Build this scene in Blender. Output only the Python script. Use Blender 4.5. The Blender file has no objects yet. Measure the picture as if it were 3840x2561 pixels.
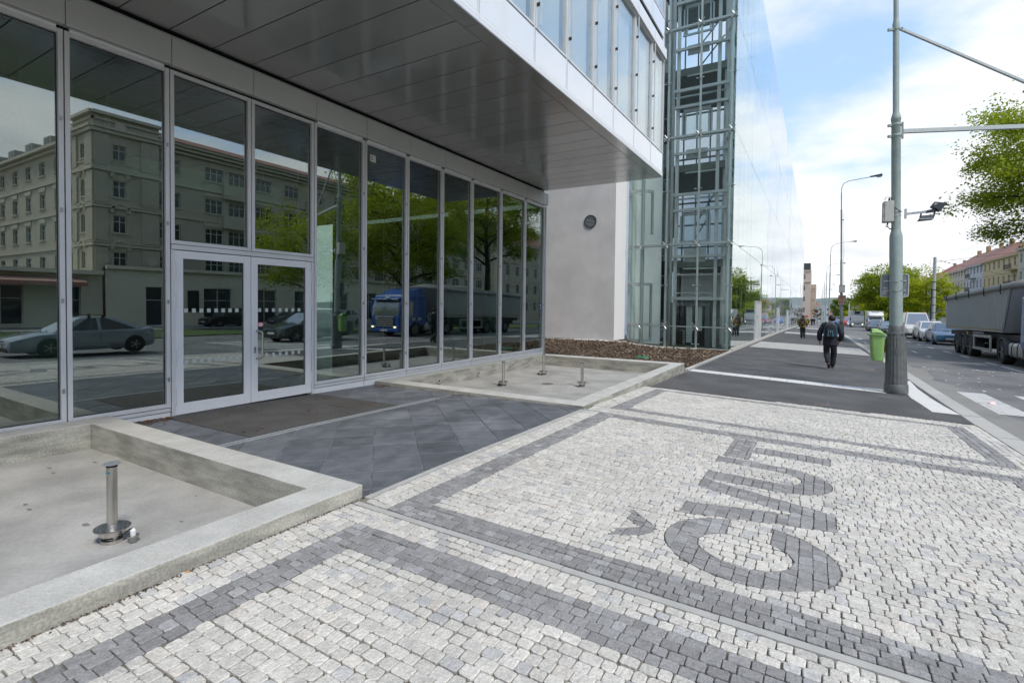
import bpy, math, random, bmesh
import numpy as np
from mathutils import Vector, Matrix

# ------------------------------------------------------------------ camera, sky, sun, exposure
S = bpy.context.scene
COL = S.collection
CAM_H = 1.5
CAM_R = np.array([[0.85822367, 0.51315557, 0.01111275], [0.02206707, -0.01525802, -0.99964005], [-0.5128013, 0.85815998, -0.02441863]])                      # rows: right, down, forward
cd = bpy.data.cameras.new('camera'); cam = bpy.data.objects.new('camera', cd); COL.objects.link(cam)
cd.sensor_width = 36.0; cd.lens = 1912.3 / 3840 * 36.0; cd.shift_y = -96.2 / 3840
cd.clip_start = 0.05; cd.clip_end = 9000
M = Matrix.Identity(4)
for i in range(3):
    M[i][0] = CAM_R[0][i]; M[i][1] = -CAM_R[1][i]; M[i][2] = -CAM_R[2][i]
M[2][3] = CAM_H
cam.matrix_world = M
S.camera = cam

def project(x, y, z):                       # world point -> photograph pixel (3840 wide)
    v = CAM_R @ np.array([x, y, z - CAM_H])
    return 1920 + 1912.3 * v[0] / v[2], 1280.5 - 96.2 + 1912.3 * v[1] / v[2], v[2]

SUN_EL, SUN_AZ = math.radians(52), math.radians(116)     # azimuth from +Y (street direction) towards +X
sdir = Vector((math.sin(SUN_AZ) * math.cos(SUN_EL), math.cos(SUN_AZ) * math.cos(SUN_EL), math.sin(SUN_EL)))

W = bpy.data.worlds.new('World'); S.world = W; W.use_nodes = True
nt = W.node_tree; nt.nodes.clear()
def N(t, nt_, **kw):
    n = nt_.nodes.new(t)
    for k, v in kw.items():
        setattr(n, k, v)
    return n
def link(nt_, a, b): nt_.links.new(a, b)
def mathn(nt_, op, a, b=None, clamp=False):
    n = N('ShaderNodeMath', nt_, operation=op, use_clamp=clamp)
    for i, v in enumerate((a, b)):
        if v is None: continue
        if isinstance(v, (int, float)): n.inputs[i].default_value = v
        else: link(nt_, v, n.inputs[i])
    return n.outputs[0]
tc = N('ShaderNodeTexCoord', nt)
sep = N('ShaderNodeSeparateXYZ', nt); link(nt, tc.outputs['Generated'], sep.inputs[0])
sky = N('ShaderNodeTexSky', nt, sky_type='NISHITA', sun_disc=False, sun_elevation=SUN_EL, sun_rotation=SUN_AZ)
sky.air_density = 1.0; sky.dust_density = 0.6; sky.ozone_density = 1.0
# clouds are laid on a plane above the street, so they foreshorten towards the horizon
zc = mathn(nt, 'ADD', mathn(nt, 'MAXIMUM', sep.outputs[2], 0.0), 0.16)
px = mathn(nt, 'DIVIDE', sep.outputs[0], zc); py = mathn(nt, 'DIVIDE', sep.outputs[1], zc)
cmb = N('ShaderNodeCombineXYZ', nt); link(nt, px, cmb.inputs[0]); link(nt, py, cmb.inputs[1])
cmb.inputs[2].default_value = 8.3
n1 = N('ShaderNodeTexNoise', nt); n1.inputs['Scale'].default_value = 0.95; n1.inputs['Detail'].default_value = 9; n1.inputs['Roughness'].default_value = 0.56
link(nt, cmb.outputs[0], n1.inputs['Vector'])
n2 = N('ShaderNodeTexNoise', nt); n2.inputs['Scale'].default_value = 2.6; n2.inputs['Detail'].default_value = 6
link(nt, cmb.outputs[0], n2.inputs['Vector'])
# more cloud low down, broken blue higher up
low = N('ShaderNodeMapRange', nt); low.inputs['From Min'].default_value = 0.13; low.inputs['From Max'].default_value = 0.36
low.inputs['To Min'].default_value = 0.26; low.inputs['To Max'].default_value = -0.03; link(nt, sep.outputs[2], low.inputs['Value'])
cov = mathn(nt, 'ADD', n1.outputs['Fac'], low.outputs[0])
mr = N('ShaderNodeMapRange', nt, interpolation_type='SMOOTHSTEP'); mr.inputs['From Min'].default_value = 0.44; mr.inputs['From Max'].default_value = 0.66
link(nt, cov, mr.inputs['Value'])
ccol = N('ShaderNodeMix', nt, data_type='RGBA'); link(nt, n2.outputs['Fac'], ccol.inputs[0])
ccol.inputs[6].default_value = (3.5, 3.7, 4.1, 1); ccol.inputs[7].default_value = (6.9, 6.9, 7.0, 1)
hazeblue = N('ShaderNodeMix', nt, data_type='RGBA', blend_type='MIX'); hazeblue.inputs[0].default_value = 0.55
link(nt, sky.outputs[0], hazeblue.inputs[6]); hazeblue.inputs[7].default_value = (3.2, 4.6, 7.0, 1)
mx = N('ShaderNodeMix', nt, data_type='RGBA'); link(nt, mr.outputs[0], mx.inputs[0])
link(nt, hazeblue.outputs[2], mx.inputs[6]); link(nt, ccol.outputs[2], mx.inputs[7])
bg = N('ShaderNodeBackground', nt); bg.inputs['Strength'].default_value = 0.1
link(nt, mx.outputs[2], bg.inputs['Color'])
out = N('ShaderNodeOutputWorld', nt); link(nt, bg.outputs[0], out.inputs[0])

sl = bpy.data.lights.new('sun', 'SUN'); sl.energy = 1.5; sl.angle = math.radians(12); sl.color = (1.0, 0.94, 0.84)
so = bpy.data.objects.new('sun', sl); COL.objects.link(so)
so.rotation_euler = (-sdir).to_track_quat('-Z', 'Y').to_euler()

S.view_settings.view_transform = 'Standard'; S.view_settings.look = 'None'
S.view_settings.exposure = 1.02; S.view_settings.gamma = 1.0; S.view_settings.use_curve_mapping = False
S.render.engine = 'CYCLES'
cy = S.cycles
cy.use_denoising = True; cy.max_bounces = 9; cy.glossy_bounces = 5; cy.diffuse_bounces = 3
cy.transmission_bounces = 4; cy.transparent_max_bounces = 24; cy.caustics_reflective = False; cy.caustics_refractive = False
cy.use_adaptive_sampling = True; cy.adaptive_threshold = 0.02; cy.sample_clamp_indirect = 6

# ------------------------------------------------------------------ ground heights (the street falls gently away from the camera)
TY = [-60, 4, 7, 10.5, 14, 22, 60, 91, 200, 400, 1200]
TZ = [0, 0, -.05, -.15, -.22, -.34, -1.04, -1.75, -4.2, -8, -22]
def GZ(x, y):
    z = float(np.interp(y, TY, TZ)); c = float(np.interp(y, [2, 6.5], [.012, .03]))
    if x > -2.96: z -= c * (min(x, 2.2) + 2.96)
    else: z -= .04 * min(1, (-2.96 - x) / 4.34)
    if x > 2.3: z -= .05 * min(1, (x - 2.3) / .1)
    return z
XF = -7.3                                    # plane of the ground floor glass front

# ------------------------------------------------------------------ helpers
def tag(o, label=None, cat=None, group=None, kind=None):
    for k, v in (('label', label), ('category', cat), ('group', group), ('kind', kind)):
        if v: o[k] = v
    return o
def thing(name, label, cat, loc=(0, 0, 0), rz=0, group=None):
    o = bpy.data.objects.new(name, None); COL.objects.link(o); o.empty_display_size = .2
    o.location = loc; o.rotation_euler = (0, 0, rz)
    return tag(o, label, cat, group)
def copy_tree(o, parent=None):
    c = o.copy(); COL.objects.link(c)
    if parent is not None: c.parent = parent
    for ch in list(o.children): copy_tree(ch, c)
    return c

class MB:
    """collects geometry for one mesh object"""
    def __init__(s): s.v = []; s.f = []; s.m = []; s.cur = 0; s.col = []; s.curc = None
    def add(s, vs, fs):
        b = len(s.v); s.v.extend([tuple(map(float, p)) for p in vs])
        for f in fs:
            s.f.append([b + i for i in f]); s.m.append(s.cur)
        if s.curc is not None: s.col.extend([s.curc] * len(vs))
        return s
    def box(s, x0, x1, y0, y1, z0, z1):
        return s.add([(x0,y0,z0),(x1,y0,z0),(x1,y1,z0),(x0,y1,z0),(x0,y0,z1),(x1,y0,z1),(x1,y1,z1),(x0,y1,z1)],
                     [(3,2,1,0),(4,5,6,7),(0,1,5,4),(1,2,6,5),(2,3,7,6),(3,0,4,7)])
    def hexa(s, p):                           # 8 points: bottom 4 (ccw), top 4
        return s.add(p, [(3,2,1,0),(4,5,6,7),(0,1,5,4),(1,2,6,5),(2,3,7,6),(3,0,4,7)])
    def prism(s, poly, z0, z1):               # ccw polygon in xy, flat ends
        n = len(poly)
        vs = [(x, y, z0) for x, y in poly] + [(x, y, z1) for x, y in poly]
        return s.add(vs, [tuple(range(n - 1, -1, -1)), tuple(range(n, 2 * n))] + [(i, (i+1) % n, n + (i+1) % n, n + i) for i in range(n)])
    def extr(s, poly, axis, a, b):            # polygon in the plane across axis, extruded a..b along it
        n = len(poly); vs = []
        for t in (a, b):
            for u, w in poly:
                vs.append({'x': (t, u, w), 'y': (u, t, w), 'z': (u, w, t)}[axis])
        return s.add(vs, [tuple(range(n - 1, -1, -1)), tuple(range(n, 2 * n))] + [(i, (i+1) % n, n + (i+1) % n, n + i) for i in range(n)])
    def cyl(s, p0, p1, r0, r1=None, n=12, caps=True):
        r1 = r0 if r1 is None else r1
        p0 = Vector(p0); p1 = Vector(p1); d = (p1 - p0).normalized()
        u = d.orthogonal().normalized() if abs(d.z) < .999 else Vector((1, 0, 0)); w = d.cross(u)
        vs = []
        for p, r in ((p0, r0), (p1, r1)):
            for i in range(n):
                a = 2 * math.pi * i / n; vs.append(p + (u * math.cos(a) + w * math.sin(a)) * r)
        fs = [(i, (i+1) % n, n + (i+1) % n, n + i) for i in range(n)]
        if caps: fs += [tuple(range(n - 1, -1, -1)), tuple(range(n, 2 * n))]
        return s.add(vs, fs)
    def tube(s, pts, r, n=8):
        pts = [Vector(p) for p in pts]; vs = []; L = len(pts)
        rs = r if isinstance(r, (list, tuple)) else [r] * L
        u = None
        for i, p in enumerate(pts):
            d = (pts[min(i+1, L-1)] - pts[max(i-1, 0)]).normalized()
            u = (u - d * u.dot(d)).normalized() if u is not None else d.orthogonal().normalized()
            w = d.cross(u)
            for k in range(n):
                a = 2 * math.pi * k / n; vs.append(p + (u * math.cos(a) + w * math.sin(a)) * rs[i])
        fs = [(i*n + k, i*n + (k+1) % n, (i+1)*n + (k+1) % n, (i+1)*n + k) for i in range(L-1) for k in range(n)]
        fs += [tuple(range(n-1, -1, -1)), tuple(range((L-1)*n, L*n))]
        return s.add(vs, fs)
    def lathe(s, prof, c=(0, 0, 0), n=20, flute=None):   # prof: (radius, z) bottom to top
        vs = []; L = len(prof)
        for r, z in prof:
            for k in range(n):
                a = 2 * math.pi * k / n; q = r * (flute(k) if flute else 1)
                vs.append((c[0] + q * math.cos(a), c[1] + q * math.sin(a), c[2] + z))
        fs = [(i*n + k, i*n + (k+1) % n, (i+1)*n + (k+1) % n, (i+1)*n + k) for i in range(L-1) for k in range(n)]
        fs += [tuple(range(n-1, -1, -1)), tuple(range((L-1)*n, L*n))]
        return s.add(vs, fs)
    def beam(s, p0, p1, w, h, up=(0, 0, 1)):  # rectangular bar
        p0 = Vector(p0); p1 = Vector(p1); d = (p1 - p0).normalized(); up = Vector(up)
        if abs(d.dot(up)) > .99: up = Vector((0, 1, 0))
        a = d.cross(up).normalized() * (w / 2); b = a.cross(d).normalized() * (h / 2)
        return s.hexa([p0-a-b, p0+a-b, p1+a-b, p1-a-b, p0-a+b, p0+a+b, p1+a+b, p1-a+b])
    def sphere(s, c, r, n=10, m=6):
        if not isinstance(r, (tuple, list)): r = (r, r, r)
        vs = []; fs = []
        for i in range(m + 1):
            t = math.pi * i / m
            for k in range(n):
                a = 2 * math.pi * k / n
                vs.append((c[0] + r[0]*math.sin(t)*math.cos(a), c[1] + r[1]*math.sin(t)*math.sin(a), c[2] - r[2]*math.cos(t)))
        for i in range(m):
            for k in range(n):
                fs.append((i*n+k, i*n+(k+1)%n, (i+1)*n+(k+1)%n, (i+1)*n+k))
        return s.add(vs, fs)
    def mesh(s, name, mats, smooth=False):
        me = bpy.data.meshes.new(name)
        me.from_pydata(s.v, [], s.f)
        mats = mats if isinstance(mats, (list, tuple)) else [mats]
        for m in mats: me.materials.append(m)
        if len(mats) > 1: me.polygons.foreach_set('material_index', s.m)
        if s.col:
            at = me.color_attributes.new('tone', 'FLOAT_COLOR', 'POINT')
            at.data.foreach_set('color', np.array(s.col, dtype=np.float32).ravel())
        if smooth:
            me.polygons.foreach_set('use_smooth', [True] * len(me.polygons))
            if smooth != 'all':
                try: me.set_sharp_from_angle(angle=math.radians(35))
                except Exception: pass
        me.update()
        return me
    def build(s, name, mats, parent=None, smooth=False, bevel=0, loc=None):
        o = bpy.data.objects.new(name, s.mesh(name, mats, smooth)); COL.objects.link(o)
        if parent is not None: o.parent = parent
        if loc is not None: o.location = loc
        if bevel:
            b = o.modifiers.new('edge', 'BEVEL'); b.width = bevel; b.segments = 2; b.limit_method = 'ANGLE'; b.angle_limit = math.radians(40)
        return o
def inst(o, parent, loc=None):                # another piece sharing mesh data
    c = o.copy(); COL.objects.link(c); c.parent = parent
    if loc is not None: c.location = loc
    return c

# ------------------------------------------------------------------ materials
def principled(name):
    m = bpy.data.materials.new(name); m.use_nodes = True
    return m, m.node_tree, m.node_tree.nodes['Principled BSDF']
def mat(name, col, rough=.6, metal=0, var=.12, scale=4, bump=0, bscale=60, spec=.5, coat=0, col2=None, detail=5, stretch=None, rvar=0, emit=None, attr=False, objvar=0, fine=None, stain=None):
    m, t, b = principled(name)
    tcn = N('ShaderNodeTexCoord', t); vec = tcn.outputs['Object']
    if stretch:
        mp = N('ShaderNodeMapping', t); mp.inputs['Scale'].default_value = stretch; link(t, vec, mp.inputs[0]); vec = mp.outputs[0]
    b.inputs['Roughness'].default_value = rough; b.inputs['Metallic'].default_value = metal
    b.inputs['Specular IOR Level'].default_value = spec
    if coat: b.inputs['Coat Weight'].default_value = coat; b.inputs['Coat Roughness'].default_value = .05
    c1 = tuple(col) + (1,)
    src = None
    if var or col2:
        n = N('ShaderNodeTexNoise', t); n.inputs['Scale'].default_value = scale; n.inputs['Detail'].default_value = detail; n.inputs['Roughness'].default_value = .62
        link(t, vec, n.inputs['Vector'])
        mxn = N('ShaderNodeMix', t, data_type='RGBA')
        rg = N('ShaderNodeMapRange', t); rg.inputs['From Min'].default_value = .3; rg.inputs['From Max'].default_value = .7; link(t, n.outputs['Fac'], rg.inputs['Value'])
        link(t, rg.outputs[0], mxn.inputs[0])
        if col2: a, c = c1, tuple(col2) + (1,)
        else:
            a = tuple(x * (1 - var) for x in col) + (1,); c = tuple(min(1, x * (1 + var)) for x in col) + (1,)
        mxn.inputs[6].default_value = a; mxn.inputs[7].default_value = c; src = mxn.outputs[2]
        if rvar:
            q = N('ShaderNodeMapRange', t); q.inputs['To Min'].default_value = max(.02, rough - rvar); q.inputs['To Max'].default_value = min(1, rough + rvar)
            link(t, rg.outputs[0], q.inputs['Value']); link(t, q.outputs[0], b.inputs['Roughness'])
    for spec_ in (fine, stain):               # (scale, low, high[, stretch]): speckle or broad stains that scale the colour
        if not spec_: continue
        v2 = tcn.outputs['Object']
        if len(spec_) > 3:
            mp2 = N('ShaderNodeMapping', t); mp2.inputs['Scale'].default_value = spec_[3]; link(t, v2, mp2.inputs[0]); v2 = mp2.outputs[0]
        nf_ = N('ShaderNodeTexNoise', t); nf_.inputs['Scale'].default_value = spec_[0]; nf_.inputs['Detail'].default_value = 4; link(t, v2, nf_.inputs['Vector'])
        q = N('ShaderNodeMapRange', t); q.inputs['From Min'].default_value = .36; q.inputs['From Max'].default_value = .62
        q.inputs['To Min'].default_value = spec_[1]; q.inputs['To Max'].default_value = spec_[2]; link(t, nf_.outputs['Fac'], q.inputs['Value'])
        cb = N('ShaderNodeCombineColor', t)
        for i in range(3): link(t, q.outputs[0], cb.inputs[i])
        mu = N('ShaderNodeMix', t, data_type='RGBA', blend_type='MULTIPLY'); mu.inputs[0].default_value = 1
        if src is not None: link(t, src, mu.inputs[6])
        else: mu.inputs[6].default_value = c1
        link(t, cb.outputs[0], mu.inputs[7]); src = mu.outputs[2]
    if attr:
        at = N('ShaderNodeAttribute', t); at.attribute_name = 'tone'
        if src is not None:
            mu = N('ShaderNodeMix', t, data_type='RGBA', blend_type='MULTIPLY'); mu.inputs[0].default_value = 1
            link(t, src, mu.inputs[6]); link(t, at.outputs['Color'], mu.inputs[7]); src = mu.outputs[2]
        else: src = at.outputs['Color']
    if objvar:
        oi = N('ShaderNodeObjectInfo', t); q = N('ShaderNodeMapRange', t); q.inputs['To Min'].default_value = 1 - objvar; q.inputs['To Max'].default_value = 1 + objvar
        link(t, oi.outputs['Random'], q.inputs['Value'])
        mu = N('ShaderNodeMix', t, data_type='RGBA', blend_type='MULTIPLY'); mu.inputs[0].default_value = 1
        if src is not None: link(t, src, mu.inputs[6])
        else: mu.inputs[6].default_value = c1
        cb = N('ShaderNodeCombineColor', t)
        for i in range(3): link(t, q.outputs[0], cb.inputs[i])
        link(t, cb.outputs[0], mu.inputs[7]); src = mu.outputs[2]
    if src is not None: link(t, src, b.inputs['Base Color'])
    else: b.inputs['Base Color'].default_value = c1
    if bump:
        n = N('ShaderNodeTexNoise', t); n.inputs['Scale'].default_value = bscale; n.inputs['Detail'].default_value = 6
        link(t, vec, n.inputs['Vector'])
        bp = N('ShaderNodeBump', t); bp.inputs['Strength'].default_value = bump; bp.inputs['Distance'].default_value = .01
        link(t, n.outputs['Fac'], bp.inputs['Height']); link(t, bp.outputs[0], b.inputs['Normal'])
    if emit: b.inputs['Emission Color'].default_value = tuple(emit[:3]) + (1,); b.inputs['Emission Strength'].default_value = emit[3]
    return m
def glass(name, tint=(.8, .9, .86), f0=.07, wave=0.0, power=5.0):
    """thin pane: clear with a mirror share that grows towards grazing views, alike on both faces"""
    m = bpy.data.materials.new(name); m.use_nodes = True; t = m.node_tree; t.nodes.clear()
    o = N('ShaderNodeOutputMaterial', t); mix = N('ShaderNodeMixShader', t)
    lw = N('ShaderNodeLayerWeight', t); lw.inputs['Blend'].default_value = .5
    p5 = mathn(t, 'POWER', lw.outputs['Facing'], power)
    fac = mathn(t, 'ADD', mathn(t, 'MULTIPLY', p5, 1 - f0), f0, clamp=True)
    tr = N('ShaderNodeBsdfTransparent', t); tr.inputs[0].default_value = tuple(tint) + (1,)
    gl = N('ShaderNodeBsdfGlossy', t); gl.inputs['Roughness'].default_value = 0.0; gl.inputs['Color'].default_value = (.96, 1, .98, 1)
    if wave:
        tcn = N('ShaderNodeTexCoord', t); n = N('ShaderNodeTexNoise', t); n.inputs['Scale'].default_value = .8; n.inputs['Detail'].default_value = 1
        link(t, tcn.outputs['Object'], n.inputs['Vector'])
        bp = N('ShaderNodeBump', t); bp.inputs['Strength'].default_value = wave; bp.inputs['Distance'].default_value = .02
        link(t, n.outputs['Fac'], bp.inputs['Height']); link(t, bp.outputs[0], gl.inputs['Normal'])
    link(t, fac, mix.inputs[0]); link(t, tr.outputs[0], mix.inputs[1]); link(t, gl.outputs[0], mix.inputs[2])
    link(t, mix.outputs[0], o.inputs[0])
    return m

# ------------------------------------------------------------------ materials of the place
rnd = random.Random(7)
m_asph = mat('new_asphalt', (.060, .060, .061), .84, scale=.8, bump=.7, bscale=200, col2=(.092, .091, .089), detail=10, fine=(170, .72, 1.4), stain=(1.3, .80, 1.2))
m_road = mat('old_asphalt', (.115, .115, .117), .82, scale=.55, bump=.45, bscale=150, col2=(.18, .177, .172), detail=10, stretch=(1, .35, 1), fine=(120, .8, 1.25), stain=(1.1, .82, 1.15))
m_gut = mat('gutter_asphalt', (.20, .195, .18), .88, scale=1.6, bump=.4, bscale=120, col2=(.26, .25, .23), detail=9)
m_ground = mat('earth', (.16, .16, .15), .9, scale=.05, col2=(.22, .21, .19))
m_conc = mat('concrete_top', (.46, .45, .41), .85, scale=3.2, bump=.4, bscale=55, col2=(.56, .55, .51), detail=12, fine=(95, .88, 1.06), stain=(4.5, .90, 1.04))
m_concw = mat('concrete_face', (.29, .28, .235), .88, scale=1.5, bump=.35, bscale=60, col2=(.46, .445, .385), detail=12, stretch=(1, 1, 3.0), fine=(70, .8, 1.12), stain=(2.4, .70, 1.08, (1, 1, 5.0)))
m_pool = mat('pool_screed', (.33, .322, .30), .6, scale=1.1, bump=.15, bscale=40, col2=(.43, .42, .395), detail=10, rvar=.15, fine=(34, .93, 1.04), stain=(2.2, .88, 1.05))
m_slate = mat('slate', (.080, .086, .096), .55, scale=1.8, bump=.4, bscale=22, col2=(.165, .172, .186), detail=12, rvar=.16, objvar=.16, stretch=(1, .45, 1), fine=(60, .9, 1.12), stain=(5, .85, 1.12))
m_joint = mat('joint_sand', (.24, .22, .185), .95, scale=5, col2=(.10, .088, .068))
m_slatebed = mat('tile_bed', (.035, .035, .035), .95, col2=(.30, .30, .29), scale=4)
m_stone = mat('quartzite', (.78, .78, .785), .72, scale=30, bump=.75, bscale=62, col2=(1.12, 1.115, 1.10), detail=10, attr=True, fine=(110, .86, 1.10), stain=(1.1, .93, 1.05))
m_strip = mat('pale_kerb', (.36, .35, .325), .82, scale=6, bump=.3, bscale=120, col2=(.45, .44, .41))
m_kerb = mat('granite_kerb', (.40, .39, .36), .8, scale=3, bump=.3, bscale=140, col2=(.44, .43, .40), detail=9, objvar=.08)
m_white = mat('road_paint', (.55, .54, .51), .75, scale=7, bump=.3, bscale=160, col2=(.66, .65, .62), detail=9)
m_iron = mat('cast_iron', (.16, .14, .115), .6, metal=.3, scale=12, col2=(.24, .20, .16))
m_steel = mat('brushed_steel', (.46, .44, .41), .28, metal=1, scale=30, var=.2, stretch=(1, 1, .03))
m_black = mat('black_rubber', (.018, .018, .02), .55, var=.2)

def worn(name, base, paint, thr):             # paint that has partly worn off
    m, t, b = principled(name)
    tcn = N('ShaderNodeTexCoord', t); n = N('ShaderNodeTexNoise', t); n.inputs['Scale'].default_value = 5; n.inputs['Detail'].default_value = 9; n.inputs['Roughness'].default_value = .7
    link(t, tcn.outputs['Object'], n.inputs['Vector'])
    q = N('ShaderNodeMapRange', t); q.inputs['From Min'].default_value = thr; q.inputs['From Max'].default_value = thr + .08; link(t, n.outputs['Fac'], q.inputs['Value'])
    mxn = N('ShaderNodeMix', t, data_type='RGBA'); link(t, q.outputs[0], mxn.inputs[0])
    mxn.inputs[6].default_value = tuple(base) + (1,); mxn.inputs[7].default_value = tuple(paint) + (1,)
    link(t, mxn.outputs[2], b.inputs['Base Color']); b.inputs['Roughness'].default_value = .8
    return m
m_wornpaint = worn('worn_paint', (.11, .11, .112), (.55, .54, .52), .50)
m_crosspaint = worn('crossing_paint', (.20, .195, .185), (.50, .49, .47), .36)

def ribbed(name, c1, c2, scale, axis, rough=.7):   # raised ribs / studs of tactile paving and mats
    m, t, b = principled(name)
    tcn = N('ShaderNodeTexCoord', t); w = N('ShaderNodeTexWave', t, bands_direction=axis); w.inputs['Scale'].default_value = scale
    link(t, tcn.outputs['Object'], w.inputs['Vector'])
    n = N('ShaderNodeTexNoise', t); n.inputs['Scale'].default_value = 3; n.inputs['Detail'].default_value = 8; link(t, tcn.outputs['Object'], n.inputs['Vector'])
    mxn = N('ShaderNodeMix', t, data_type='RGBA'); link(t, n.outputs['Fac'], mxn.inputs[0])
    mxn.inputs[6].default_value = tuple(c1) + (1,); mxn.inputs[7].default_value = tuple(c2) + (1,)
    link(t, mxn.outputs[2], b.inputs['Base Color']); b.inputs['Roughness'].default_value = rough
    bp = N('ShaderNodeBump', t); bp.inputs['Strength'].default_value = .7; bp.inputs['Distance'].default_value = .008
    link(t, w.outputs['Fac'], bp.inputs['Height']); link(t, bp.outputs[0], b.inputs['Normal'])
    return m
m_tact = ribbed('tactile_tiles', (.60, .59, .56), (.70, .69, .66), 9, 'Y')
m_mat = ribbed('mat_ribs', (.038, .036, .035), (.115, .11, .105), 10, 'Y', .85)

# ------------------------------------------------------------------ ground sheets
def sheet(name, fx0, fx1, y0, y1, nx, ny, dz, m, kind='structure', parent=None, zf=GZ):
    b = MB(); vs = []
    for j in range(ny + 1):
        y = y0 + (y1 - y0) * j / ny
        a = fx0(y) if callable(fx0) else fx0; c = fx1(y) if callable(fx1) else fx1
        for i in range(nx + 1):
            x = a + (c - a) * i / nx
            vs.append((x, y, zf(x, y) + dz))
    w = nx + 1
    b.add(vs, [(j*w + i, j*w + i + 1, (j+1)*w + i + 1, (j+1)*w + i) for j in range(ny) for i in range(nx)])
    o = b.build(name, m, parent)
    if kind and parent is None: o['kind'] = kind
    return o
def gfar(x, y):
    return GZ(min(max(x, -7), 9), y) - .10
sheet('ground', -500, 900, -60, 1200, 24, 126, -.10, m_ground, zf=gfar)
sheet('road', lambda y: 2.44, 10.4, -40, 420, 6, 230, 0, m_road)
sheet('gutter', 2.46, lambda y: 2.95 + .12*math.sin(y*1.3) + .08*math.sin(y*3.1), 6, 60, 1, 54, .004, m_gut)
def asph_edge(x): return 10.20 + .046 * (x + 2.9)
# asphalt footway, front edge slightly askew
b = MB(); vs = []; nx = 8; ys = [0, .3, .7, 1.2] + [2 + k for k in range(0, 150)]
for yy in ys:
    for i in range(nx + 1):
        x = -2.86 + (2.15 + 2.86) * i / nx; y0 = asph_edge(x)
        y = y0 + (yy * (165 - y0) / 151); vs.append((x, y, GZ(x, y)))
w = nx + 1
b.add(vs, [(j*w+i, j*w+i+1, (j+1)*w+i+1, (j+1)*w+i) for j in range(len(ys)-1) for i in range(nx)])
b.build('asphalt_footway', m_asph)['kind'] = 'structure'
# kerb stones
kb = bpy.data.objects.new('kerb', None); COL.objects.link(kb); kb['kind'] = 'structure'
y = -1.0; k = 0
while y < 75:
    L = .95 if y < 45 else 1.9
    x0, x1 = 2.15 + rnd.uniform(-.006, .006), 2.44
    z = GZ(2.2, y + L/2) + .006 + rnd.uniform(-.003, .003); dz = GZ(2.2, y + L) - GZ(2.2, y)
    q = MB().hexa([(x0, y+.006, z-.16-dz/2), (x1, y+.006, z-.16-dz/2), (x1, y+L-.006, z-.16+dz/2), (x0, y+L-.006, z-.16+dz/2),
                   (x0, y+.006, z-dz/2), (x1-.015, y+.006, z-.006-dz/2), (x1-.015, y+L-.006, z-.006+dz/2), (x0, y+L-.006, z+dz/2)])
    q.build('kerbstone', m_kerb, kb); y += L; k += 1
q = MB()
for k in range(60):
    y0 = 75 + k * 4
    q.hexa([(2.15, y0, GZ(2.2, y0)-.15), (2.44, y0, GZ(2.2, y0)-.15), (2.44, y0+3.98, GZ(2.2, y0+4)-.15), (2.15, y0+3.98, GZ(2.2, y0+4)-.15),
            (2.15, y0, GZ(2.2, y0)), (2.44, y0, GZ(2.2, y0)), (2.44, y0+3.98, GZ(2.2, y0+4)), (2.15, y0+3.98, GZ(2.2, y0+4))])
o = q.build('kerb_run', m_kerb, kb); o['kind'] = 'stuff'
# lawn strip between the carriageways, far carriageway, far pavement
m_lawn = mat('lawn', (.045, .085, .018), .9, scale=1.2, bump=.8, bscale=90, col2=(.075, .12, .028), detail=9)
def lx0(y): return float(np.interp(y, [-40, 5.5, 11, 15, 20], [8.7, 8.7, 12.0, 14.0, 14.3])) if y < 20 else float(np.interp(y, [20, 24, 28], [14.3, 11.5, 10.6]))
sheet('lawn', lx0, lambda y: 21 if y < 20 else 17.5, -40, 300, 4, 170, .04, m_lawn)
sheet('side_road', 10.3, lambda y: lx0(y) + .1, 5.0, 29.0, 2, 24, -.004, m_road)
sheet('far_road', 17.4, 23.0, -40, 300, 2, 90, .0, m_road)
m_farpave = mat('far_pavement', (.20, .20, .19), .85, scale=.8, col2=(.27, .265, .25))
sheet('far_pavement', 20.9, 40, -40, 300, 2, 90, .06, m_farpave)
sheet('near_pavement', -9, 2.16, -40, .3, 2, 12, -.012, m_joint)

# ------------------------------------------------------------------ paint on the road
def marking(name, poly, m, label, group=None, dz=.008):
    o = MB().add([(x, y, GZ(x, y) + dz) for x, y in poly], [tuple(range(len(poly)))]).build(name, m)
    o['kind'] = 'structure'; return o
for k in range(6):
    x = 2.83 + .985 * k
    if x > 8.0: break
    b = MB()
    n = 8
    for j in range(n):
        y0 = 12.25 + 3.25 * j / n; y1 = 12.25 + 3.25 * (j+1) / n
        b.add([(x, y0, GZ(x, y0)+.008), (x+.49, y0, GZ(x+.49, y0)+.008), (x+.49, y1, GZ(x+.49, y1)+.008), (x, y1, GZ(x, y1)+.008)], [(0, 1, 2, 3)])
    b.build('crossing_stripe', m_crosspaint)['kind'] = 'structure'
for (a, c) in [(15.4, 17.4), (18.9, 21.1), (22.6, 25.0), (25.5, 26.96), (29.57, 31.1), (33.07, 35.0), (37.3, 39.2), (41.85, 43.0), (45.8, 48), (49.8, 51.8), (53.8, 55.8), (58, 60), (62, 64), (66, 68), (70, 72), (75, 77), (80, 82), (85, 87), (90, 92)]:
    b = MB()
    b.add([(x, y, GZ(x, y) + .008) for x, y in ((5.73, a), (5.88, a), (5.88, c), (5.73, c))], [(0, 1, 2, 3)])
    b.build('lane_dash', m_white)['kind'] = 'structure'
for (x, y, l, w_) in [(4.3, 28.6, .9, .1), (4.25, 32.0, 1.6, .12), (2.9, 49, 1.5, .3), (2.85, 41.5, 1.8, .12), (3.3, 36, 1.0, .12)]:
    marking('faded_marking', [(x, y), (x+w_, y), (x+w_, y+l), (x, y+l)], m_white, '')
b = MB()
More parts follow.
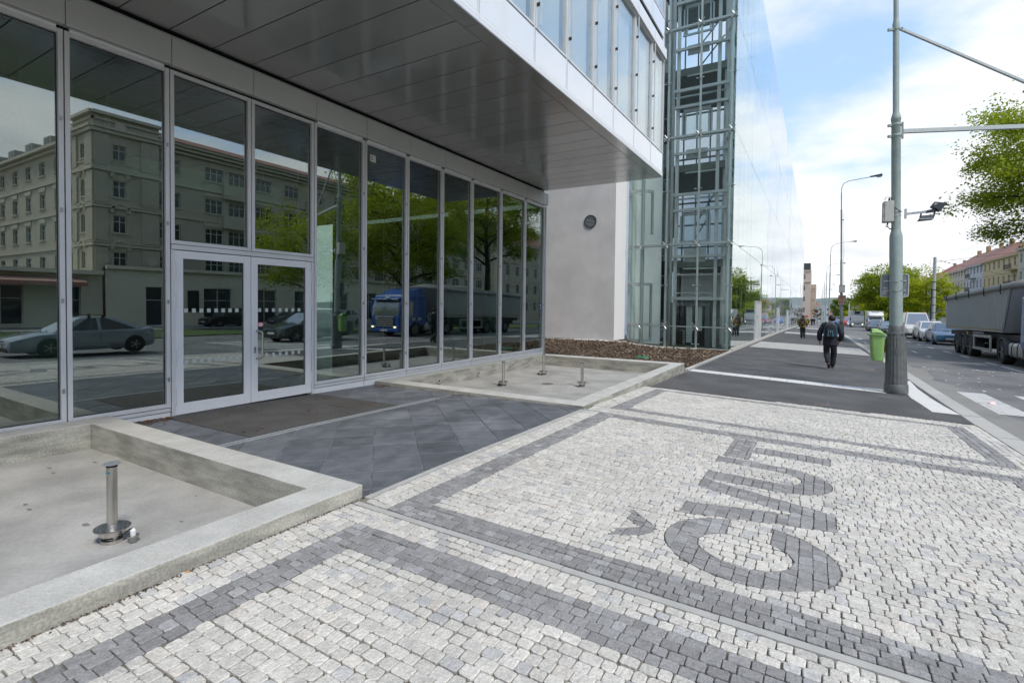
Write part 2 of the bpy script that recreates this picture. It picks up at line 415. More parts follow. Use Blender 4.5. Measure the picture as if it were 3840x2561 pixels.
for k in range(60):                           # scabs of an old crossing, mostly worn away
    x = rnd.uniform(3.0, 6.0); y = rnd.uniform(15.8, 22.5); l = rnd.uniform(.03, .22); w_ = rnd.uniform(.02, .10)
    b.add([(x, y, GZ(x, y)+.008), (x+w_*.8, y+l*.2, GZ(x, y)+.008), (x+w_, y+l*.8, GZ(x, y)+.008), (x+w_*.3, y+l, GZ(x, y)+.008)], [(0, 1, 2, 3)])
o = b.build('worn_paint_scabs', m_white); o['kind'] = 'stuff'
# tactile paving
def tile_strip(cells, name):
    for c in cells:
        MB().add([(x, y, GZ(x, y) + .006) for x, y in c], [tuple(range(len(c)))]).build(name, m_tact)['kind'] = 'structure'
n = 11
tile_strip([[(-2.84 + 4.16*i/n, 13.82 - .38*i/n), (-2.84 + 4.16*(i+1)/n - .006, 13.82 - .38*(i+1)/n), (-2.84 + 4.16*(i+1)/n - .006, 14.36 - .27*(i+1)/n), (-2.84 + 4.16*i/n, 14.36 - .27*i/n)] for i in range(n)], 'tactile_strip')
tile_strip([[(1.76, 11.32), (2.14, 11.34), (2.08, 12.3), (1.73, 12.2)], [(1.73, 12.21), (2.08, 12.31), (2.05, 13.4), (1.68, 13.2)], [(1.69, 13.21), (2.05, 13.41), (2.05, 15.0), (1.72, 14.8)], [(1.72, 14.81), (2.05, 15.01), (2.13, 16.7), (1.86, 16.7)]], 'tactile_kerb_strip')
# pale cobbled cross strips in the footway further down
def setts(name, scale, c1, c2, mortar):
    m, t, bb = principled(name)
    tcn = N('ShaderNodeTexCoord', t); br = N('ShaderNodeTexBrick', t); br.inputs['Scale'].default_value = 1.0
    br.inputs['Brick Width'].default_value = .085; br.inputs['Row Height'].default_value = .075; br.inputs['Mortar Size'].default_value = .006
    br.inputs['Color1'].default_value = c1 + (1,); br.inputs['Color2'].default_value = c2 + (1,); br.inputs['Mortar'].default_value = mortar + (1,)
    link(t, tcn.outputs['Object'], br.inputs['Vector']); link(t, br.outputs['Color'], bb.inputs['Base Color']); bb.inputs['Roughness'].default_value = .8
    return m
m_setts = setts('pale_setts', 1, (.56, .55, .52), (.44, .43, .41), (.2, .19, .17))
for y0, y1, x0, x1 in [(26.5, 32.6, -2.72, 2.0), (52.2, 56.9, -2.5, 2.0), (83, 94, -2.5, 2.0), (112, 122, -2.5, 2)]:
    sheet('cobbled_cross_strip', x0, x1, y0, y1, 3, 6, .006, m_setts)

# ------------------------------------------------------------------ cobbled pavement with the inlaid letters
BX0 = -2.955
def caron():
    return [(-1.145, 3.235), (-1.145, 3.36), (-1.02, 3.46), (-1.14, 3.56), (-1.14, 3.71), (-.935, 3.53), (-.925, 3.42), (-.985, 3.34)]
V = [(-.855, 3.89), (.155, 4.19), (.155, 4.55), (-.855, 4.85), (-.855, 4.59), (-.14, 4.37), (-.855, 4.15)]
T1 = [(-.82, 5.80), (-.58, 5.80), (-.58, 6.72), (-.82, 6.72)]
T2 = [(-.62, 6.13), (.155, 6.13), (.155, 6.42), (-.62, 6.42)]
CP = caron()
def sd_poly(poly, P):                        # signed distance (negative inside), P: (n,2)
    P = np.asarray(P); d = np.full(len(P), 1e9); ins = np.zeros(len(P), bool); n = len(poly)
    for i in range(n):
        a = np.array(poly[i]); c = np.array(poly[(i+1) % n]); e = c - a; w = P - a
        t = np.clip((w @ e) / (e @ e), 0, 1); q = w - t[:, None] * e
        d = np.minimum(d, np.hypot(q[:, 0], q[:, 1]))
        cond = ((a[1] > P[:, 1]) != (c[1] > P[:, 1]))
        with np.errstate(divide='ignore', invalid='ignore'):
            xi = (c[0]-a[0]) * (P[:, 1]-a[1]) / (c[1]-a[1] if c[1] != a[1] else 1e-9) + a[0]
        ins ^= cond & (P[:, 0] < xi)
    return np.where(ins, -d, d)
def ell(P, cx, cy, ax, ay):
    u = (P[:, 0]-cx)/ax; v = (P[:, 1]-cy)/ay; k = np.hypot(u, v); kk = np.hypot(u/ax, v/ay) + 1e-9
    return k * (k - 1) / kk
def letters(P):
    P = np.asarray(P, float)
    dC = np.maximum(np.maximum(ell(P, -.35, 3.53, .505, .46), -ell(P, -.365, 3.50, .275, .225)), -np.maximum(np.abs(P[:, 0] + .365) - .138, 3.55 - P[:, 1]))
    U = np.maximum(np.where(P[:, 0] > -.28, np.hypot(P[:, 0] + .28, P[:, 1] - 5.30) - .433, np.abs(P[:, 1] - 5.30) - .433), -.858 - P[:, 0])
    Ui = np.where(P[:, 0] > -.28, np.hypot(P[:, 0] + .28, P[:, 1] - 5.325) - .195, np.abs(P[:, 1] - 5.325) - .195)
    dU = np.maximum(U, -Ui)
    return np.minimum.reduce([dC, dU, sd_poly(CP, P), sd_poly(V, P), sd_poly(T1, P), sd_poly(T2, P)])
stones = []                                   # (polygon, tone kind)
def brick_rows(x0, x1, y0, y1, along, w, l, kind):
    """running bond inside a rectangle; rows run along 'x' or 'y'"""
    if along == 'x': A0, A1, B0, B1 = x0, x1, y0, y1
    else: A0, A1, B0, B1 = y0, y1, x0, x1
    nr = max(1, round((B1 - B0) / w)); rw = (B1 - B0) / nr
    for r in range(nr):
        wob = rnd.uniform(-.004, .004); a = A0 - rnd.uniform(0, l)
        ph = rnd.uniform(0, 6.28)
        while a < A1:
            L = l * rnd.uniform(.72, 1.32); a0, a1 = max(a, A0), min(a + L, A1)
            a += L
            if a1 - a0 < .022: continue
            yb = B0 + r * rw; yt = yb + rw
            s0 = .0035 * math.sin(a0 * 5 + ph) if 0 < r else 0; s1 = .0035 * math.sin(a0 * 5 + ph + 1) if r < nr - 1 else 0
            q = [(a0, yb + s0), (a1, yb + s0), (a1, yt + s1), (a0, yt + s1)]
            if along != 'x': q = [(v, u) for u, v in q][::-1]
            stones.append((q, kind))
W_, L_ = .069, .077
XR = 2.145
# near panel (in front of the left basin)
brick_rows(BX0, -2.66, .05, 2.42, 'y', W_, L_, 0)
brick_rows(-2.66, -2.43, .05, 2.15, 'y', W_, L_, 1)
brick_rows(-2.43, XR, .05, 2.15, 'x', W_, L_ + .002, 0)
brick_rows(-2.66, XR, 2.15, 2.425, 'x', W_, L_, 1)
brick_rows(BX0, XR, 2.425, 2.625, 'x', W_ - .006, L_, 0)
# middle panel with the letters
brick_rows(-2.895, -2.66, 2.70, 6.97, 'y', W_, L_, 0)
brick_rows(-2.66, -2.43, 2.70, 6.97, 'y', W_, L_, 1)
brick_rows(-2.43, XR, 2.70, 2.945, 'x', W_ - .006, L_, 1)
n_field0 = len(stones)
brick_rows(-2.43, 1.68, 2.945, 6.745, 'x', W_, L_, 2)     # 2 = field, letters cut out
n_field1 = len(stones)
brick_rows(1.68, 1.90, 2.945, 6.745, 'y', W_, L_, 1)
brick_rows(1.90, XR, 2.945, 6.745, 'y', W_, L_, 0)
brick_rows(-2.43, XR, 6.745, 6.97, 'x', W_, L_, 1)
brick_rows(-2.90, XR, 7.03, 7.385, 'x', W_ - .003, L_, 0)
# far panel
brick_rows(BX0, -2.675, 7.385, 10.18, 'y', W_, L_, 0)
brick_rows(-2.675, -2.45, 7.385, 9.90, 'y', W_, L_, 1)
brick_rows(-2.45, 1.92, 7.385, 7.605, 'x', W_, L_, 1)
brick_rows(-2.45, 1.70, 7.605, 9.84, 'x', W_, L_, 0)
brick_rows(1.70, 1.92, 7.605, 9.84, 'y', W_, L_, 1)
brick_rows(1.92, XR, 7.385, 10.20, 'y', W_, L_, 0)
brick_rows(-2.675, 1.92, 9.86, 10.02, 'x', W_, L_, 1)
brick_rows(-2.675, 1.92, 10.02, 10.20, 'x', W_ - .01, L_, 0)
brick_rows(-.6, XR, 10.205, 10.30, 'x', W_, L_, 0)
brick_rows(.8, XR, 10.305, 10.375, 'x', W_, L_, 0)
# dark stones of the letters, set in their own straight courses
def clip_half(poly, nx_, ny_, c):             # keep nx*x + ny*y <= c
    out = []; n = len(poly)
    for i in range(n):
        p, q = poly[i], poly[(i+1) % n]; dp = nx_*p[0] + ny_*p[1] - c; dq = nx_*q[0] + ny_*q[1] - c
        if dp <= 0: out.append(p)
        if (dp < 0 < dq) or (dq < 0 < dp):
            t = dp / (dp - dq); out.append((p[0] + t*(q[0]-p[0]), p[1] + t*(q[1]-p[1])))
    return out
def parea(p): return abs(sum(p[i][0]*p[(i+1)%len(p)][1] - p[(i+1)%len(p)][0]*p[i][1] for i in range(len(p)))) / 2
lett = []
xs = -1.16
save = stones; stones = lett
brick_rows(-1.17, .17, 3.03, 6.76, 'y', .080, .088, 3)
stones = save
def cut_list(lst, sign, gap):
    if not lst: return []
    Cn = np.array([np.mean(p, axis=0) for p, k in lst]); f = letters(Cn) * sign; e = 1e-4
    gx = (letters(Cn + [e, 0]) * sign - f) / e; gy = (letters(Cn + [0, e]) * sign - f) / e
    res = []
    for (p, k), fv, ax_, ay_, c in zip(lst, f, gx, gy, Cn):
        if fv < -.085: res.append((p, k)); continue
        if fv > .085: continue
        g2 = math.hypot(ax_, ay_) or 1
        # keep the side where f <= -gap
        q = clip_half(p, ax_/g2, ay_/g2, (ax_*c[0] + ay_*c[1])/g2 - fv/g2 - gap)
        if len(q) >= 3 and parea(q) > 2.5e-4: res.append((q, k))
    return res
field = cut_list(stones[n_field0:n_field1], -1, .002)
stones = stones[:n_field0] + [(p, 0) for p, k in field] + stones[n_field1:] + [(p, 1) for p, k in cut_list(lett, 1, .002)]
# drop the ones beside the basin kerb line of the asphalt edge
stones = [(p, k) for p, k in stones if np.mean([q[1] for q in p]) < asph_edge(np.mean([q[0] for q in p])) - .02]
def shrink(p, d):
    n = len(p); c = (sum(q[0] for q in p)/n, sum(q[1] for q in p)/n); out = []
    for q in p:
        v = (c[0]-q[0], c[1]-q[1]); L = math.hypot(*v) or 1
        out.append((q[0] + v[0]/L*d*1.35, q[1] + v[1]/L*d*1.35))
    return out
def soften(p, cut, jit):                      # knocks the corners off
    out = []; n = len(p)
    for i in range(n):
        a, q, c = p[i-1], p[i], p[(i+1) % n]
        for w in (a, c):
            L = math.hypot(w[0]-q[0], w[1]-q[1]) or 1; t = min(.35, cut * rnd.uniform(.5, 1.6) / L)
            out.append((q[0] + (w[0]-q[0])*t + rnd.uniform(-jit, jit), q[1] + (w[1]-q[1])*t + rnd.uniform(-jit, jit)))
    return out
def tone(kind):
    r = rnd.random()
    if kind == 0:
        if r < .08: c = (.50, .49, .47)
        elif r < .15: c = (.62, .575, .51)
        elif r < .175: c = (.44, .43, .42)
        else: c = (.595, .568, .512)
        v = rnd.uniform(.86, 1.08)
    else:
        c = (.275, .268, .262) if r > .15 else (.34, .335, .33); v = rnd.uniform(.82, 1.16)
    return (c[0]*v, c[1]*v, c[2]*v, 1)
def stone_geo(mb, p, kind, near):
    g = rnd.uniform(.0012, .0032) if rnd.random() < .85 else rnd.uniform(.0035, .006)
    p = shrink(p, g)
    if near: p = soften(p, .0085 if kind == 0 else .005, .0018 if kind == 0 else .0010)
    top = shrink(p, .0034 if kind == 0 else .0026); n = len(p)
    cx = sum(q[0] for q in p)/n; cyy = sum(q[1] for q in p)/n
    z = GZ(cx, cyy) + rnd.uniform(-.0022, .0022); sx = rnd.uniform(-.03, .03); sy = rnd.uniform(-.03, .03)
    H = lambda q, d: GZ(q[0], q[1]) - GZ(cx, cyy) + z + sx*(q[0]-cx) + sy*(q[1]-cyy) + d
    mb.curc = tone(kind)
    vs = [(q[0], q[1], H(q, 0)) for q in top] + [(q[0], q[1], H(q, -.0028)) for q in p] + [(q[0], q[1], H(q, -.022)) for q in p]
    fs = [tuple(range(n))] + [(n+i, n+(i+1) % n, (i+1) % n, i) for i in range(n)] + [(2*n+i, 2*n+(i+1) % n, n+(i+1) % n, n+i) for i in range(n)]
    mb.add(vs, fs)
info = []
for i, (p, k) in enumerate(stones):
    cx = sum(q[0] for q in p)/len(p); cyy = sum(q[1] for q in p)/len(p)
    u, v, d = project(cx, cyy, GZ(cx, cyy))
    vis = d > .2 and -30 < u < 3870 and -30 < v < 2600
    info.append((parea(p) / (d**3) if vis else 0, i))
info.sort(reverse=True)
single = {}
for kind in (0, 1):
    single[kind] = [i for s_, i in info if s_ > 0 and stones[i][1] == kind][:290]
chosen = set(single[0]) | set(single[1])
b = MB(); ny = 22
for j in range(ny):
    y0 = .04 + (10.45 - .04) * j / ny; y1 = .04 + (10.45 - .04) * (j+1) / ny
    for i in range(6):
        x0 = -2.96 + 5.11 * i / 6; x1 = -2.96 + 5.11 * (i+1) / 6
        b.add([(x, y, GZ(x, y) - .0125) for x, y in ((x0, y0), (x1, y0), (x1, y1), (x0, y1))], [(0, 1, 2, 3)])
pave = b.build('cobbled_pavement', m_joint); pave['kind'] = 'structure'
for kind, nm in ((0, 'pale_cobblestone'), (1, 'dark_cobblestone')):
    for i in single[kind]:
        mb = MB(); stone_geo(mb, stones[i][0], kind, True); mb.build(nm, m_stone, pave)
for kind, nm in ((0, 'pale_cobblestones'), (1, 'dark_cobblestones')):
    mb = MB()
    for i, (p, k) in enumerate(stones):
        if k == kind and i not in chosen:
            stone_geo(mb, p, k, np.mean([q[1] for q in p]) < 8)
    o = mb.build(nm, m_stone, pave); o['kind'] = 'stuff'
# flat concrete edging strips set into the cobbles
def strip(pts, w, name):                      # pts: list of (x,y); laid as ~1 m pieces
    for (a, c) in zip(pts, pts[1:]):
        d = Vector((c[0]-a[0], c[1]-a[1], 0)); L = d.length; d.normalize(); s_ = Vector((-d.y, d.x, 0)) * w
        P = [(a[0]+d.x*.003, a[1]+d.y*.003), (c[0]-d.x*.003, c[1]-d.y*.003), (c[0]-d.x*.003+s_.x, c[1]-d.y*.003+s_.y), (a[0]+d.x*.003+s_.x, a[1]+d.y*.003+s_.y)]
        dz = rnd.uniform(-.001, .002)
        MB().hexa([(x, y, GZ(x, y)-.03) for x, y in P] + [(x, y, GZ(x, y)+.001+dz) for x, y in P]).build(name, m_strip, pave)
strip([(-2.93 + .85*k, 2.63 + .0*k) for k in range(7)], .052, 'edging_strip')
strip([(-2.90, 2.76 + .84*k) for k in range(6)], .055, 'edging_strip')
strip([(-2.93 + .85*k, 6.978) for k in range(7)], .045, 'edging_strip')

# ------------------------------------------------------------------ slate court before the door
b = MB()
for j in range(8):
    for i in range(8):
        P = [(-7.3 + 4.34*(i+a)/8, 2.76 + 4.30*(j+c)/8) for a, c in ((0, 0), (1, 0), (1, 1), (0, 1))]
        b.add([(x, y, GZ(x, y) - .006) for x, y in P], [(0, 1, 2, 3)])
court = b.build('slate_paving', m_slatebed); court['kind'] = 'structure'
rects = [(-5.24, -2.965, 2.765, 7.05), (-7.29, -5.36, 2.765, 3.35), (-7.29, -5.36, 5.70, 7.05)]
for R_ in rects:
    for i in range(-26, 10):
        for j in range(-26, 10):
            u0 = -.13 + .63*i; v0 = -7.83 + .63*j
            q = [(u0 + .006, v0 + .006), (u0 + .624, v0 + .006), (u0 + .624, v0 + .624), (u0 + .006, v0 + .624)]
            q = [((u+v)/2, (u-v)/2) for u, v in q][::-1]
            for nx_, ny_, c in ((1, 0, R_[1]), (-1, 0, -R_[0]), (0, 1, R_[3]), (0, -1, -R_[2])):
                if len(q) >= 3: q = clip_half(q, nx_, ny_, c)
            if len(q) < 3 or parea(q) < .001: continue
            dz = rnd.uniform(-.0012, .0015); n = len(q); t_ = shrink(q, .002)
            MB().add([(x, y, GZ(x, y) + dz) for x, y in t_] + [(x, y, GZ(x, y) - .002 + dz) for x, y in q] + [(x, y, GZ(x, y) - .02) for x, y in q],
                     [tuple(range(n))] + [(n+k, n+(k+1) % n, (k+1) % n, k) for k in range(n)] + [(2*n+k, 2*n+(k+1) % n, n+(k+1) % n, n+k) for k in range(n)]).build('slate_tile', m_slate, court)
# entrance mat and drain channel
def slab(name, x0, x1, y0, y1, t, m, parent=None):
    P = [(x0, y0), (x1, y0), (x1, y1), (x0, y1)]
    return MB().hexa([(x, y, GZ(x, y) - .02) for x, y in P] + [(x, y, GZ(x, y) + t) for x, y in P]).build(name, m, parent)
mt = slab('entrance_mat', -7.27, -5.37, 3.36, 5.69, .004, m_mat)
tag(mt, 'dark ribbed entrance mat laid flush before the double glass door', 'mat')
slab('mat_infill', -6.25, -5.75, 5.10, 5.60, .0055, mat('mat_patch', (.05, .045, .04), .9, scale=40, col2=(.08, .075, .07)), mt)
dr = thing('drain_channel', 'narrow galvanised drain grating across the slate court', 'drain', (-5.3, 4.7, GZ(-5.3, 4.7)))
m_galv = mat('galvanised', (.44, .47, .48), .45, metal=.6, scale=14, var=.12)
dx, dy, dzz = dr.location
mbf = [MB(), MB()]; mbg = MB()
def dp(x, y, z): return (x - dx, y - dy, GZ(x, y) + z - dzz)
for k in range(28):
    y0 = 2.765 + 3.75*k/28; y1 = y0 + 3.75/28
    for qi, (x0, x1) in enumerate(((-5.352, -5.340), (-5.262, -5.250))):
        P = [(x0, y0), (x1, y0), (x1, y1), (x0, y1)]
        mbf[qi].hexa([dp(x, y, -.02) for x, y in P] + [dp(x, y, .003) for x, y in P])
    for q in range(3):
        ya = y0 + .005 + q*.043
        P = [(-5.34, ya), (-5.262, ya), (-5.262, ya + .032), (-5.34, ya + .032)]
        mbg.hexa([dp(x, y, -.01) for x, y in P] + [dp(x, y, .001) for x, y in P])
m_gedge = mat('galvanised_edge', (.55, .57, .57), .4, metal=.5)
for q in mbf: q.build('channel_rail', m_gedge, dr)
o = mbg.build('grating', m_galv, dr); o['kind'] = 'stuff'

# ------------------------------------------------------------------ materials of the buildings
m_alu = mat('aluminium_frame', (.66, .665, .67), .42, metal=.25, var=.05, scale=3)
m_alud = mat('dark_gasket', (.012, .014, .015), .6, var=0)
m_fascia = mat('fascia_sheet', (.56, .56, .54), .5, metal=.15, var=.05, scale=1.2)
m_soffit = mat('soffit_sheet', (.38, .38, .375), .16, metal=.55, var=.07, scale=.7, rvar=.05, objvar=.07)
m_dark = mat('dark_void', (.012, .012, .013), .9, var=0)
m_glass = glass('facade_glass', (.54, .66, .61), .25, wave=.02)
m_glassup = glass('upper_glass', (.86, .90, .90), .14, wave=.03, power=3.5)
m_spandrel = mat('white_spandrel_glass', (.72, .74, .75), .25, var=.02, coat=1.0)
m_strip2 = mat('white_aluminium', (.74, .75, .76), .38, metal=.1, var=.03)
m_render = mat('pale_render', (.60, .585, .57), .92, var=.06, scale=1.3, bump=.5, bscale=120, fine=(60, .94, 1.05), stain=(.9, .93, 1.04))
m_blind = mat('white_blind', (.78, .79, .80), .8, var=.02)
m_steelp = mat('grey_green_steel', (.52, .545, .54), .42, metal=.35, var=.08, scale=3)
m_tube = mat('silver_tube', (.52, .56, .565), .36, metal=.4, var=.06, scale=3)
m_colgrey = mat('column_grey', (.33, .37, .375), .4, metal=.3, var=.05)
m_chrome = mat('polished_fitting', (.40, .41, .41), .36, metal=1, var=.05)
m_tglass = glass('tower_glass', (.93, .965, .955), .022)
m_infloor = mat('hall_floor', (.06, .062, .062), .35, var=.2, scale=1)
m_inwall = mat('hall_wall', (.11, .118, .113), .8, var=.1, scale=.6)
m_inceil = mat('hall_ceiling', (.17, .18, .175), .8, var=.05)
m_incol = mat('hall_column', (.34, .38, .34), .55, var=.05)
m_bulk = mat('hall_bulkhead', (.88, .89, .78), .5, var=.03)

# ------------------------------------------------------------------ the two shallow concrete basins
def basin(name, label, y0, y1, top, floor_z, near, far):
    t = thing(name, label, 'basin', (0, 0, 0))
    xo, xi, xb, xbi = -2.96, -3.25, -7.28, -6.96
    bot = -.5
    def rim(x0, x1, ya, yb):
        # top slab shade and the wall below are one cast piece: two materials, faces by direction
        b = MB().box(x0, x1, ya, yb, bot, top)
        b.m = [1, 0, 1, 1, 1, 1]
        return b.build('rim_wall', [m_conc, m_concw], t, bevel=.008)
    rim(xi, xo, y0, y1)
    if near: rim(xb, xi - .0005, y0, y0 + near)
    if far: rim(xb, xi - .0005, y1 - far, y1)
    rim(xb, xbi, y0 + (near or 0) + .0005, y1 - (far or 0) - .0005)
    f = MB(); 
    f.add([(xbi - .01, y0, floor_z), (xi + .01, y0, floor_z), (xi + .01, y1, floor_z), (xbi - .01, y1, floor_z)], [(0, 1, 2, 3)])
    f.build('basin_floor', m_pool, t)
    return t
bl = basin('concrete_basin', 'shallow concrete basin in the near left corner holding a single fountain nozzle', -4, 2.75, .10, -.18, 0, .28)
br = basin('concrete_basin', 'shallow concrete basin beside the bark bed holding three fountain nozzles', 7.06, 13.82, -.02, -.31, .33, .40)
m_outlet = mat('outlet_ring', (.58, .57, .54), .4, metal=.7, var=.2, scale=20)
for yy in (8.6, 10.09, 11.58):
    b = MB().cyl((-6.965, yy, -.185), (-6.945, yy, -.185), .062, n=20); b.build('wall_outlet', m_outlet, br, smooth=True)
    MB().cyl((-6.944, yy, -.185), (-6.938, yy, -.185), .02, n=10).build('outlet_hole', m_black, br)
MB().cyl((-5.19, 10.28, -.312), (-5.19, 10.28, -.305), .13, n=20).build('floor_drain', m_iron, br)
for k, (x, y, sx, sy) in enumerate([(-4.25, 11.3, .16, .06), (-4.05, 10.9, .10, .05), (-4.4, 10.3, .30, .12)]):
    pass
# puddle stain by the nozzle: thin damp film
# fountain nozzles
m_nz = mat('nozzle_steel', (.60, .57, .52), .36, metal=1, var=.18, scale=25, stretch=(1, 1, .02))
m_nzd = mat('nozzle_flange', (.30, .30, .30), .34, metal=.9, var=.2, scale=20)
m_cap = mat('nozzle_cap', (.42, .44, .46), .4, metal=.6, var=.1)
m_cable = mat('cable', (.015, .015, .016), .5, var=0)
def nozzle(x, y, z, label, ang, big=False):
    t = thing('fountain_nozzle', label, 'fountain nozzle', (x, y, z), ang, 'fountain nozzles')
    MB().lathe([(.062, 0), (.066, .012), (.066, .022), (.05, .028)], n=24).build('base_ring', m_nz, t, smooth=True)
    MB().tube([(.058*math.cos(a), .058*math.sin(a), .036 + .008*math.sin(3*a)) for a in [k*.35 for k in range(17)]], .009, 6).build('coiled_cable', m_cable, t, smooth=True)
    MB().lathe([(.045, .02), (.05, .05), (.074, .052), (.08, .09), (.086, .093)], n=24).build('bowl', m_nz, t, smooth=True)
    MB().lathe([(.098, .093), (.106, .096), (.106, .104), (.098, .107), (.04, .109)], n=28).build('flange', m_nzd, t, smooth=True)
    for k in range(12):
        a = k * math.pi / 6
        MB().cyl((.088*math.cos(a), .088*math.sin(a), .106), (.088*math.cos(a), .088*math.sin(a), .112), .0055, n=6).build('flange_bolt', m_chrome, t)
    MB().lathe([(.0335, .105), (.0335, .118), (.031, .12), (.031, .53)], n=24).build('pipe', m_nz, t, smooth=True)
    MB().lathe([(.033, .522), (.033, .534)], n=20).build('seal', m_black, t, smooth=True)
    MB().lathe([(.034, .534), (.050, .541), (.052, .546), (.046, .548), (.02, .544)], n=24).build('cap', m_cap, t, smooth=True)
    MB().cyl((.15, .02, .0), (.15, .02, .045), .024, .034, n=16).build('float_body', m_nzd, t, smooth=True)
    MB().cyl((.15, .02, .045), (.15, .02, .05), .036, n=16).build('float_rim', m_nz, t)
    MB().lathe([(.017, .05), (.017, .085), (.009, .092), (.007, .10)], (.15, .02, 0), n=14).build('float_sensor', mat('white_plastic', (.7, .7, .7), .4, var=0) if 'white_plastic' not in bpy.data.materials else bpy.data.materials['white_plastic'], t, smooth=True)
    MB().tube([(.06, 0, .04), (.10, .01, .07), (.13, .015, .092), (.15, .02, .10)], .005, 6).build('float_cable', m_cable, t, smooth=True)
    if big:
        MB().box(-.0135, .0135, -.0335, -.031, .478, .492).build('maker_plate', mat('plate_blue', (.03, .16, .25), .4, var=0), t)
        MB().box(-.010, .010, -.0342, -.0336, .482, .4835).build('plate_line', mat('plate_text', (.5, .6, .65), .4, var=0), t)
    return t
nozzle(-4.16, 1.59, -.18, 'steel fountain nozzle standing alone in the near left basin', .35, True)
nozzle(-5.85, 9.45, -.31, 'steel fountain nozzle nearest the round wall outlets in the far basin', 2.6)
nozzle(-4.38, 10.35, -.31, 'steel fountain nozzle nearest the footway side of the far basin', 1.9)
nozzle(-5.92, 11.5, -.31, 'steel fountain nozzle nearest the bark bed in the far basin', 2.9)

# ------------------------------------------------------------------ bark bed
bx1 = -2.97
def bark_z(x, y): return GZ(-2.96, y) + .03 - .012*max(-3, (-2.96 - x)*(1 if x > -7 else .3)) + .25*min(1, max(0, (-5.4 - x)/1.8))*min(1, max(0, (y - 16.5)/3.6)) + .02*math.sin(x*1.7)*math.sin(y*1.1)
m_bark = mat('bark', (.045, .028, .018), .9, scale=14, bump=1, bscale=60, col2=(.13, .085, .055), detail=9)
o = sheet('bark_bed', -14, bx1, 13.84, 22.18, 30, 24, 0, m_bark, zf=bark_z)
chips = MB(); r2 = random.Random(3)
pal = [(.16, .105, .065), (.10, .06, .036), (.055, .034, .022), (.25, .18, .12), (.33, .25, .17), (.035, .022, .015)]
for k in range(15000):
    x = -3.0 - (r2.random()**1.25) * 8.5; y = 13.87 + 8.2 * r2.random()
    if y > 20.5 and x < -7.4: continue
    c = r2.choice(pal); v = r2.uniform(.6, 1.25); chips.curc = (c[0]*v, c[1]*v, c[2]*v, 1)
    L = r2.uniform(.018, .055); w = L * r2.uniform(.25, .6); a = r2.uniform(0, 6.28); t1 = r2.uniform(-.7, .7); z = bark_z(x, y) + r2.uniform(.004, .03)
    ca, sa = math.cos(a), math.sin(a); h = .006
    P = [(-L, -w, -L*t1*.6), (L, -w*.7, L*t1*.6), (L*.9, w, L*t1*.6 + .004), (-L*.8, w*.9, -L*t1*.6 + .004)]
    P = [(x + p[0]*ca - p[1]*sa, y + p[0]*sa + p[1]*ca, z + p[2]) for p in P]
    chips.add(P + [(p[0], p[1], p[2] - h) for p in P], [(0, 1, 2, 3), (4, 5, 1, 0), (5, 6, 2, 1), (6, 7, 3, 2), (7, 4, 0, 3)])
m_chip = mat('bark_chip', (1, 1, 1), .85, var=.15, scale=30, attr=True)
o = chips.build('bark_chips', m_chip); o['kind'] = 'stuff'
grav = MB()
for k in range(3600):                          # white pebble margin along the pale wall and the glass tower
    if r2.random() < .66: x = r2.uniform(-13, -7.0); y = 20.87 - abs(r2.gauss(0, .28)) - .02
    else:
        x = r2.uniform(-7.2, -4.2); y = 22.1 - abs(r2.gauss(0, .22)) - max(0, (-5.6 - x)*.5)
    s_ = r2.uniform(.010, .022); v = r2.uniform(.5, .8); grav.curc = (v, v*.98, v*.95, 1); z = bark_z(x, y) + .012
    grav.add([(x-s_, y, z), (x, y-s_, z), (x+s_, y, z), (x, y+s_, z), (x, y, z+s_), (x, y, z-s_)], [(0,1,4), (1,2,4), (2,3,4), (3,0,4)])
o = grav.build('white_pebbles', m_chip); o['kind'] = 'stuff'
y = 13.84
bk = bpy.data.objects.new('bed_edging', None); COL.objects.link(bk); bk['kind'] = 'structure'
while y < 22.0:
    L = min(1.02, 22.12 - y); z0 = GZ(-2.9, y); z1 = GZ(-2.9, y + L)
    MB().hexa([(-2.965, y+.004, z0-.1), (-2.865, y+.004, z0-.1), (-2.865, y+L-.004, z1-.1), (-2.965, y+L-.004, z1-.1),
               (-2.965, y+.004, z0+.045), (-2.865, y+.004, z0+.045), (-2.865, y+L-.004, z1+.045), (-2.965, y+L-.004, z1+.045)]).build('edging_stone', m_kerb, bk)
    y += L
lid = thing('valve_lid', 'oval green plastic valve lid lying in the bark bed', 'valve lid', (-4.81, 16.3, bark_z(-4.81, 16.3) + .01))
m_green = mat('green_plastic', (.03, .22, .11), .5, var=.08)
b = MB(); b.lathe([(.19, 0), (.20, .02), (.19, .045), (.16, .055)], n=24); b.v = [(x*1.1, y_*.75, z) for x, y_, z in b.v]; b.build('lid', m_green, lid, smooth=True)
b = MB().box(-.03, .03, -.012, .012, .055, .066); b.build('lid_key', m_black, lid)
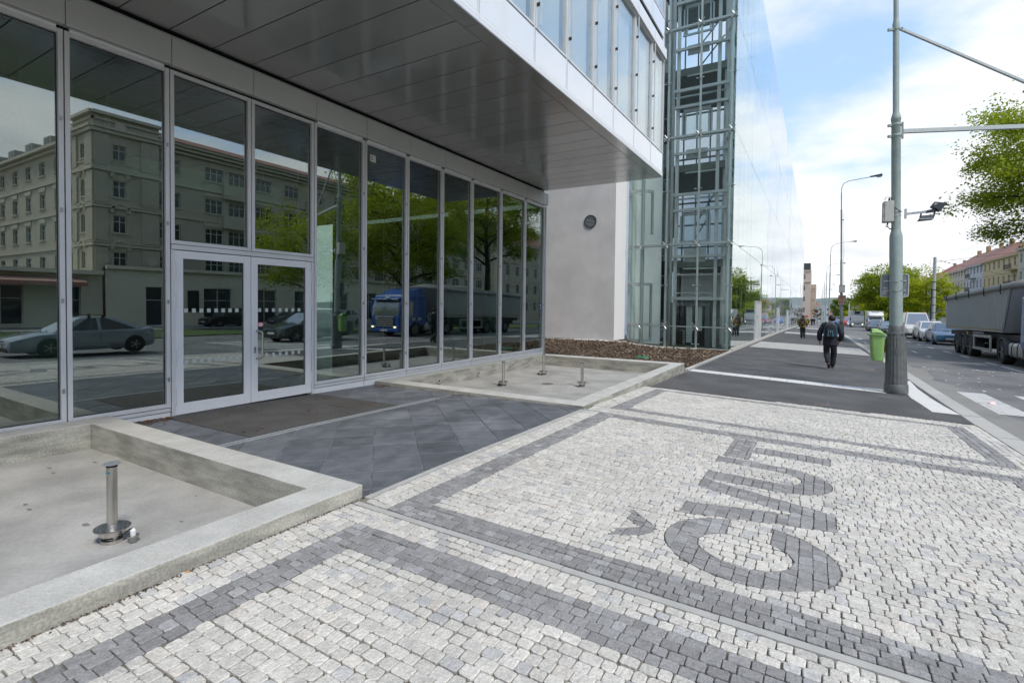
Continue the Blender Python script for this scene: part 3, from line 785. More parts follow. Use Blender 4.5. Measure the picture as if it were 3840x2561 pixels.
# small weeds coming up through the bark by the tower glass
m_weed = mat('weed_leaf', (.14, .19, .05), .7, var=.25, scale=20)
for k, (x, y, h_) in enumerate([(-5.0, 21.3, .28), (-4.55, 21.7, .2), (-5.35, 21.6, .35), (-4.3, 20.9, .18)]):
    b = MB(); 
    for q in range(9):
        a = r2.uniform(0, 6.28); L = h_ * r2.uniform(.6, 1.1); lean = r2.uniform(.1, .5)
        b.add([(-.005, 0, 0), (.005, 0, 0), (math.cos(a)*lean*L + .004, math.sin(a)*lean*L, L), (math.cos(a)*lean*L*.5 - .01, math.sin(a)*lean*L*.5 + .006, L*.55)], [(0, 1, 2), (0, 2, 3)])
    o = b.build('weed', m_weed, loc=(x, y, bark_z(x, y)))
    tag(o, ['spindly green weed in the bark before the tower glass', 'short green weed in the bark nearer the footway corner', 'tall dry weed in the bark before the left tower panes', 'tiny weed in the bark farthest from the tower glass'][k], 'weed', 'weeds in the bark bed')

# ------------------------------------------------------------------ office building: glazed ground floor under an overhang
ob = thing('office_building', 'modern office building with glazed ground floor, dark metal soffit and white glass storeys above', 'building', (0, 0, 0))
ys = [-3.30, -2.17, -1.05, .07, 1.20, 2.37, 3.46, 4.58, 5.69, 6.81, 7.97, 9.12, 10.28, 11.62, 12.93, 14.15]
GX = XF - .05
def frame_rect(mb, x0, x1, ya, yb, z0, z1, w, wb=None):
    wb = wb or w
    mb.box(x0, x1, ya, ya + w, z0, z1); mb.box(x0, x1, yb - w, yb, z0, z1)
    mb.box(x0 + .002, x1 - .002, ya + w, yb - w, z0, z0 + wb); mb.box(x0 + .002, x1 - .002, ya + w, yb - w, z1 - w, z1)
def window(ya, yb, z0, z1, clips=True):
    f = MB(); frame_rect(f, XF - .10, XF, ya + .006, yb - .006, z0, z1, .047, .05)
    fo = f.build('window_frame', m_alu, ob, bevel=.003)
    p = MB().box(GX - .014, GX, ya + .05, yb - .05, z0 + .045, z1 - .045)
    p.build('glass_pane', m_glass, ob)
    g = MB(); frame_rect(g, GX - .02, GX + .004, ya + .045, yb - .045, z0 + .042, z1 - .042, .018)
    g.build('gasket', m_alud, fo)
    if clips:
        zz_ = z0 + .35
        while zz_ < z1 - .2:
            c = MB().box(XF - .01, XF + .012, yb - .044, yb - .022, zz_, zz_ + .05); c.box(XF + .012, XF + .02, yb - .038, yb - .028, zz_ + .012, zz_ + .045)
            c.build('frame_clip', m_chrome, fo); zz_ += 1.02
for a, c in zip(ys, ys[1:]):
    if abs(a - 3.46) < .01 or abs(a - 4.58) < .01: window(a, c, 2.235, 4.50, False)
    else:
        window(a, c, .075, 4.50)
        pl = MB().box(XF - .08, XF - .012, a + .008, c - .008, -.35, .012); pl.build('plinth_panel', m_strip2, ob)
        MB().box(XF - .09, XF - .002, a + .008, c - .008, .020, .066).build('sill_rail', m_alu, ob, bevel=.003)
# dark backing behind the joints
MB().box(XF - .16, XF - .11, -3.3, 3.46, -.35, .07).build('base_backing', m_dark, ob)
MB().box(XF - .16, XF - .11, 5.69, 14.15, -.35, .07).build('base_backing', m_dark, ob)
# transom over the doors and door jambs
MB().box(XF - .10, XF + .004, 3.47, 5.68, 2.165, 2.228).build('transom', m_alu, ob, bevel=.003)
for a in (3.466, 5.640): MB().box(XF - .10, XF + .002, a, a + .044, -.12, 2.16).build('door_jamb', m_alu, ob, bevel=.003)
# double door: two leaves
m_door = mat('door_frame_paint', (.76, .765, .78), .4, metal=.1, var=.03)
m_dots = mat('etched_dots', (.48, .53, .51), .6, var=0)
doors = []
for k, (a, c) in enumerate(((3.515, 4.571), (4.579, 5.636))):
    d = MB(); frame_rect(d, XF - .075, XF - .012, a, c, -.045, 2.155, .105, .15)
    do = d.build('door_leaf', m_door, ob, bevel=.004)
    do['label'] = ['left leaf of the white glazed double door', 'right door leaf with the bow handle and red sticker'][k]
    MB().box(XF - .050, XF - .038, a + .10, c - .10, .10, 2.055).build('door_pane', m_glass, do)
    g = MB(); frame_rect(g, XF - .052, XF - .034, a + .098, c - .098, .098, 2.057, .014); g.build('door_gasket', m_alud, do)
    h_ = a - .004 if k == 0 else c + .004
    for z in (.10, .62, 1.38, 1.78):
        MB().cyl((XF - .004, h_, z), (XF - .004, h_, z + .22), .013, n=10).build('hinge', m_alu, do, smooth=True)
    for z in (.63, 1.325):                    # rows of etched squares on the glass
        n = 8 if k == 0 else 7
        for q in range(n):
            yy = a + .125 + q * (c - a - .25) / n
            if k == 1 and q == 0 and z < 1: continue
            MB().box(XF - .0375, XF - .0365, yy, yy + .05, z, z + .055).build('etched_square', m_dots, do)
doors_r = do
hp = MB().tube([(XF - .01, 4.66, .62), (XF + .05, 4.67, .62), (XF + .075, 4.69, .635), (XF + .08, 4.70, .66), (XF + .08, 4.70, 1.00), (XF + .075, 4.69, 1.025), (XF + .05, 4.67, 1.04), (XF - .01, 4.66, 1.04)], .014, 10)
hp.build('bow_handle', m_chrome, doors_r, smooth=True)
MB().box(XF - .012, XF - .004, 4.618, 4.652, .70, .80).build('lock_plate', m_chrome, doors_r, bevel=.004)
MB().cyl((XF - .004, 4.635, .76), (XF - .001, 4.635, .76), .009, n=10).build('keyhole', m_black, doors_r)
st = MB().box(XF - .0375, XF - .0355, 4.695, 4.79, 1.10, 1.165).build('push_sticker', mat('sticker_red', (.55, .04, .05), .5, var=0), doors_r)
b = MB(); b.cyl((XF - .0352, 4.7425, 1.1325), (XF - .0346, 4.7425, 1.1325), .03, n=20); b.v = [(x, 4.7425 + (y-4.7425)*1.25, 1.1325 + (z-1.1325)*.85) for x, y, z in b.v]
b.build('sticker_oval', mat('sticker_white', (.8, .8, .8), .5, var=0), doors_r)
def text(body, size, loc, rot, m, parent, name, ext=.0005, align='CENTER'):
    cu = bpy.data.curves.new(name, 'FONT'); cu.body = body; cu.size = size; cu.extrude = ext; cu.align_x = align; cu.align_y = 'CENTER'
    o = bpy.data.objects.new(name, cu); COL.objects.link(o); o.location = loc; o.rotation_euler = rot; o.parent = parent
    cu.materials.append(m)
    bpy.context.view_layer.update()
    me = bpy.data.meshes.new_from_object(o); bpy.data.objects.remove(o)
    o = bpy.data.objects.new(name, me); COL.objects.link(o); o.location = loc; o.rotation_euler = rot; o.parent = parent
    return o
m_red = mat('sign_red', (.50, .03, .04), .5, var=0)
text('SEM', .034, (XF - .0340, 4.7425, 1.1325), (math.pi/2, 0, math.pi/2), m_red, doors_r, 'sticker_text')
# fascia sheets over the glass
for k, (a, c) in enumerate(zip(ys, ys[1:])):
    MB().box(XF - .05, XF + .055, a + .004, c - .004, 4.545, 4.905).build('fascia_panel', m_fascia, ob, bevel=.004)
    if k not in (6, 7):
        b = MB().cyl((XF - .012, a + .05, 4.52), (XF - .012, c - .07, 4.52), .026, n=12); b.box(XF - .05, XF - .012, a + .05, c - .07, 4.503, 4.544)
        b.build('blind_roller', m_alu, ob, smooth=True)
MB().box(XF - .3, XF - .055, -3.3, 14.15, 4.49, 4.99).build('fascia_backing', m_dark, ob)
MB().box(XF - .05, XF + .06, 14.155, 14.24, 4.545, 4.905).build('fascia_end', m_fascia, ob)
MB().box(XF - .055, XF + .03, -3.3, 13.9, 4.91, 4.93).build('soffit_trim', m_alu, ob)
# corner post and blue film edge at the far end of the glass
MB().box(XF - .10, XF, 14.156, 14.21, -.3, 4.5).build('corner_post', m_alu, ob)
MB().cyl((XF + .01, 14.19, -.28), (XF + .01, 14.19, 4.5), .018, n=10).build('downpipe', m_chrome, ob, smooth=True)
# end wall of the hall: dark opaque panels added to block outside brightness
for k in range(5):
    x1 = XF - .12 - k * 1.7
    f = MB(); f.box(x1 - 1.7, x1 - 1.65, 14.16, 14.22, -.2, 4.5); f.box(x1 - 1.65, x1, 14.16, 14.22, -.2, .1)
    f.build('end_frame', m_alu, ob)
    MB().box(x1 - 1.65, x1, 14.185, 14.197, .1, 4.5).build('end_panel', m_inwall, ob)
# soffit
y = 13.955; k = 0
while y > -3.2:
    a = y - .555
    MB().box(-7.20, -3.885, a + .007, y - .007, 4.953, 4.975).build('soffit_panel', m_soffit, ob, bevel=.003)
    y = a
mulls = [-3.9, -2.78, -1.66, -.54, .6, 1.72, 2.86, 4.02, 5.25, 6.70, 7.83, 8.99, 10.09, 11.45, 12.81, 13.955]
UX = -3.655
for a, c in zip(mulls, mulls[1:]):
    MB().box(-3.875, UX, max(a, -3.3) + .004, c - .004, 4.951, 4.973).build('soffit_edge_panel', m_soffit, ob, bevel=.003)
MB().box(-7.36, -3.70, -3.3, 13.94, 4.99, 5.02).build('soffit_backing', m_dark, ob)
# upper storeys
MB().box(-22, -4.6, -4, 13.9, 5.03, 20).build('storeys_core', m_inwall, ob)
MB().box(-22, -3.70, 13.955, 14.06, 4.96, 20).build('storeys_end_wall', m_spandrel, ob)
for st_ in range(4):
    zb = 4.95 + 3.56 * st_
    for a, c in zip(mulls, mulls[1:]):
        if c < 2.5: continue
        if st_ == 0:
            MB().box(UX - .05, UX, a + .003, c - .003, zb + .012, zb + .068).build('edge_sheet', m_strip2, ob)
            MB().box(UX - .05, UX - .004, a + .003, c - .003, zb + .076, zb + .125).build('edge_sheet', m_strip2, ob)
        MB().box(UX - .045, UX - .012, a + .028, c - .028, zb + .135, zb + .605).build('spandrel_panel', m_spandrel, ob)
        f = MB(); frame_rect(f, UX - .07, UX - .002, a + .022, c - .022, zb + .630, zb + 3.10, .032); fo = f.build('upper_window', m_alu, ob)
        MB().box(UX - .04, UX - .03, a + .05, c - .05, zb + .66, zb + 3.07).build('upper_pane', m_glassup, fo)
        MB().box(UX - .16, UX - .15, a + .14, c - .03, zb + .64, zb + 3.09).build('roller_blind', m_blind, fo)
        q = MB(); q.box(UX - .03, UX - .022, a + .06, a + .085, zb + .66, zb + 3.07); q.build('inner_stile', m_steelp, fo)
        # blind box over each window
        MB().box(UX - .08, UX + .06, a + .012, c - .012, zb + 3.11, zb + 3.36).build('blind_box', m_strip2, ob, bevel=.005)
        MB().box(UX - .05, UX - .012, a + .028, c - .028, zb + 3.37, zb + 3.55).build('head_panel', m_spandrel, ob)
        MB().box(UX - .06, UX - .014, a - .02, a + .02, zb + .13, zb + 3.55).build('upper_mullion', m_alu, ob)
        r = MB()
        for dy_ in (.055, .085):
            r.cyl((UX + .045, a + dy_, zb + .66), (UX + .045, a + dy_, zb + 3.08), .009, n=6)
        ro = r.build('blind_guide', m_tube, fo, smooth=True); ro['kind'] = 'stuff'
        for z in (.95, 1.75, 2.6):
            MB().box(UX - .01, UX + .05, a + .035, a + .062, zb + z, zb + z + .045).build('guide_bracket', m_black, fo)
    MB().box(-4.6, UX - .10, 2.6, 13.9, zb + .10, zb + .6).build('floor_edge', m_inwall, ob)
# inside of the hall
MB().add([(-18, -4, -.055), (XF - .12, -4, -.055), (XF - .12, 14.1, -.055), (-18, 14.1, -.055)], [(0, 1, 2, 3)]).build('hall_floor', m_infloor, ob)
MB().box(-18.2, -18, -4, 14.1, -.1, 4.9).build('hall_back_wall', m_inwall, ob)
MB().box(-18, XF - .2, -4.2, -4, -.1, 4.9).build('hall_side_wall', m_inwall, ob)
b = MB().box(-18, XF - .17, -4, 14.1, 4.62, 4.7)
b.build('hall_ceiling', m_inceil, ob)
b = MB()
for k in range(16): b.box(-18, XF - .18, -3.6 + 1.12*k, -3.58 + 1.12*k, 4.612, 4.622)
for k in range(9): b.box(-8.3 - 1.12*k, -8.28 - 1.12*k, -4, 14.1, 4.611, 4.6215)
o = b.build('ceiling_joints', m_dark, ob); o['kind'] = 'stuff'
for (x, y) in [(-8.9, 2.7), (-8.9, 7.75), (-8.9, 11.8), (-8.9, 13.65), (-13, 2.7), (-13, 7.75), (-13, 11.8)]:
    MB().cyl((x, y, -.05), (x, y, 4.61), .27, n=28).build('hall_column', m_incol, ob, smooth=True)
# pale bulkhead with a rounded end, hung inside
P = [(-8.40, 3.5), (-8.40, 5.70)] + [(-8.65 + .25*math.cos(a), 5.70 + .25*math.sin(a)) for a in (.3, .6, .9, 1.2, 1.57)] + [(-10.5, 5.95), (-10.5, 3.5)]
MB().prism(P, 3.23, 3.53).build('hall_bulkhead', m_bulk, ob)
# pipes with lagging hanging from the ceiling
m_foil = mat('foil_lagging', (.55, .55, .5), .3, metal=.9, var=.2, scale=30)
for dy_ in (0, .16):
    MB().tube([(-9.5, 6.05 + dy_, 4.6), (-9.5, 6.05 + dy_, 4.1), (-9.5, 6.0 + dy_, 3.95), (-9.45, 6.05 + dy_, 3.75), (-9.4, 6.3 + dy_, 3.62)], .035, 10).build('lagged_pipe', m_foil, ob, smooth=True)
for y in (3.35, 6.5): MB().box(-8.9, -8.86, y, y + .05, 3.0, 4.61).build('hanging_rail', m_steelp, ob)
m_brass = mat('turnstile_steel', (.50, .47, .38), .3, metal=.8, var=.1)
for y in (2.75, 4.15, 5.3):
    b = MB(); b.box(-9.6, -8.9, y, y + .22, .0, .95); bo = b.build('turnstile', m_brass, ob, bevel=.03)
    MB().cyl((-9.2, y + .22, .82), (-9.2, y + .75, .80), .018, n=8).build('turnstile_bar', m_chrome, bo, smooth=True)
# little label stuck on the glass, lettered sticker on the last pane
o = MB().box(GX + .001, GX + .002, 6.98, 7.12, 4.17, 4.30).build('paper_label', mat('label_paper', (.6, .6, .58), .8, var=0), ob)
for z in (4.20, 4.225, 4.26): MB().box(GX + .0022, GX + .0028, 7.0, 7.05, z, z + .012).build('label_print', m_black, o)
o = MB().box(GX + .001, GX + .002, 13.95, 14.06, 1.28, 1.52).build('alarm_sticker', mat('sticker_navy', (.02, .04, .12), .5, var=0), ob)
MB().box(GX + .0022, GX + .0028, 13.97, 14.03, 1.42, 1.47).build('sticker_print', m_dots, o)
MB().box(GX + .0022, GX + .0028, 13.98, 14.04, 1.33, 1.37).build('sticker_print', m_dots, o)

# ------------------------------------------------------------------ pale rendered block with a round vent
wb = thing('rendered_block', 'pale rendered windowless block with a round louvred vent beside the lift tower', 'building', (0, 0, 0))
b = MB().box(-24, -7.40, 20.87, 22.26, -.045, 16); b.m = [0, 0, 0, 1, 0, 0]
b.build('wall', [m_render, mat('white_return', (.80, .80, .79), .9, var=.02)], wb, bevel=.01)
MB().box(-24, -7.44, 21.0, 24.0, -.6, -.05).build('recessed_plinth', mat('plinth_grey', (.16, .17, .18), .8), wb)
v = MB()
vx, vz, vy = -8.545, 5.09, 20.87
v.cyl((vx, vy - .035, vz), (vx, vy + .01, vz), .275, n=36, caps=True); 
b = MB()
n = 36
ring = []
for r, yy in ((.285, vy + .005), (.285, vy - .04), (.235, vy - .04), (.235, vy - .004)):
    ring.append([(vx + r*math.cos(2*math.pi*k/n), yy, vz + r*math.sin(2*math.pi*k/n)) for k in range(n)])
vs = [p for q in ring for p in q]
b.add(vs, [(i*n + k, i*n + (k+1) % n, (i+1)*n + (k+1) % n, (i+1)*n + k) for i in range(3) for k in range(n)])
m_vent = mat('vent_grey', (.045, .055, .06), .5, var=.05)
vo = b.build('vent', m_vent, wb, smooth=True)
MB().cyl((vx, vy - .003, vz), (vx, vy - .0025, vz), .236, n=32).build('vent_backing', m_black, vo)
for k in range(8):
    z = vz - .205 + k * .0585; hw = math.sqrt(max(.01, .233**2 - (z - vz)**2))
    MB().hexa([(vx-hw, vy-.034, z-.018), (vx+hw, vy-.034, z-.018), (vx+hw, vy-.008, z+.012), (vx-hw, vy-.008, z+.012),
               (vx-hw, vy-.036, z-.008), (vx+hw, vy-.036, z-.008), (vx+hw, vy-.008, z+.02), (vx-hw, vy-.008, z+.02)]).build('vent_louvre', m_colgrey, vo)

# ------------------------------------------------------------------ glass lift tower and mirror-glazed building behind it
lt = thing('lift_tower', 'tall glass lift tower with exposed grey steel frames and spider fittings', 'building', (0, 0, 0))
GY = 22.20
zl = [-.28, .60, 4.07, 8.60, 13.14, 17.7, 22.2]
xl = [-7.03, -5.63, -4.33, -2.965]
for z0, z1 in zip(zl, zl[1:]):
    for x0, x1 in zip(xl, xl[1:]):
        MB().box(x0 + .006, x1 - .006, GY, GY + .014, z0 + .006, z1 - .006).build('glass_pane', m_tglass, lt)
    MB().box(-7.40, -7.045, GY + .35, GY + .364, z0 + .006, z1 - .006).build('side_pane', m_tglass, lt)
def spider(x, z, mid):
    s = MB(); s.cyl((x, GY - .03, z), (x, GY + .12, z), .022, n=8)
    d = [(-.13, 0), (.13, 0)] if mid else [(-.11, -.13), (.11, -.13), (-.11, .13), (.11, .13)]
    for a, c in d:
        s.cyl((x, GY - .01, z), (x + a, GY - .045, z + c), .014, .010, n=6); s.sphere((x + a, GY - .045, z + c), .026, 8, 5)
    return s.build('spider_fitting', m_chrome, lt, smooth=True)
for x in (-5.63, -4.33, -3.06, -6.75):
    for z in zl[1:-1]: spider(x, z, False)
    for za, zb_ in zip(zl[1:], zl[2:]): spider(x, (za + zb_)/2, True)
    spider(x, -.12, True)
for z in (0.55, .62, 2.4, 4.0, 4.1, 6.3, 8.5, 8.65): 
    s = MB().cyl((-7.22, GY - .05, z), (-7.22, GY + .3, z), .018, n=6); s.sphere((-7.2, GY - .06, z), .03, 8, 5); s.build('wall_fitting', m_chrome, lt, smooth=True)
def post(x, y, w, d, z0=-.3, z1=22, m=m_steelp, nm='steel_post'): return MB().box(x - w/2, x + w/2, y - d/2, y + d/2, z0, z1).build(nm, m, lt, bevel=.006)
def beamx(x0, x1, y, z, d, h, m=m_steelp, nm='steel_beam'): return MB().box(x0, x1, y - d/2, y + d/2, z - h/2, z + h/2).build(nm, m, lt, bevel=.004)
# outer round tubes
MB().cyl((-3.19, GY + .40, -.3), (-3.19, GY + .40, 22), .088, n=18).build('round_column', m_tube, lt, smooth=True)
MB().cyl((-6.72, GY + .30, -.3), (-6.72, GY + .30, 22), .082, n=18).build('round_column', m_colgrey, lt, smooth=True)
for za, zb_ in ((-.1, .66), (.66, 2.42), (4.65, 6.55)):
    MB().cyl((-6.42, GY + .7, za), (-6.42, GY + .7, zb_), .062, n=14).build('stub_column', m_colgrey, lt, smooth=True)
for z in (-.1, .62, 2.42, 6.55):
    MB().beam((-6.72, GY + .30, z), (-6.40, GY + .72, z), .09, .12).build('strut', m_tube, lt)
    MB().box(-7.36, -6.80, GY + .26, GY + .32, z - .06, z + .06).build('wall_strut', m_steelp, lt)
for x in (-5.63, -4.33): post(x, GY + .11, .075, .11, nm='glazing_post')
for x in (-5.50, -3.80, -3.42): post(x, GY + 1.25, .13, .16)
post(-5.86, GY + 1.9, .12, .12); post(-3.80, GY + 3.2, .14, .14); post(-3.4, GY + 3.2, .14, .14); post(-6.15, GY + 2.6, .16, .16)
for i, z in enumerate(zl[1:-1]):
    if i == 0:
        beamx(-7.03, -2.99, GY + .05, z, .05, .045, m_tube, 'glazing_rail'); continue
    beamx(-7.03, -2.99, GY + .10, z, .16, .10); MB().box(-7.03, -2.99, GY + .0155, GY + .03, z - .02, z + .02).build('glazing_rail', m_tube, lt)
    beamx(-5.6, -3.3, GY + 1.1, z - .42, .12, .11)
    beamx(-5.6, -3.3, GY + .95, z + 2.28, .12, .12); beamx(-5.75, -3.4, GY + 1.45, z + 2.18, .10, .06, m_tube)
    beamx(-5.6, -3.3, GY + 1.1, z + 1.62, .12, .12)
    # lift sill plate, landing slab, header
    MB().box(-5.12, -4.22, GY + 1.22, GY + 1.27, z - .66, z - .24).build('sill_plate', m_galv, lt, bevel=.005)
    MB().box(-6.9, -3.2, GY + 3.0, GY + 7.8, z - .75, z - .42).build('floor_slab', mat('slab_grey', (.18, .20, .19), .8) if 'slab_grey' not in bpy.data.materials else bpy.data.materials['slab_grey'], lt)
    MB().box(-5.5, -4.15, GY + 2.9, GY + 2.96, z - .86, z - .80).build('strip_lamp', mat('lamp_tube', (.6, .68, .65), .4, var=0) if 'lamp_tube' not in bpy.data.materials else bpy.data.materials['lamp_tube'], lt)
    MB().box(-5.25, -4.12, GY + 1.22, GY + 1.34, z + 1.40, z + 1.55).build('lift_header', m_galv, lt, bevel=.005)
    MB().box(-5.35, -4.05, GY + 1.25, GY + 1.32, z + .22, z + .30).build('lift_threshold', m_galv, lt)
    for x in (-5.30, -5.18, -4.70, -4.20, -4.08): MB().box(x - .028, x + .028, GY + 1.24, GY + 1.33, z + .30, z + 1.40).build('lift_jamb', m_galv, lt)
    for x0, x1 in ((-5.15, -4.73), (-4.67, -4.23)): MB().box(x0, x1, GY + 1.28, GY + 1.292, z + .30, z + 1.40).build('lift_door_pane', m_tglass, lt)
    for za in (z - .42, z + .9):
        MB().beam((-3.42, GY + 1.25, za), (-3.42, GY + 3.2, za - .75), .08, .08).build('brace', m_steelp, lt)
        MB().beam((-5.86, GY + 1.9, za), (-6.15, GY + 2.6, za - .7), .07, .07).build('brace', m_steelp, lt)
    MB().beam((-3.42, GY + 1.2, z), (-3.19, GY + .45, z), .06, .10).build('strut', m_steelp, lt)
    for k in range(4): beamx(-6.9, -6.0, GY + 2.3, z - 1.2 + k*.95, .05, .05, m_tube)
    # side lattice of the shaft on the street side
    for k in range(6): MB().box(-3.36, -3.33, GY + 1.2, GY + 6.5, z + .3 + k*.62, z + .36 + k*.62).build('lattice_rail', m_steelp, lt)
    for k in range(3): MB().beam((-3.34, GY + 1.4 + 1.6*k, z + .2), (-3.34, GY + 2.9 + 1.6*k, z + 3.6), .05, .05).build('lattice_brace', m_steelp, lt)
# ground storey portal of the lift, walls and floor
m_portal = mat('portal_steel', (.15, .17, .175), .45, metal=.3, var=.1)
b = MB(); b.box(-5.80, -5.66, GY + 1.75, GY + 1.95, -.3, 1.62); b.box(-4.28, -4.12, GY + 1.75, GY + 1.95, -.3, 1.62); b.box(-5.66, -4.28, GY + 1.75, GY + 1.95, 1.46, 1.62)
po = b.build('lift_portal', m_portal, lt, bevel=.01)
MB().box(-5.66, -4.28, GY + 1.86, GY + 1.90, -.3, 1.46).build('portal_door', mat('dark_door', (.022, .024, .024), .25, var=.2), po)
MB().box(-5.10, -4.84, GY + 1.85, GY + 1.858, -.2, 1.44).build('door_window', mat('door_light', (.55, .62, .57), .4, var=.05), po)
MB().box(-4.66, -4.42, GY + 1.85, GY + 1.858, .35, 1.44).build('door_window', bpy.data.materials['door_light'], po)
beamx(-5.6, -3.3, GY + 1.1, 1.80, .12, .13); beamx(-5.6, -3.6, GY + 1.4, 2.05, .05, .04, m_tube); beamx(-5.6, -3.3, GY + 1.3, 2.85, .05, .05, m_tube)
MB().box(-5.15, -4.2, GY + 1.22, GY + 1.27, 3.83, 4.0).build('sill_plate', m_galv, lt)
m_twall = mat('stair_wall', (.84, .86, .84), .8, var=.05)
MB().box(-7.0, -2.99, GY + 8, GY + 8.2, -.4, 3.3).build('back_wall', mat('tower_back', (.22, .25, .24), .7, var=.15, scale=.5), lt)
MB().box(-21.9, -3.03, GY + 19.6, GY + 19.9, -1, 18.5).build('atrium_backdrop', mat('backdrop_sky_pale', (.74, .79, .84), .6, var=.05), lt)  # blue-white wall added as bright backdrop, standing in for sky beyond
for k in range(14):                            # lattice of the atrium seen through the lift doors
    z = 3.5 + 1.25*k; MB().box(-7.0, -2.99, GY + 8.0, GY + 8.08, z, z + .09).build('atrium_rail', m_colgrey, lt)
for k in range(6): MB().box(-6.8 + .72*k, -6.73 + .72*k, GY + 8.1, GY + 8.18, 3.3, 20).build('atrium_post', m_colgrey, lt)
for k in range(8): MB().beam((-6.8 + .72*(k % 5), GY + 8.15, 4 + 2.0*k), (-5.4 + .72*(k % 4), GY + 8.15, 6.4 + 2.0*k), .06, .06).build('atrium_brace', m_colgrey, lt)
MB().box(-5.9, -4.0, GY + 4.2, GY + 4.3, 1.75, 3.1).build('stair_wall', m_twall, lt)
MB().box(-7.4, -7.30, GY + .4, GY + 8, -.3, 22).build('side_wall', m_twall, lt)
MB().box(-7.4, -6.22, GY + 1.55, GY + 1.65, -.3, 22).build('stair_wall', m_twall, lt)
for k in range(1, 5): MB().box(-7.29, -7.27, GY + 1.4 + 1.3*k, GY + 2.3 + 1.3*k, .2 + .0*k, 20).build('wall_panel', mat('panel_dark', (.05, .06, .065), .4) if 'panel_dark' not in bpy.data.materials else bpy.data.materials['panel_dark'], lt)
MB().add([(-7.3, GY + .02, -.30), (-2.98, GY + .02, -.30), (-2.98, GY + 8, -.30), (-7.3, GY + 8, -.30)], [(0, 1, 2, 3)]).build('lift_hall_floor', m_infloor, lt)
MB().box(-7.04, -2.97, GY - .06, GY + .10, -.9, -.285).build('plinth', m_conc, lt)
for k, (x, z0, z1) in enumerate([(-6.3, .8, 3.6), (-6.0, 4.7, 7.6), (-6.3, 9.2, 12)]):
    MB().box(x - .35, x + .25, GY + 2.7, GY + 2.75, z0, z1).build('shaft_panel', bpy.data.materials['panel_dark'], lt)
m_blue = mat('blue_screen', (.03, .07, .15), .4, var=.2)
for z in (3.1, 7.7, 12.2): MB().box(-3.33, -3.0, GY + 3, GY + 7, z, z + .5).build('blue_panel', m_blue, lt)
for k in range(9): MB().box(-5.05, -4.95, GY + .9, GY + .93, -.2 + k*.07, -.185 + k*.07).build('ladder_rung', m_tube, lt)

mg = thing('mirror_building', 'long mirror-glazed building reflecting the sky and street beyond the lift tower', 'building', (0, 0, 0))
def mirror(name):
    m = bpy.data.materials.new(name); m.use_nodes = True; t = m.node_tree; t.nodes.clear()
    o = N('ShaderNodeOutputMaterial', t); mix = N('ShaderNodeMixShader', t); lw = N('ShaderNodeLayerWeight', t); lw.inputs['Blend'].default_value = .5
    fac = mathn(t, 'ADD', mathn(t, 'MULTIPLY', mathn(t, 'POWER', lw.outputs['Facing'], 4.0), .72), .26, clamp=True)
    df = N('ShaderNodeBsdfDiffuse', t); df.inputs[0].default_value = (.44, .49, .51, 1)
    gl = N('ShaderNodeBsdfGlossy', t); gl.inputs['Roughness'].default_value = 0.0; gl.inputs['Color'].default_value = (.93, .96, .97, 1)
    link(t, fac, mix.inputs[0]); link(t, df.outputs[0], mix.inputs[1]); link(t, gl.outputs[0], mix.inputs[2]); link(t, mix.outputs[0], o.inputs[0])
    return m
m_mirror = mirror('mirror_glass'); m_mclear = glass('mirror_clear', (.80, .88, .86), .22, power=3.2)
MX = -2.96
ym = [22.2] + [22.2 + 1.633 * k for k in range(1, 75)]
zm = [-.62, .60, 4.07, 8.60, 13.14, 18.72]
far_b = MB(); joints = MB(); r3 = random.Random(11)
YEND = ym[-1]
for k, (a, c) in enumerate(zip(ym, ym[1:])):
    if abs(a - 31.998) < .9 or abs(a - 33.6) < .2: low_open = True
    else: low_open = False
    for i, (z0, z1) in enumerate(zip(zm, zm[1:])):
        if i == 0: z0 = GZ(-2.96, c) + .12
        if z1 - z0 < .05: continue
        t1 = r3.gauss(0, .0022); t2 = r3.gauss(0, .0016); g = .010
        P = [(a + g, z0 + g), (c - g, z0 + g), (c - g, z1 - g), (a + g, z1 - g)]
        vs = []
        for (y, z) in P:
            dx_ = t1 * (y - (a + c)/2) / 1.0 + t2 * (z - (z0 + z1)/2) * .4
            vs.append((MX + dx_, y, z))
        vs2 = [(x - .02, y, z) for x, y, z in vs]
        fs = [(0, 1, 2, 3), (4, 7, 6, 5), (0, 4, 5, 1), (1, 5, 6, 2), (2, 6, 7, 3), (3, 7, 4, 0)]
        if k < 10: MB().add(vs + vs2, fs).build('mirror_pane', m_mclear if k < 10 else m_mirror, mg)
        else: far_b.add(vs + vs2, fs)
o = far_b.build('mirror_panes', m_mirror, mg); o['kind'] = 'stuff'
MB().box(-22, MX - .06, GY + 20, YEND - .05, -4, 18.6).build('core', mat('mirror_backing', (.10, .115, .12), .8, var=0), mg)
b = MB()
for j in range(60):
    y0 = 22.2 + (YEND - 22.2)*j/60; y1 = 22.2 + (YEND - 22.2)*(j+1)/60
    P = [(MX - .05, y0), (MX + .09, y0), (MX + .09, y1), (MX - .05, y1)]
    b.hexa([(x, y, GZ(-2.96, y) - .3) for x, y in P] + [(x, y, GZ(-2.96, y) + .10) for x, y in P])
b.build('plinth', m_conc, mg)
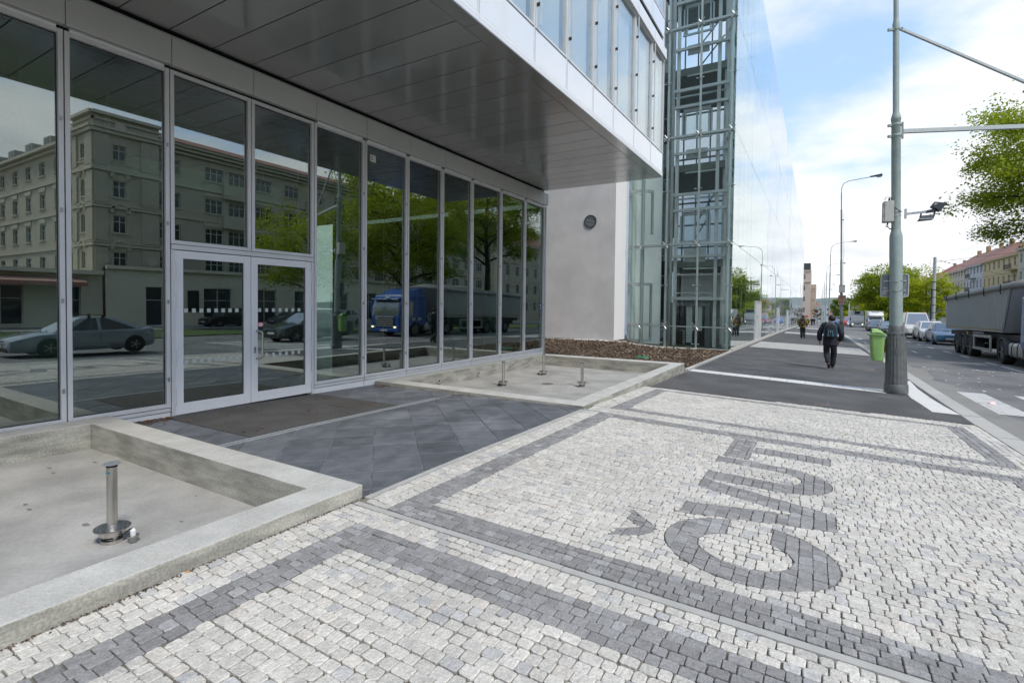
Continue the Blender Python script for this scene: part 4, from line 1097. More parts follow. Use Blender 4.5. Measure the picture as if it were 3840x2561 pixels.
# recessed metal doors in the mirror wall
for (a, c, zt) in [(31.75, 34.05, 1.72), (50.2, 51.6, 1.3), (66.5, 68.5, 1.0)]:
    zb_ = GZ(-2.96, a) + .05
    b = MB(); b.box(MX - .02, MX + .06, a, a + .12, zb_, zt); b.box(MX - .02, MX + .055, a + .12, c - .12, zb_, zt); b.box(MX - .02, MX + .10, c - .12, c, zb_, zt); b.box(MX - .03, MX + .09, a - .02, c + .02, zt, zt + .06)
    d = b.build('service_door', m_alu, mg, bevel=.006)
    MB().box(MX + .056, MX + .062, a + .5, a + .62, zb_ + 1.25, zb_ + 1.45).build('door_reader', m_black, d)
    MB().box(MX + .056, MX + .060, a + .5, a + .62, zb_ + 1.55, zb_ + 1.75).build('door_notice', m_dots, d)
for (a, c) in [(41, 44.5), (57, 60)]:
    z = GZ(-2.96, a)
    b = MB(); 
    for k in range(4): b.box(MX + .0, MX + .05, a + (c-a)*k/4, a + (c-a)*k/4 + .06, z + .15, z + .60)
    b.box(MX, MX + .055, a, c, z + .60, z + .68); b.build('plinth_grille', m_steelp, mg)
MB().box(-22, MX + .012, YEND + .004, YEND + .6, -5, 18.7).build('end_wall', m_strip2, mg)

# ------------------------------------------------------------------ street furniture
m_pole = mat('pole_paint', (.27, .33, .31), .5, var=.10, scale=6, bump=.15, bscale=60, rvar=.08)
m_pbase = mat('pole_base_paint', (.115, .122, .120), .45, var=.22, scale=7, bump=.35, bscale=70, detail=9)
m_signback = mat('sign_back', (.20, .22, .235), .45, metal=.2, var=.06)
m_signrim = mat('sign_rim', (.50, .51, .48), .5, var=.05)
m_box = mat('cabinet_grey', (.50, .49, .45), .6, var=.08, scale=8)
m_flood = mat('floodlight_grey', (.045, .052, .060), .4, var=.1)
m_bin = mat('bin_green', (.235, .42, .125), .45, var=.07, scale=5)
PX, PY = 1.505, 13.67
PZ = GZ(PX, PY)
tp = thing('traffic_pole', 'grey-green steel traffic pole with fluted dark base and side boom', 'pole', (PX, PY, PZ))
tp.rotation_euler = (0, math.radians(-1.35), 0)
def PO(z): return z - PZ                      # heights above the pole foot
MB().lathe([(.21, 0), (.217, .02), (.215, .19), (.205, .205)], n=40).build('base_ring', m_pbase, tp, smooth=True)
nf = 72
MB().lathe([(.200, .20), (.193, .5), (.183, .9), (.176, PO(.87)), (.150, PO(.875))], n=nf, flute=lambda k: 1 - .045*max(0, math.sin(k*2*math.pi/nf*18))).build('fluted_base', m_pbase, tp, smooth=True)
MB().lathe([(.155, PO(.872)), (.157, PO(.96)), (.136, PO(.975)), (.132, PO(1.105)), (.118, PO(1.125))], n=40).build('collar_band', m_pbase, tp, smooth=True)
for a in (3.6, 4.4, 5.3, 5.95, 2.6, .6):
    MB().cyl((.150*math.cos(a), .150*math.sin(a), PO(.92)), (.160*math.cos(a), .160*math.sin(a), PO(.92)), .016, n=10).build('bolt_hole', m_black, tp)
for a in (3.8, 5.9): MB().cyl((.205*math.cos(a), .205*math.sin(a), .1), (.2185*math.cos(a), .2185*math.sin(a), .1), .017, n=10).build('bolt_hole', m_black, tp)
b = MB()
for z0, z1 in ((.24, .60), (.61, .98)):
    P = []
    for a in np.linspace(math.radians(246), math.radians(292), 7): P.append((math.cos(a), math.sin(a)))
    for r0, r1 in ((.199 - .027*z0, .199 - .027*z1),):
        vs = [(c*(r0+.004), s*(r0+.004), z0) for c, s in P] + [(c*(r1+.004), s*(r1+.004), z1) for c, s in P]
        b2 = MB().add(vs, [(i, i+1, 8+i, 7+i) for i in range(6)]); b2.build('access_cover', m_pbase, tp, smooth=True)
MB().box(-.02, .03, -.197, -.186, .86, .98).build('hasp', m_pbase, tp)
shaft = MB().lathe([(.119, PO(1.11)), (.118, PO(2.2)), (.117, PO(3.02)), (.108, PO(3.08)), (.088, PO(3.15)), (.084, PO(3.2)), (.083, PO(5.50)), (.090, PO(5.51)), (.092, PO(5.56)), (.074, PO(5.62)), (.058, PO(5.68)), (.056, PO(7.45)), (.064, PO(7.46)), (.064, PO(7.56)), (.05, PO(7.62)), (.046, PO(7.68)), (.045, PO(11))], n=36).build('shaft', m_pole, tp, smooth=True)
m_clamp = mat('clamp_band', (.42, .43, .42), .3, metal=.8, var=.1)
for z, r in ((2.06, .1185), (1.86, .1188), (3.46, .085), (3.55, .085)):
    MB().lathe([(r + .001, PO(z)), (r + .004, PO(z) + .003), (r + .004, PO(z) + .02), (r + .001, PO(z) + .023)], n=28).build('steel_band', m_clamp, tp, smooth=True)
    MB().box(-.015, .02, -r - .02, -r - .002, PO(z) - .004, PO(z) + .026).build('band_buckle', m_clamp, tp)
bd = Vector((.904, .428, 0)); 
def bp_(s_, z): return (bd.x*s_ , bd.y*s_, PO(z))
for z in (5.15, 5.38, 7.42): 
    MB().lathe([(.088 if z < 6 else .060, PO(z)), (.095 if z < 6 else .068, PO(z) + .01), (.095 if z < 6 else .068, PO(z) + .05), (.088 if z < 6 else .060, PO(z) + .06)], n=24).build('clamp', m_pole, tp, smooth=True)
    MB().beam((-bd.x*.16, -bd.y*.16, PO(z) + .02), (bd.x*.13, bd.y*.13, PO(z) + .035), .05, .05).build('clamp_jaw', m_pole, tp)
MB().beam(bp_(.13, 5.12), bp_(.13, 5.46), .08, .03, up=(1, 0, 0)).build('boom_plate', m_pole, tp)
m_boom = mat('boom_paint', (.42, .46, .45), .45, var=.05)
MB().beam(bp_(.13, 5.27), bp_(5.6, 5.27), .07, .085).build('boom', m_boom, tp, bevel=.004)
MB().beam(bp_(.09, 7.45), bp_(4.2, 5.33), .05, .05).build('diagonal_stay', m_boom, tp, bevel=.003)
# loose cables near the box
for k in range(3): MB().tube([(-.14, -.05, PO(3.35)), (-.15 - .02*k, -.09, PO(3.25)), (-.12 + .02*k, -.11, PO(3.17)), (-.07, -.08, PO(3.22))], .006, 5).build('cable', m_cable, tp, smooth=True)
MB().tube([(-.20, -.02, PO(3.82)), (-.18, -.05, PO(3.88)), (-.1, -.1, PO(3.86)), (-.07, -.09, PO(3.7)), (-.08, -.08, PO(3.66))], .006, 5).build('cable', m_cable, tp, smooth=True)
MB().tube([(-.08, -.09, PO(3.69)), (.0, -.10, PO(3.60)), (.06, -.08, PO(3.55)), (.10, -.04, PO(3.54))], .007, 5).build('cable', m_cable, tp, smooth=True)
# control cabinet
cbx = thing('control_box', 'pale grey metal control box strapped to the traffic pole', 'control box', (PX - .215, PY, 3.34))
MB().box(-.085, .075, -.13, .13, 0, .44).build('case', m_box, cbx, bevel=.006)
MB().box(-.112, -.088, -.128, .128, .004, .436).build('door', m_box, cbx, bevel=.006)
MB().box(-.09, -.086, -.13, .13, .0, .44).build('seam', m_black, cbx)
for z in (.10, .32): MB().cyl((-.1, -.132, z), (-.1, -.132, z + .06), .007, n=8).build('hinge', m_clamp, cbx)
MB().cyl((.0, -.02, .44), (.0, -.02, .52), .024, .015, n=10).build('cable_gland', m_black, cbx)
# floodlights on a bracket
fb = thing('floodlight_bracket', 'perforated steel arm clamped to the pole carrying two dark floodlights', 'bracket', (PX + .055, PY, 3.5))
MB().box(-.0, .035, -.04, .04, -.10, .10).build('clamp_plate', m_galv, fb)
MB().beam((.03, 0, -.005), (.54, .02, .03), .04, .045).build('arm', m_galv, fb, bevel=.003)
for k in range(4): MB().box(.14 + k*.08, .152 + k*.08, -.0215, -.019, .0 + .005*k, .012 + .005*k).build('slot', m_black, fb)
f1 = thing('floodlight', 'dark upper floodlight tilted on the bracket end', 'floodlight', (PX + .60, PY + .02, 3.62), 0, 'floodlights on the traffic pole')
R2_ = Matrix.Rotation(math.radians(28), 4, 'Y')
b = MB().hexa([(-.10, -.09, -.06), (.09, -.11, -.09), (.09, .11, -.09), (-.10, .09, -.06), (-.09, -.08, .05), (.11, -.12, .10), (.11, .12, .10), (-.09, .08, .05)])
b.v = [tuple(R2_ @ Vector(p)) for p in b.v]; b.build('housing', m_flood, f1, bevel=.008)
b = MB().box(-.07, .0, -.096, -.088, -.015, .03); b.v = [tuple(R2_ @ Vector(p)) for p in b.v]; b.build('rating_plate', mat('plate_pale', (.4, .4, .34), .6), f1)
MB().hexa([(-.18, -.06, -.13), (.0, -.06, -.11), (.0, .06, -.11), (-.18, .06, -.13), (-.18, -.06, -.08), (-.02, -.05, -.05), (-.02, .05, -.05), (-.18, .06, -.08)]).build('junction_box', m_flood, f1, bevel=.004)
f2 = thing('floodlight', 'dark lower floodlight hanging face down from the bracket', 'floodlight', (PX + .43, PY, 3.40), 0, 'floodlights on the traffic pole')
MB().hexa([(-.15, -.12, -.07), (.10, -.10, -.055), (.10, .10, -.055), (-.15, .12, -.07), (-.10, -.08, .03), (.13, -.07, .04), (.13, .07, .04), (-.10, .08, .03)]).build('housing', m_flood, f2, bevel=.006)
MB().box(-.13, .09, -.123, -.118, -.055, -.04).build('lens_edge', m_signrim, f2)
for x in (-.11, .11): MB().beam((x, 0, .0), (x + .02, 0, .11), .012, .03).build('yoke', m_flood, f2)
# back of a road sign
sg = thing('road_sign', 'rectangular road sign seen from its grey back behind the traffic pole', 'road sign', (1.44, PY + .135, 1.735))
def rrect(w, h, r, n=5):
    P = []
    for cx, cy_, a0 in ((w/2-r, h/2-r, 0), (-w/2+r, h/2-r, 90), (-w/2+r, -h/2+r, 180), (w/2-r, -h/2+r, 270)):
        for k in range(n + 1):
            a = math.radians(a0 + 90*k/n); P.append((cx + r*math.cos(a), cy_ + r*math.sin(a)))
    return P
b = MB().extr([(x, z + .245) for x, z in rrect(.50, .50, .05)], 'y', 0, .012); b.build('panel', m_signback, sg)
oR = rrect(.50, .50, .05); iR = rrect(.466, .466, .036); n = len(oR)
vs = [(x, -.014, z + .245) for x, z in oR] + [(x, -.014, z + .245) for x, z in iR] + [(x, -.001, z + .245) for x, z in oR] + [(x, -.001, z + .245) for x, z in iR]
MB().add(vs, [q for i in range(n) for q in ((i, (i+1)%n, n+(i+1)%n, n+i), (2*n+i, 2*n+(i+1)%n, (i+1)%n, i), (n+i, n+(i+1)%n, 3*n+(i+1)%n, 3*n+i))]).build('rim', m_signrim, sg)
m_stk = mat('sticker_pale', (.55, .55, .54), .6, var=.2, scale=60, col2=(.35, .34, .34))
b = MB().cyl((-.175, -.0035, .085), (-.175, -.001, .085), .05, n=20); b.v = [(x, y, z) for x, y, z in b.v]; b.build('round_sticker', m_stk, sg)
MB().box(-.20, -.15, -.0042, -.003, .12, .133).build('sticker_stripe', m_red, sg)
b = MB().cyl((-.165, -.003, .19), (-.165, -.001, .19), .05, n=20); b.v = [(x, y, .19 + (z-.19)*.5) for x, y, z in b.v]; b.build('oval_sticker', m_stk, sg)
MB().box(.165, .205, -.003, -.001, .03, .055).build('paper_sticker', m_signrim, sg)
for z in (.12, .33): MB().box(-.2, .2, -.03, -.002, z, z + .025).build('mounting_rail', m_galv, sg)
# litter bin
bn = thing('litter_bin', 'bright green plastic litter bin with hooded lid fixed to the pole base', 'litter bin', (1.15, PY - .01, .335))
def bsec(w, d, z, r, x0=0):
    return [(x + x0, y, z) for x, y in rrect(w, d, r, 4)]
secs = [(.165, .22, .0, .05, .02), (.20, .25, .012, .06, .008), (.225, .27, .10, .06, .0), (.245, .285, .30, .055, -.004), (.262, .30, .555, .05, -.006)]
vs = []; fs = []; n = len(rrect(1, 1, .1, 4))
for s_ in secs: vs += bsec(*s_)
for i in range(len(secs)-1): fs += [(i*n+k, i*n+(k+1)%n, (i+1)*n+(k+1)%n, (i+1)*n+k) for k in range(n)]
fs.append(tuple(range(n-1, -1, -1)))
MB().add(vs, fs).build('body', m_bin, bn, smooth=True)
vs = bsec(.30, .34, .553, .05, -.012) + bsec(.315, .355, .566, .05, -.018) + bsec(.315, .355, .588, .05, -.018) + bsec(.27, .30, .594, .05, -.006)
MB().add(vs, [(i*n+k, i*n+(k+1)%n, (i+1)*n+(k+1)%n, (i+1)*n+k) for i in range(3) for k in range(n)]).build('rim', m_bin, bn, smooth=True)
prof = [(-.118, .59), (-.115, .69), (-.085, .705), (-.02, .70), (.06, .665), (.11, .615), (.118, .59)]
b = MB(); vs = []
ny_ = 6
for j in range(ny_ + 1):
    t = -1 + 2*j/ny_; sc = math.sqrt(max(0.0, 1 - (abs(t)**3.2)*.9))
    for x, z in prof: vs.append((x, .145*t, .59 + (z - .59)*sc))
m_ = len(prof)
fs = [(j*m_+i, j*m_+i+1, (j+1)*m_+i+1, (j+1)*m_+i) for j in range(ny_) for i in range(1, m_-1)]
b.add(vs, fs); b.build('hood', m_bin, bn, smooth='all')
MB().box(-.112, -.105, -.12, .12, .592, .685).build('mouth', mat('bin_inside', (.03, .12, .02), .6), bn)
MB().box(.125, .165, -.05, .05, .20, .48).build('bracket', mat('rusty_bracket', (.10, .045, .03), .7, var=.3, scale=20), bn)
MB().box(-.136, -.13, -.07, .06, .33, .47).build('torn_sticker', m_stk, bn)
r4 = random.Random(5)
b = MB()
for k in range(14):
    x = r4.uniform(-.10, .10); z = r4.uniform(.42, .55); s_ = r4.uniform(.003, .007); b.box(x, x+s_, -.1505, -.149, z, z+s_)
o = b.build('grime_spots', m_black, bn); o['kind'] = 'stuff'
# manhole covers and the red crossing stud
for (x, y, r, lab) in [(.12, 10.62, .11, 'small round iron cover in the asphalt near the cobbles'), (1.28, 19.2, .29, 'rusty round manhole cover set in the asphalt footway')]:
    t = thing('manhole_cover', lab, 'manhole cover', (x, y, GZ(x, y)))
    MB().cyl((0, 0, -.02), (0, 0, .004), r, n=28).build('cover', m_iron, t); b = MB()
    for k in range(-3, 4):
        hw = math.sqrt(max(0, r*r*.7 - (k*r*.24)**2)); b.box(-hw, hw, k*r*.24 - r*.04, k*r*.24 + r*.04, .004, .008)
    o = b.build('cover_ribs', m_iron, t); o['kind'] = 'stuff'
t = thing('road_stud', 'round in-road crossing light glowing red on a white stripe', 'road light', (3.08, 13.73, GZ(3.08, 13.73) + .008))
MB().lathe([(.10, 0), (.095, .008), (.05, .012)], n=20).build('stud_rim', m_galv, t)
MB().lathe([(.035, .010), (.03, .02), (.01, .024)], n=12).build('red_lens', mat('red_led', (.8, .05, .04), .3, var=0, emit=(1, .12, .08, 7)), t)

# ------------------------------------------------------------------ street lamps and far poles
def lamp(x, y, label):
    z = GZ(x, y); t = thing('street_lamp', label, 'street lamp', (x, y, z), 0, 'street lamps along the kerb')
    MB().lathe([(.13, 0), (.13, .9), (.10, 1.0), (.095, 4.0), (.075, 4.2), (.07, 8.0), (.05, 8.2), (.05, 10.6)], n=12).build('post', m_pole, t, smooth=True)
    pts = [(0, 0, 10.6), (.02, 0, 11.2), (.12, 0, 11.7), (.42, 0, 12.05), (1.0, 0, 12.22), (1.9, 0, 12.33), (2.5, 0, 12.38)]
    MB().tube(pts, .032, 8).build('arm', m_tube, t, smooth=True)
    MB().hexa([(2.35, -.05, 12.33), (3.05, -.10, 12.34), (3.05, .10, 12.34), (2.35, .05, 12.33), (2.35, -.05, 12.42), (3.05, -.10, 12.50), (3.05, .10, 12.50), (2.35, .05, 12.42)]).build('lamp_head', m_flood, t, bevel=.03)
    MB().sphere((2.86, 0, 12.33), (.17, .08, .08), 10, 6).build('lamp_glass', mat('lamp_cover', (.6, .62, .62), .2, var=0) if 'lamp_cover' not in bpy.data.materials else bpy.data.materials['lamp_cover'], t, smooth=True)
    return t
l0 = lamp(1.5, 85.4, 'first plain street lamp of the kerb row beyond the post with sign boards')
for y, lab in ((117, 'second plain street lamp of the kerb row beyond the post with sign boards'), (146.6, 'third plain street lamp of the kerb row beyond the post with sign boards'), (185, 'fourth plain street lamp of the kerb row beyond the post with sign boards'), (216, 'fifth plain street lamp of the kerb row beyond the post with sign boards'), (250, 'sixth and last street lamp of the kerb row down the street')):
    c = copy_tree(l0); c.location = (1.5, y, GZ(1.5, y)); c['label'] = lab
# second signal pole with two boards
z2 = GZ(1.5, 41.9)
p2_ = thing('lamp_post', 'grey-green lamp post carrying two sign boards behind the walking man', 'pole', (1.5, 41.9, z2)); p2_.rotation_euler = (0, math.radians(-1.25), 0)
MB().lathe([(.20, 0), (.20, .12), (.16, .14), (.15, 1.05), (.12, 1.1), (.12, 1.35)], n=24).build('base', m_pbase, p2_, smooth=True)
MB().lathe([(.105, 1.3), (.10, 3.2), (.075, 3.35), (.072, 5.5), (.055, 5.6), (.05, 8.9), (.06, 8.92), (.06, 9.0), (.042, 9.05), (.036, 10.2)], n=20).build('shaft', m_pole, p2_, smooth=True)
MB().cyl((.14, 0, 3.9), (.14, 0, 8.8), .012, n=6).build('conduit', m_tube, p2_)
MB().tube([(0, 0, 10.2), (.02, 0, 10.55), (.14, 0, 10.82), (.42, 0, 10.95), (1.0, 0, 11.0), (1.75, 0, 11.06)], .028, 8).build('lamp_arm', m_tube, p2_, smooth=True)
MB().hexa([(1.6, -.05, 11.02), (2.3, -.09, 11.04), (2.3, .09, 11.04), (1.6, .05, 11.02), (1.6, -.05, 11.11), (2.28, -.09, 11.19), (2.28, .09, 11.19), (1.6, .05, 11.11)]).build('lamp_head', m_flood, p2_, bevel=.03)
MB().sphere((2.12, 0, 11.02), (.16, .07, .07), 10, 6).build('lamp_glass', bpy.data.materials['lamp_cover'], p2_, smooth=True)
MB().box(.03, .12, -.03, .03, 8.3, 8.36).build('arm_clamp', m_black, p2_)
s1_ = thing('sign_board', 'plain grey square sign board, upper of two on the far pole', 'sign', (1.45, 41.75, 2.50), 0, 'boards on the far sign pole')
MB().box(-.18, .18, .0, .02, 0, .50).build('panel', m_signrim, s1_); MB().box(-.185, .185, -.012, .0, .48, .51).build('rim', m_signback, s1_); MB().box(-.185, .185, -.012, .0, -.01, .02).build('rim', m_signback, s1_)
s2_ = thing('sign_board', 'brown rusty square sign board, lower of two on the far pole', 'sign', (1.47, 41.75, 1.68), 0, 'boards on the far sign pole')
MB().box(-.23, .23, .0, .02, 0, .62).build('panel', mat('rust_board', (.16, .055, .025), .7, scale=3, col2=(.42, .33, .25), detail=6), s2_); MB().box(-.23, .23, -.012, .0, .0, .03).build('rim', m_signrim, s2_)
# tram pole with wires on the far side of the carriageway
tz = GZ(10.4, 68)
tpl = thing('tram_pole', 'straight pale grey tram wire pole standing right of the young tree', 'pole', (10.4, 68, tz))
MB().lathe([(.26, 0), (.26, 1.7), (.17, 1.75), (.16, 4.6), (.14, 4.7), (.13, 8.2)], n=16).build('shaft', mat('pale_pole', (.40, .42, .42), .5, var=.06), tpl, smooth=True)
for k in range(5): MB().lathe([(.17, 2.4 + k*.8), (.175, 2.41 + k*.8), (.175, 2.45 + k*.8), (.17, 2.46 + k*.8)], n=14).build('pole_band', m_black, tpl)
MB().tube([(-.2, -.1, .5), (-.24, -.1, 3), (-.2, -.08, 4.9)], .05, 6).build('cable_bundle', m_black, tpl)
for k, (e, z) in enumerate([((20, 8, 5.4), 4.9), ((20, -6, 5.6), 4.95), ((14, 30, 7.3), 7.9), ((9, -30, 7.4), 7.7)]):
    MB().tube([(.1, 0, z), (e[0]*.5, e[1]*.5, (z + e[2])/2 - .08), (e[0], e[1], e[2])], .014, 5).build('span_wire', m_black, tpl)
for k in range(3): MB().sphere((.5 + .35*k, .15*k, 7.75 - .08*k), .06, 6, 4).build('insulator', m_black, tpl)
for (x, y, h_, lab) in [(11, 150, 8.5, 'thin white pole beside the distant red roofs, right one'), (8.6, 190, 8.5, 'thin white pole beside the distant red roofs, left one')]:
    t = thing('tram_pole', lab, 'pole', (x, y, GZ(9, y))); MB().lathe([(.15, 0), (.12, h_)], n=8).build('shaft', mat('white_pole', (.6, .6, .6), .5, var=0) if 'white_pole' not in bpy.data.materials else bpy.data.materials['white_pole'], t, smooth=True)

# ------------------------------------------------------------------ people
def skinmesh(name, V, E, R, m, parent, root=0, sub=2, loc=None):
    me = bpy.data.meshes.new(name); me.from_pydata(V, E, []); me.materials.append(m)
    o = bpy.data.objects.new(name, me); COL.objects.link(o); o.parent = parent
    sk = o.modifiers.new('skin', 'SKIN'); sk.use_smooth_shade = True
    if not me.skin_vertices: 
        try: me.attributes
        except Exception: pass
    bpy.context.view_layer.objects.active = o
    lay = me.skin_vertices[0] if me.skin_vertices else None
    if lay is None:
        bpy.ops.mesh.customdata_skin_add(); lay = me.skin_vertices[0]
    for i, r in enumerate(R):
        lay.data[i].radius = r if isinstance(r, tuple) else (r, r)
        lay.data[i].use_root = (i == root)
    ss = o.modifiers.new('smooth', 'SUBSURF'); ss.levels = sub; ss.render_levels = sub
    return o
m_skin = mat('skin', (.42, .24, .17), .55, var=.05)
m_hair = mat('dark_hair', (.022, .014, .010), .6, var=.3, scale=60)
def person(loc, label, P, jacket, trousers, shoe, hairm, cap=None):
    """P: joint positions in metres, figure faces +Y"""
    t = thing('person', label, 'person', loc, 0)
    J = ['pelvis', 'waist', 'chest', 'neck', 'head', 'crown', 'shl', 'ell', 'wrl', 'shr', 'elr', 'wrr', 'hpl', 'knl', 'anl', 'hpr', 'knr', 'anr']
    V = [P[j] for j in J]; ix = {j: i for i, j in enumerate(J)}
    E = [(0,1),(1,2),(2,3),(3,4),(4,5),(2,6),(6,7),(7,8),(2,9),(9,10),(10,11),(0,12),(12,13),(13,14),(0,15),(15,16),(16,17)]
    R = [(.12,.09),(.12,.09),(.14,.10),.052,(.078,.09),(.06,.07),.055,.042,.030,.055,.042,.030,.075,.055,.038,.075,.055,.038]
    # hands: palm and five fingers each side
    for s_, w, e in (('l', 'wrl', 'ell'), ('r', 'wrr', 'elr')):
        d = (Vector(P[w]) - Vector(P[e])).normalized(); side = d.cross(Vector((1, 0, 0))).normalized(); pw = ix[w]
        palm = Vector(P[w]) + d*.06; V.append(tuple(palm)); R.append((.030, .018)); E.append((pw, len(V)-1)); pi = len(V)-1
        for q, (off, ln) in enumerate(((-.028, .065), (-.010, .075), (.010, .07), (.027, .055))):
            a = palm + d*.035 + side*off; bq = a + d*ln*.55 + Vector((.012 if s_ == 'l' else -.012, 0, 0))
            V.append(tuple(a)); R.append(.0095); V.append(tuple(bq)); R.append(.008); E += [(pi, len(V)-2), (len(V)-2, len(V)-1)]
        th = Vector(P[w]) + d*.035 - side*.035; V.append(tuple(th)); R.append(.011); V.append(tuple(th + d*.04 - side*.012)); R.append(.009); E += [(pw, len(V)-2), (len(V)-2, len(V)-1)]
    skinmesh('body', V, E, R, m_skin, t, 0, 1)
    # face, ears
    hx, hy, hz = P['head']
    MB().sphere((hx, hy + .095, hz - .015), (.014, .022, .022), 8, 5).build('nose', m_skin, t, smooth=True)
    for s_ in (-1, 1): 
        MB().sphere((hx + s_*.085, hy, hz - .005), (.012, .022, .034), 8, 6).build('ear', m_skin, t, smooth=True)
        MB().sphere((hx + s_*.032, hy + .083, hz + .012), (.012, .008, .008), 8, 5).build('eye', m_black, t, smooth=True)
    MB().box(hx - .025, hx + .025, hy + .084, hy + .09, hz - .062, hz - .054).build('mouth', mat('lips', (.3, .12, .10), .5, var=0) if 'lips' not in bpy.data.materials else bpy.data.materials['lips'], t)
    b = MB().sphere((hx, hy - .012, hz + .035), (.098, .112, .105), 18, 12)
    b.v = [(x, y, max(z, hz - .055 if y < hy + .02 else hz + .055)) for x, y, z in b.v]
    b.build('hair' if cap is None else 'cap', hairm, t, smooth='all')
    # jacket, trousers, shoes
    p = {k: Vector(v) for k, v in P.items()}
    Vj = [p['waist'], p['chest'], p['chest'] + (p['neck'] - p['chest'])*.72, p['hem'] + Vector((0, 0, .04)), p['shl'], p['ell'], p['wrl'], p['shr'], p['elr'], p['wrr'], p['hem']]
    skinmesh('jacket', [tuple(v) for v in Vj], [(0,1),(1,2),(0,3),(3,10),(1,4),(4,5),(5,6),(1,7),(7,8),(8,9)],
             [(.205,.145),(.205,.14),(.088,.088),(.215,.15),(.10,.095),.082,.066,(.10,.095),.082,.066,(.205,.145)], jacket, t, 0, 2)
    Vt = [p['pelvis'], p['pelvis'] + Vector((0, 0, .10)), p['hpl'] - Vector((0, 0, .06)), p['knl'], p['anl'] + Vector((0, 0, -.02)), p['hpr'] - Vector((0, 0, .06)), p['knr'], p['anr'] + Vector((0, 0, -.025))]
    skinmesh('trousers', [tuple(v) for v in Vt], [(0,1),(0,2),(2,3),(3,4),(0,5),(5,6),(6,7)], [(.15,.115),(.155,.115),(.108,.108),.088,.076,(.108,.108),.088,.076], trousers, t, 0, 2)
    for a, tp_ in (('anl', 'tol'), ('anr', 'tor')):
        A = p[a]; T = p[tp_]; d = (T - A); mid = A + d*.5
        heel = A + Vector((0, -.035, -.035)) if d.z > -.12 else A + Vector((0, -.06, .01))
        skinmesh('shoe', [tuple(heel), tuple(A + d*.45), tuple(T)], [(0,1),(1,2)], [(.042,.045),(.048,.042),(.042,.03)], shoe, t, 0, 2)
    return t
m_navy = mat('navy_jacket', (.010, .012, .019), .75, var=.25, scale=9, bump=.5, bscale=14)
m_dtr = mat('black_trousers', (.013, .014, .017), .8, var=.25, scale=9, bump=.6, bscale=12)
m_shoe = mat('brown_shoe', (.06, .05, .045), .6, var=.15)
man = dict(pelvis=(0, 0, .80), waist=(0, -.01, .98), chest=(0, 0, 1.24), neck=(.02, .03, 1.40), head=(.035, .055, 1.51), crown=(.035, .05, 1.57),
           shl=(-.19, 0, 1.32), ell=(-.285, -.06, 1.06), wrl=(-.275, .03, .83), shr=(.20, 0, 1.31), elr=(.295, -.07, 1.05), wrr=(.235, .07, .84),
           hpl=(-.09, 0, .78), knl=(-.085, .06, .44), anl=(-.03, -.24, .20), tol=(-.02, -.14, .035), hpr=(.09, 0, .78), knr=(.10, .12, .43), anr=(.075, .16, .085), tor=(.085, .32, .035), hem=(0, 0, .70))
pm = person((.37, 18.25, GZ(.37, 18.25)), 'man in dark jacket walking away with a blue and black backpack', man, m_navy, m_dtr, m_shoe, m_hair)
# his backpack
m_bpb = mat('backpack_black', (.012, .013, .016), .7, var=.2)
m_bpt = mat('backpack_teal', (.02, .16, .24), .6, var=.1)
def backpack(loc, label, main, accent, w=.31, h=.46, d=.16, name='backpack'):
    t = thing(name, label, 'backpack', loc)
    V = []
    b = MB(); n = 20
    def ring(s_, y):
        return [(x*s_, y, z*s_ + h/2*(1-s_)*.6) for x, z in [(px_, pz + h/2) for px_, pz in rrect(w, h, .09, 4)]]
    rs = [(.92, .02), (1.0, -.03), (.98, -d*.75), (.82, -d), (.55, -d*1.04)]
    vs = []
    for s_, y in rs: vs += ring(s_, y)
    k_ = len(ring(1, 0)); fs = [(i*k_+q, (i+1)*k_+q, (i+1)*k_+(q+1)%k_, i*k_+(q+1)%k_) for i in range(len(rs)-1) for q in range(k_)]
    fs += [tuple(range(k_)), tuple(range(len(rs)*k_-1, (len(rs)-1)*k_-1, -1))]
    b.add(vs, fs); b.build('sack', main, t, smooth='all')
    MB().hexa([(-w*.33, -d*1.18, .03), (w*.33, -d*1.18, .03), (w*.36, -d*.85, .02), (-w*.36, -d*.85, .02), (-w*.28, -d*1.12, h*.55), (w*.28, -d*1.12, h*.55), (w*.32, -d*.85, h*.6), (-w*.32, -d*.85, h*.6)]).build('front_pocket', main, t, bevel=.02)
    for s_ in (-1, 1):
        b = MB().tube([(s_*w*.50, -d*.55, h*.12), (s_*w*.52, -d*.6, h*.5), (s_*w*.40, -d*.85, h*.80), (s_*w*.12, -d*.95, h*.94)], .017, 6); b.build('piping', accent, t, smooth=True)
        MB().hexa([(s_*w*.20-.012, -d*1.2, .05), (s_*w*.20+.012, -d*1.2, .05), (s_*w*.26+.012, -d*1.0, .05), (s_*w*.26-.012, -d*1.0, .05), (s_*w*.15-.01, -d*1.14, h*.5), (s_*w*.15+.01, -d*1.14, h*.5), (s_*w*.2+.01, -d*.95, h*.5), (s_*w*.2-.01, -d*.95, h*.5)]).build('accent_panel', accent, t)
        MB().tube([(s_*w*.32, .0, h*.95), (s_*w*.42, .06, h*1.03), (s_*w*.46, .17, h*.93), (s_*w*.47, .2, h*.6), (s_*w*.5, .12, h*.2), (s_*w*.48, .0, h*.1)], .016, 6).build('strap', main, t, smooth=True)
    MB().tube([(-.05, -.02, h*.98), (-.03, -.03, h*1.08), (.03, -.03, h*1.08), (.05, -.02, h*.98)], .011, 6).build('carry_loop', accent, t, smooth=True)
    MB().box(-.01, .01, -d*1.165, -d*1.155, h*.40, h*.45).build('badge', m_dots, t)
    return t
backpack((.365, 18.25 - .135, GZ(.37, 18.25) + .95), 'black backpack with teal panels worn by the man in the dark jacket', m_bpb, m_bpt)
m_must = mat('mustard_jacket', (.26, .165, .05), .85, var=.12, scale=9, bump=.4, bscale=14)
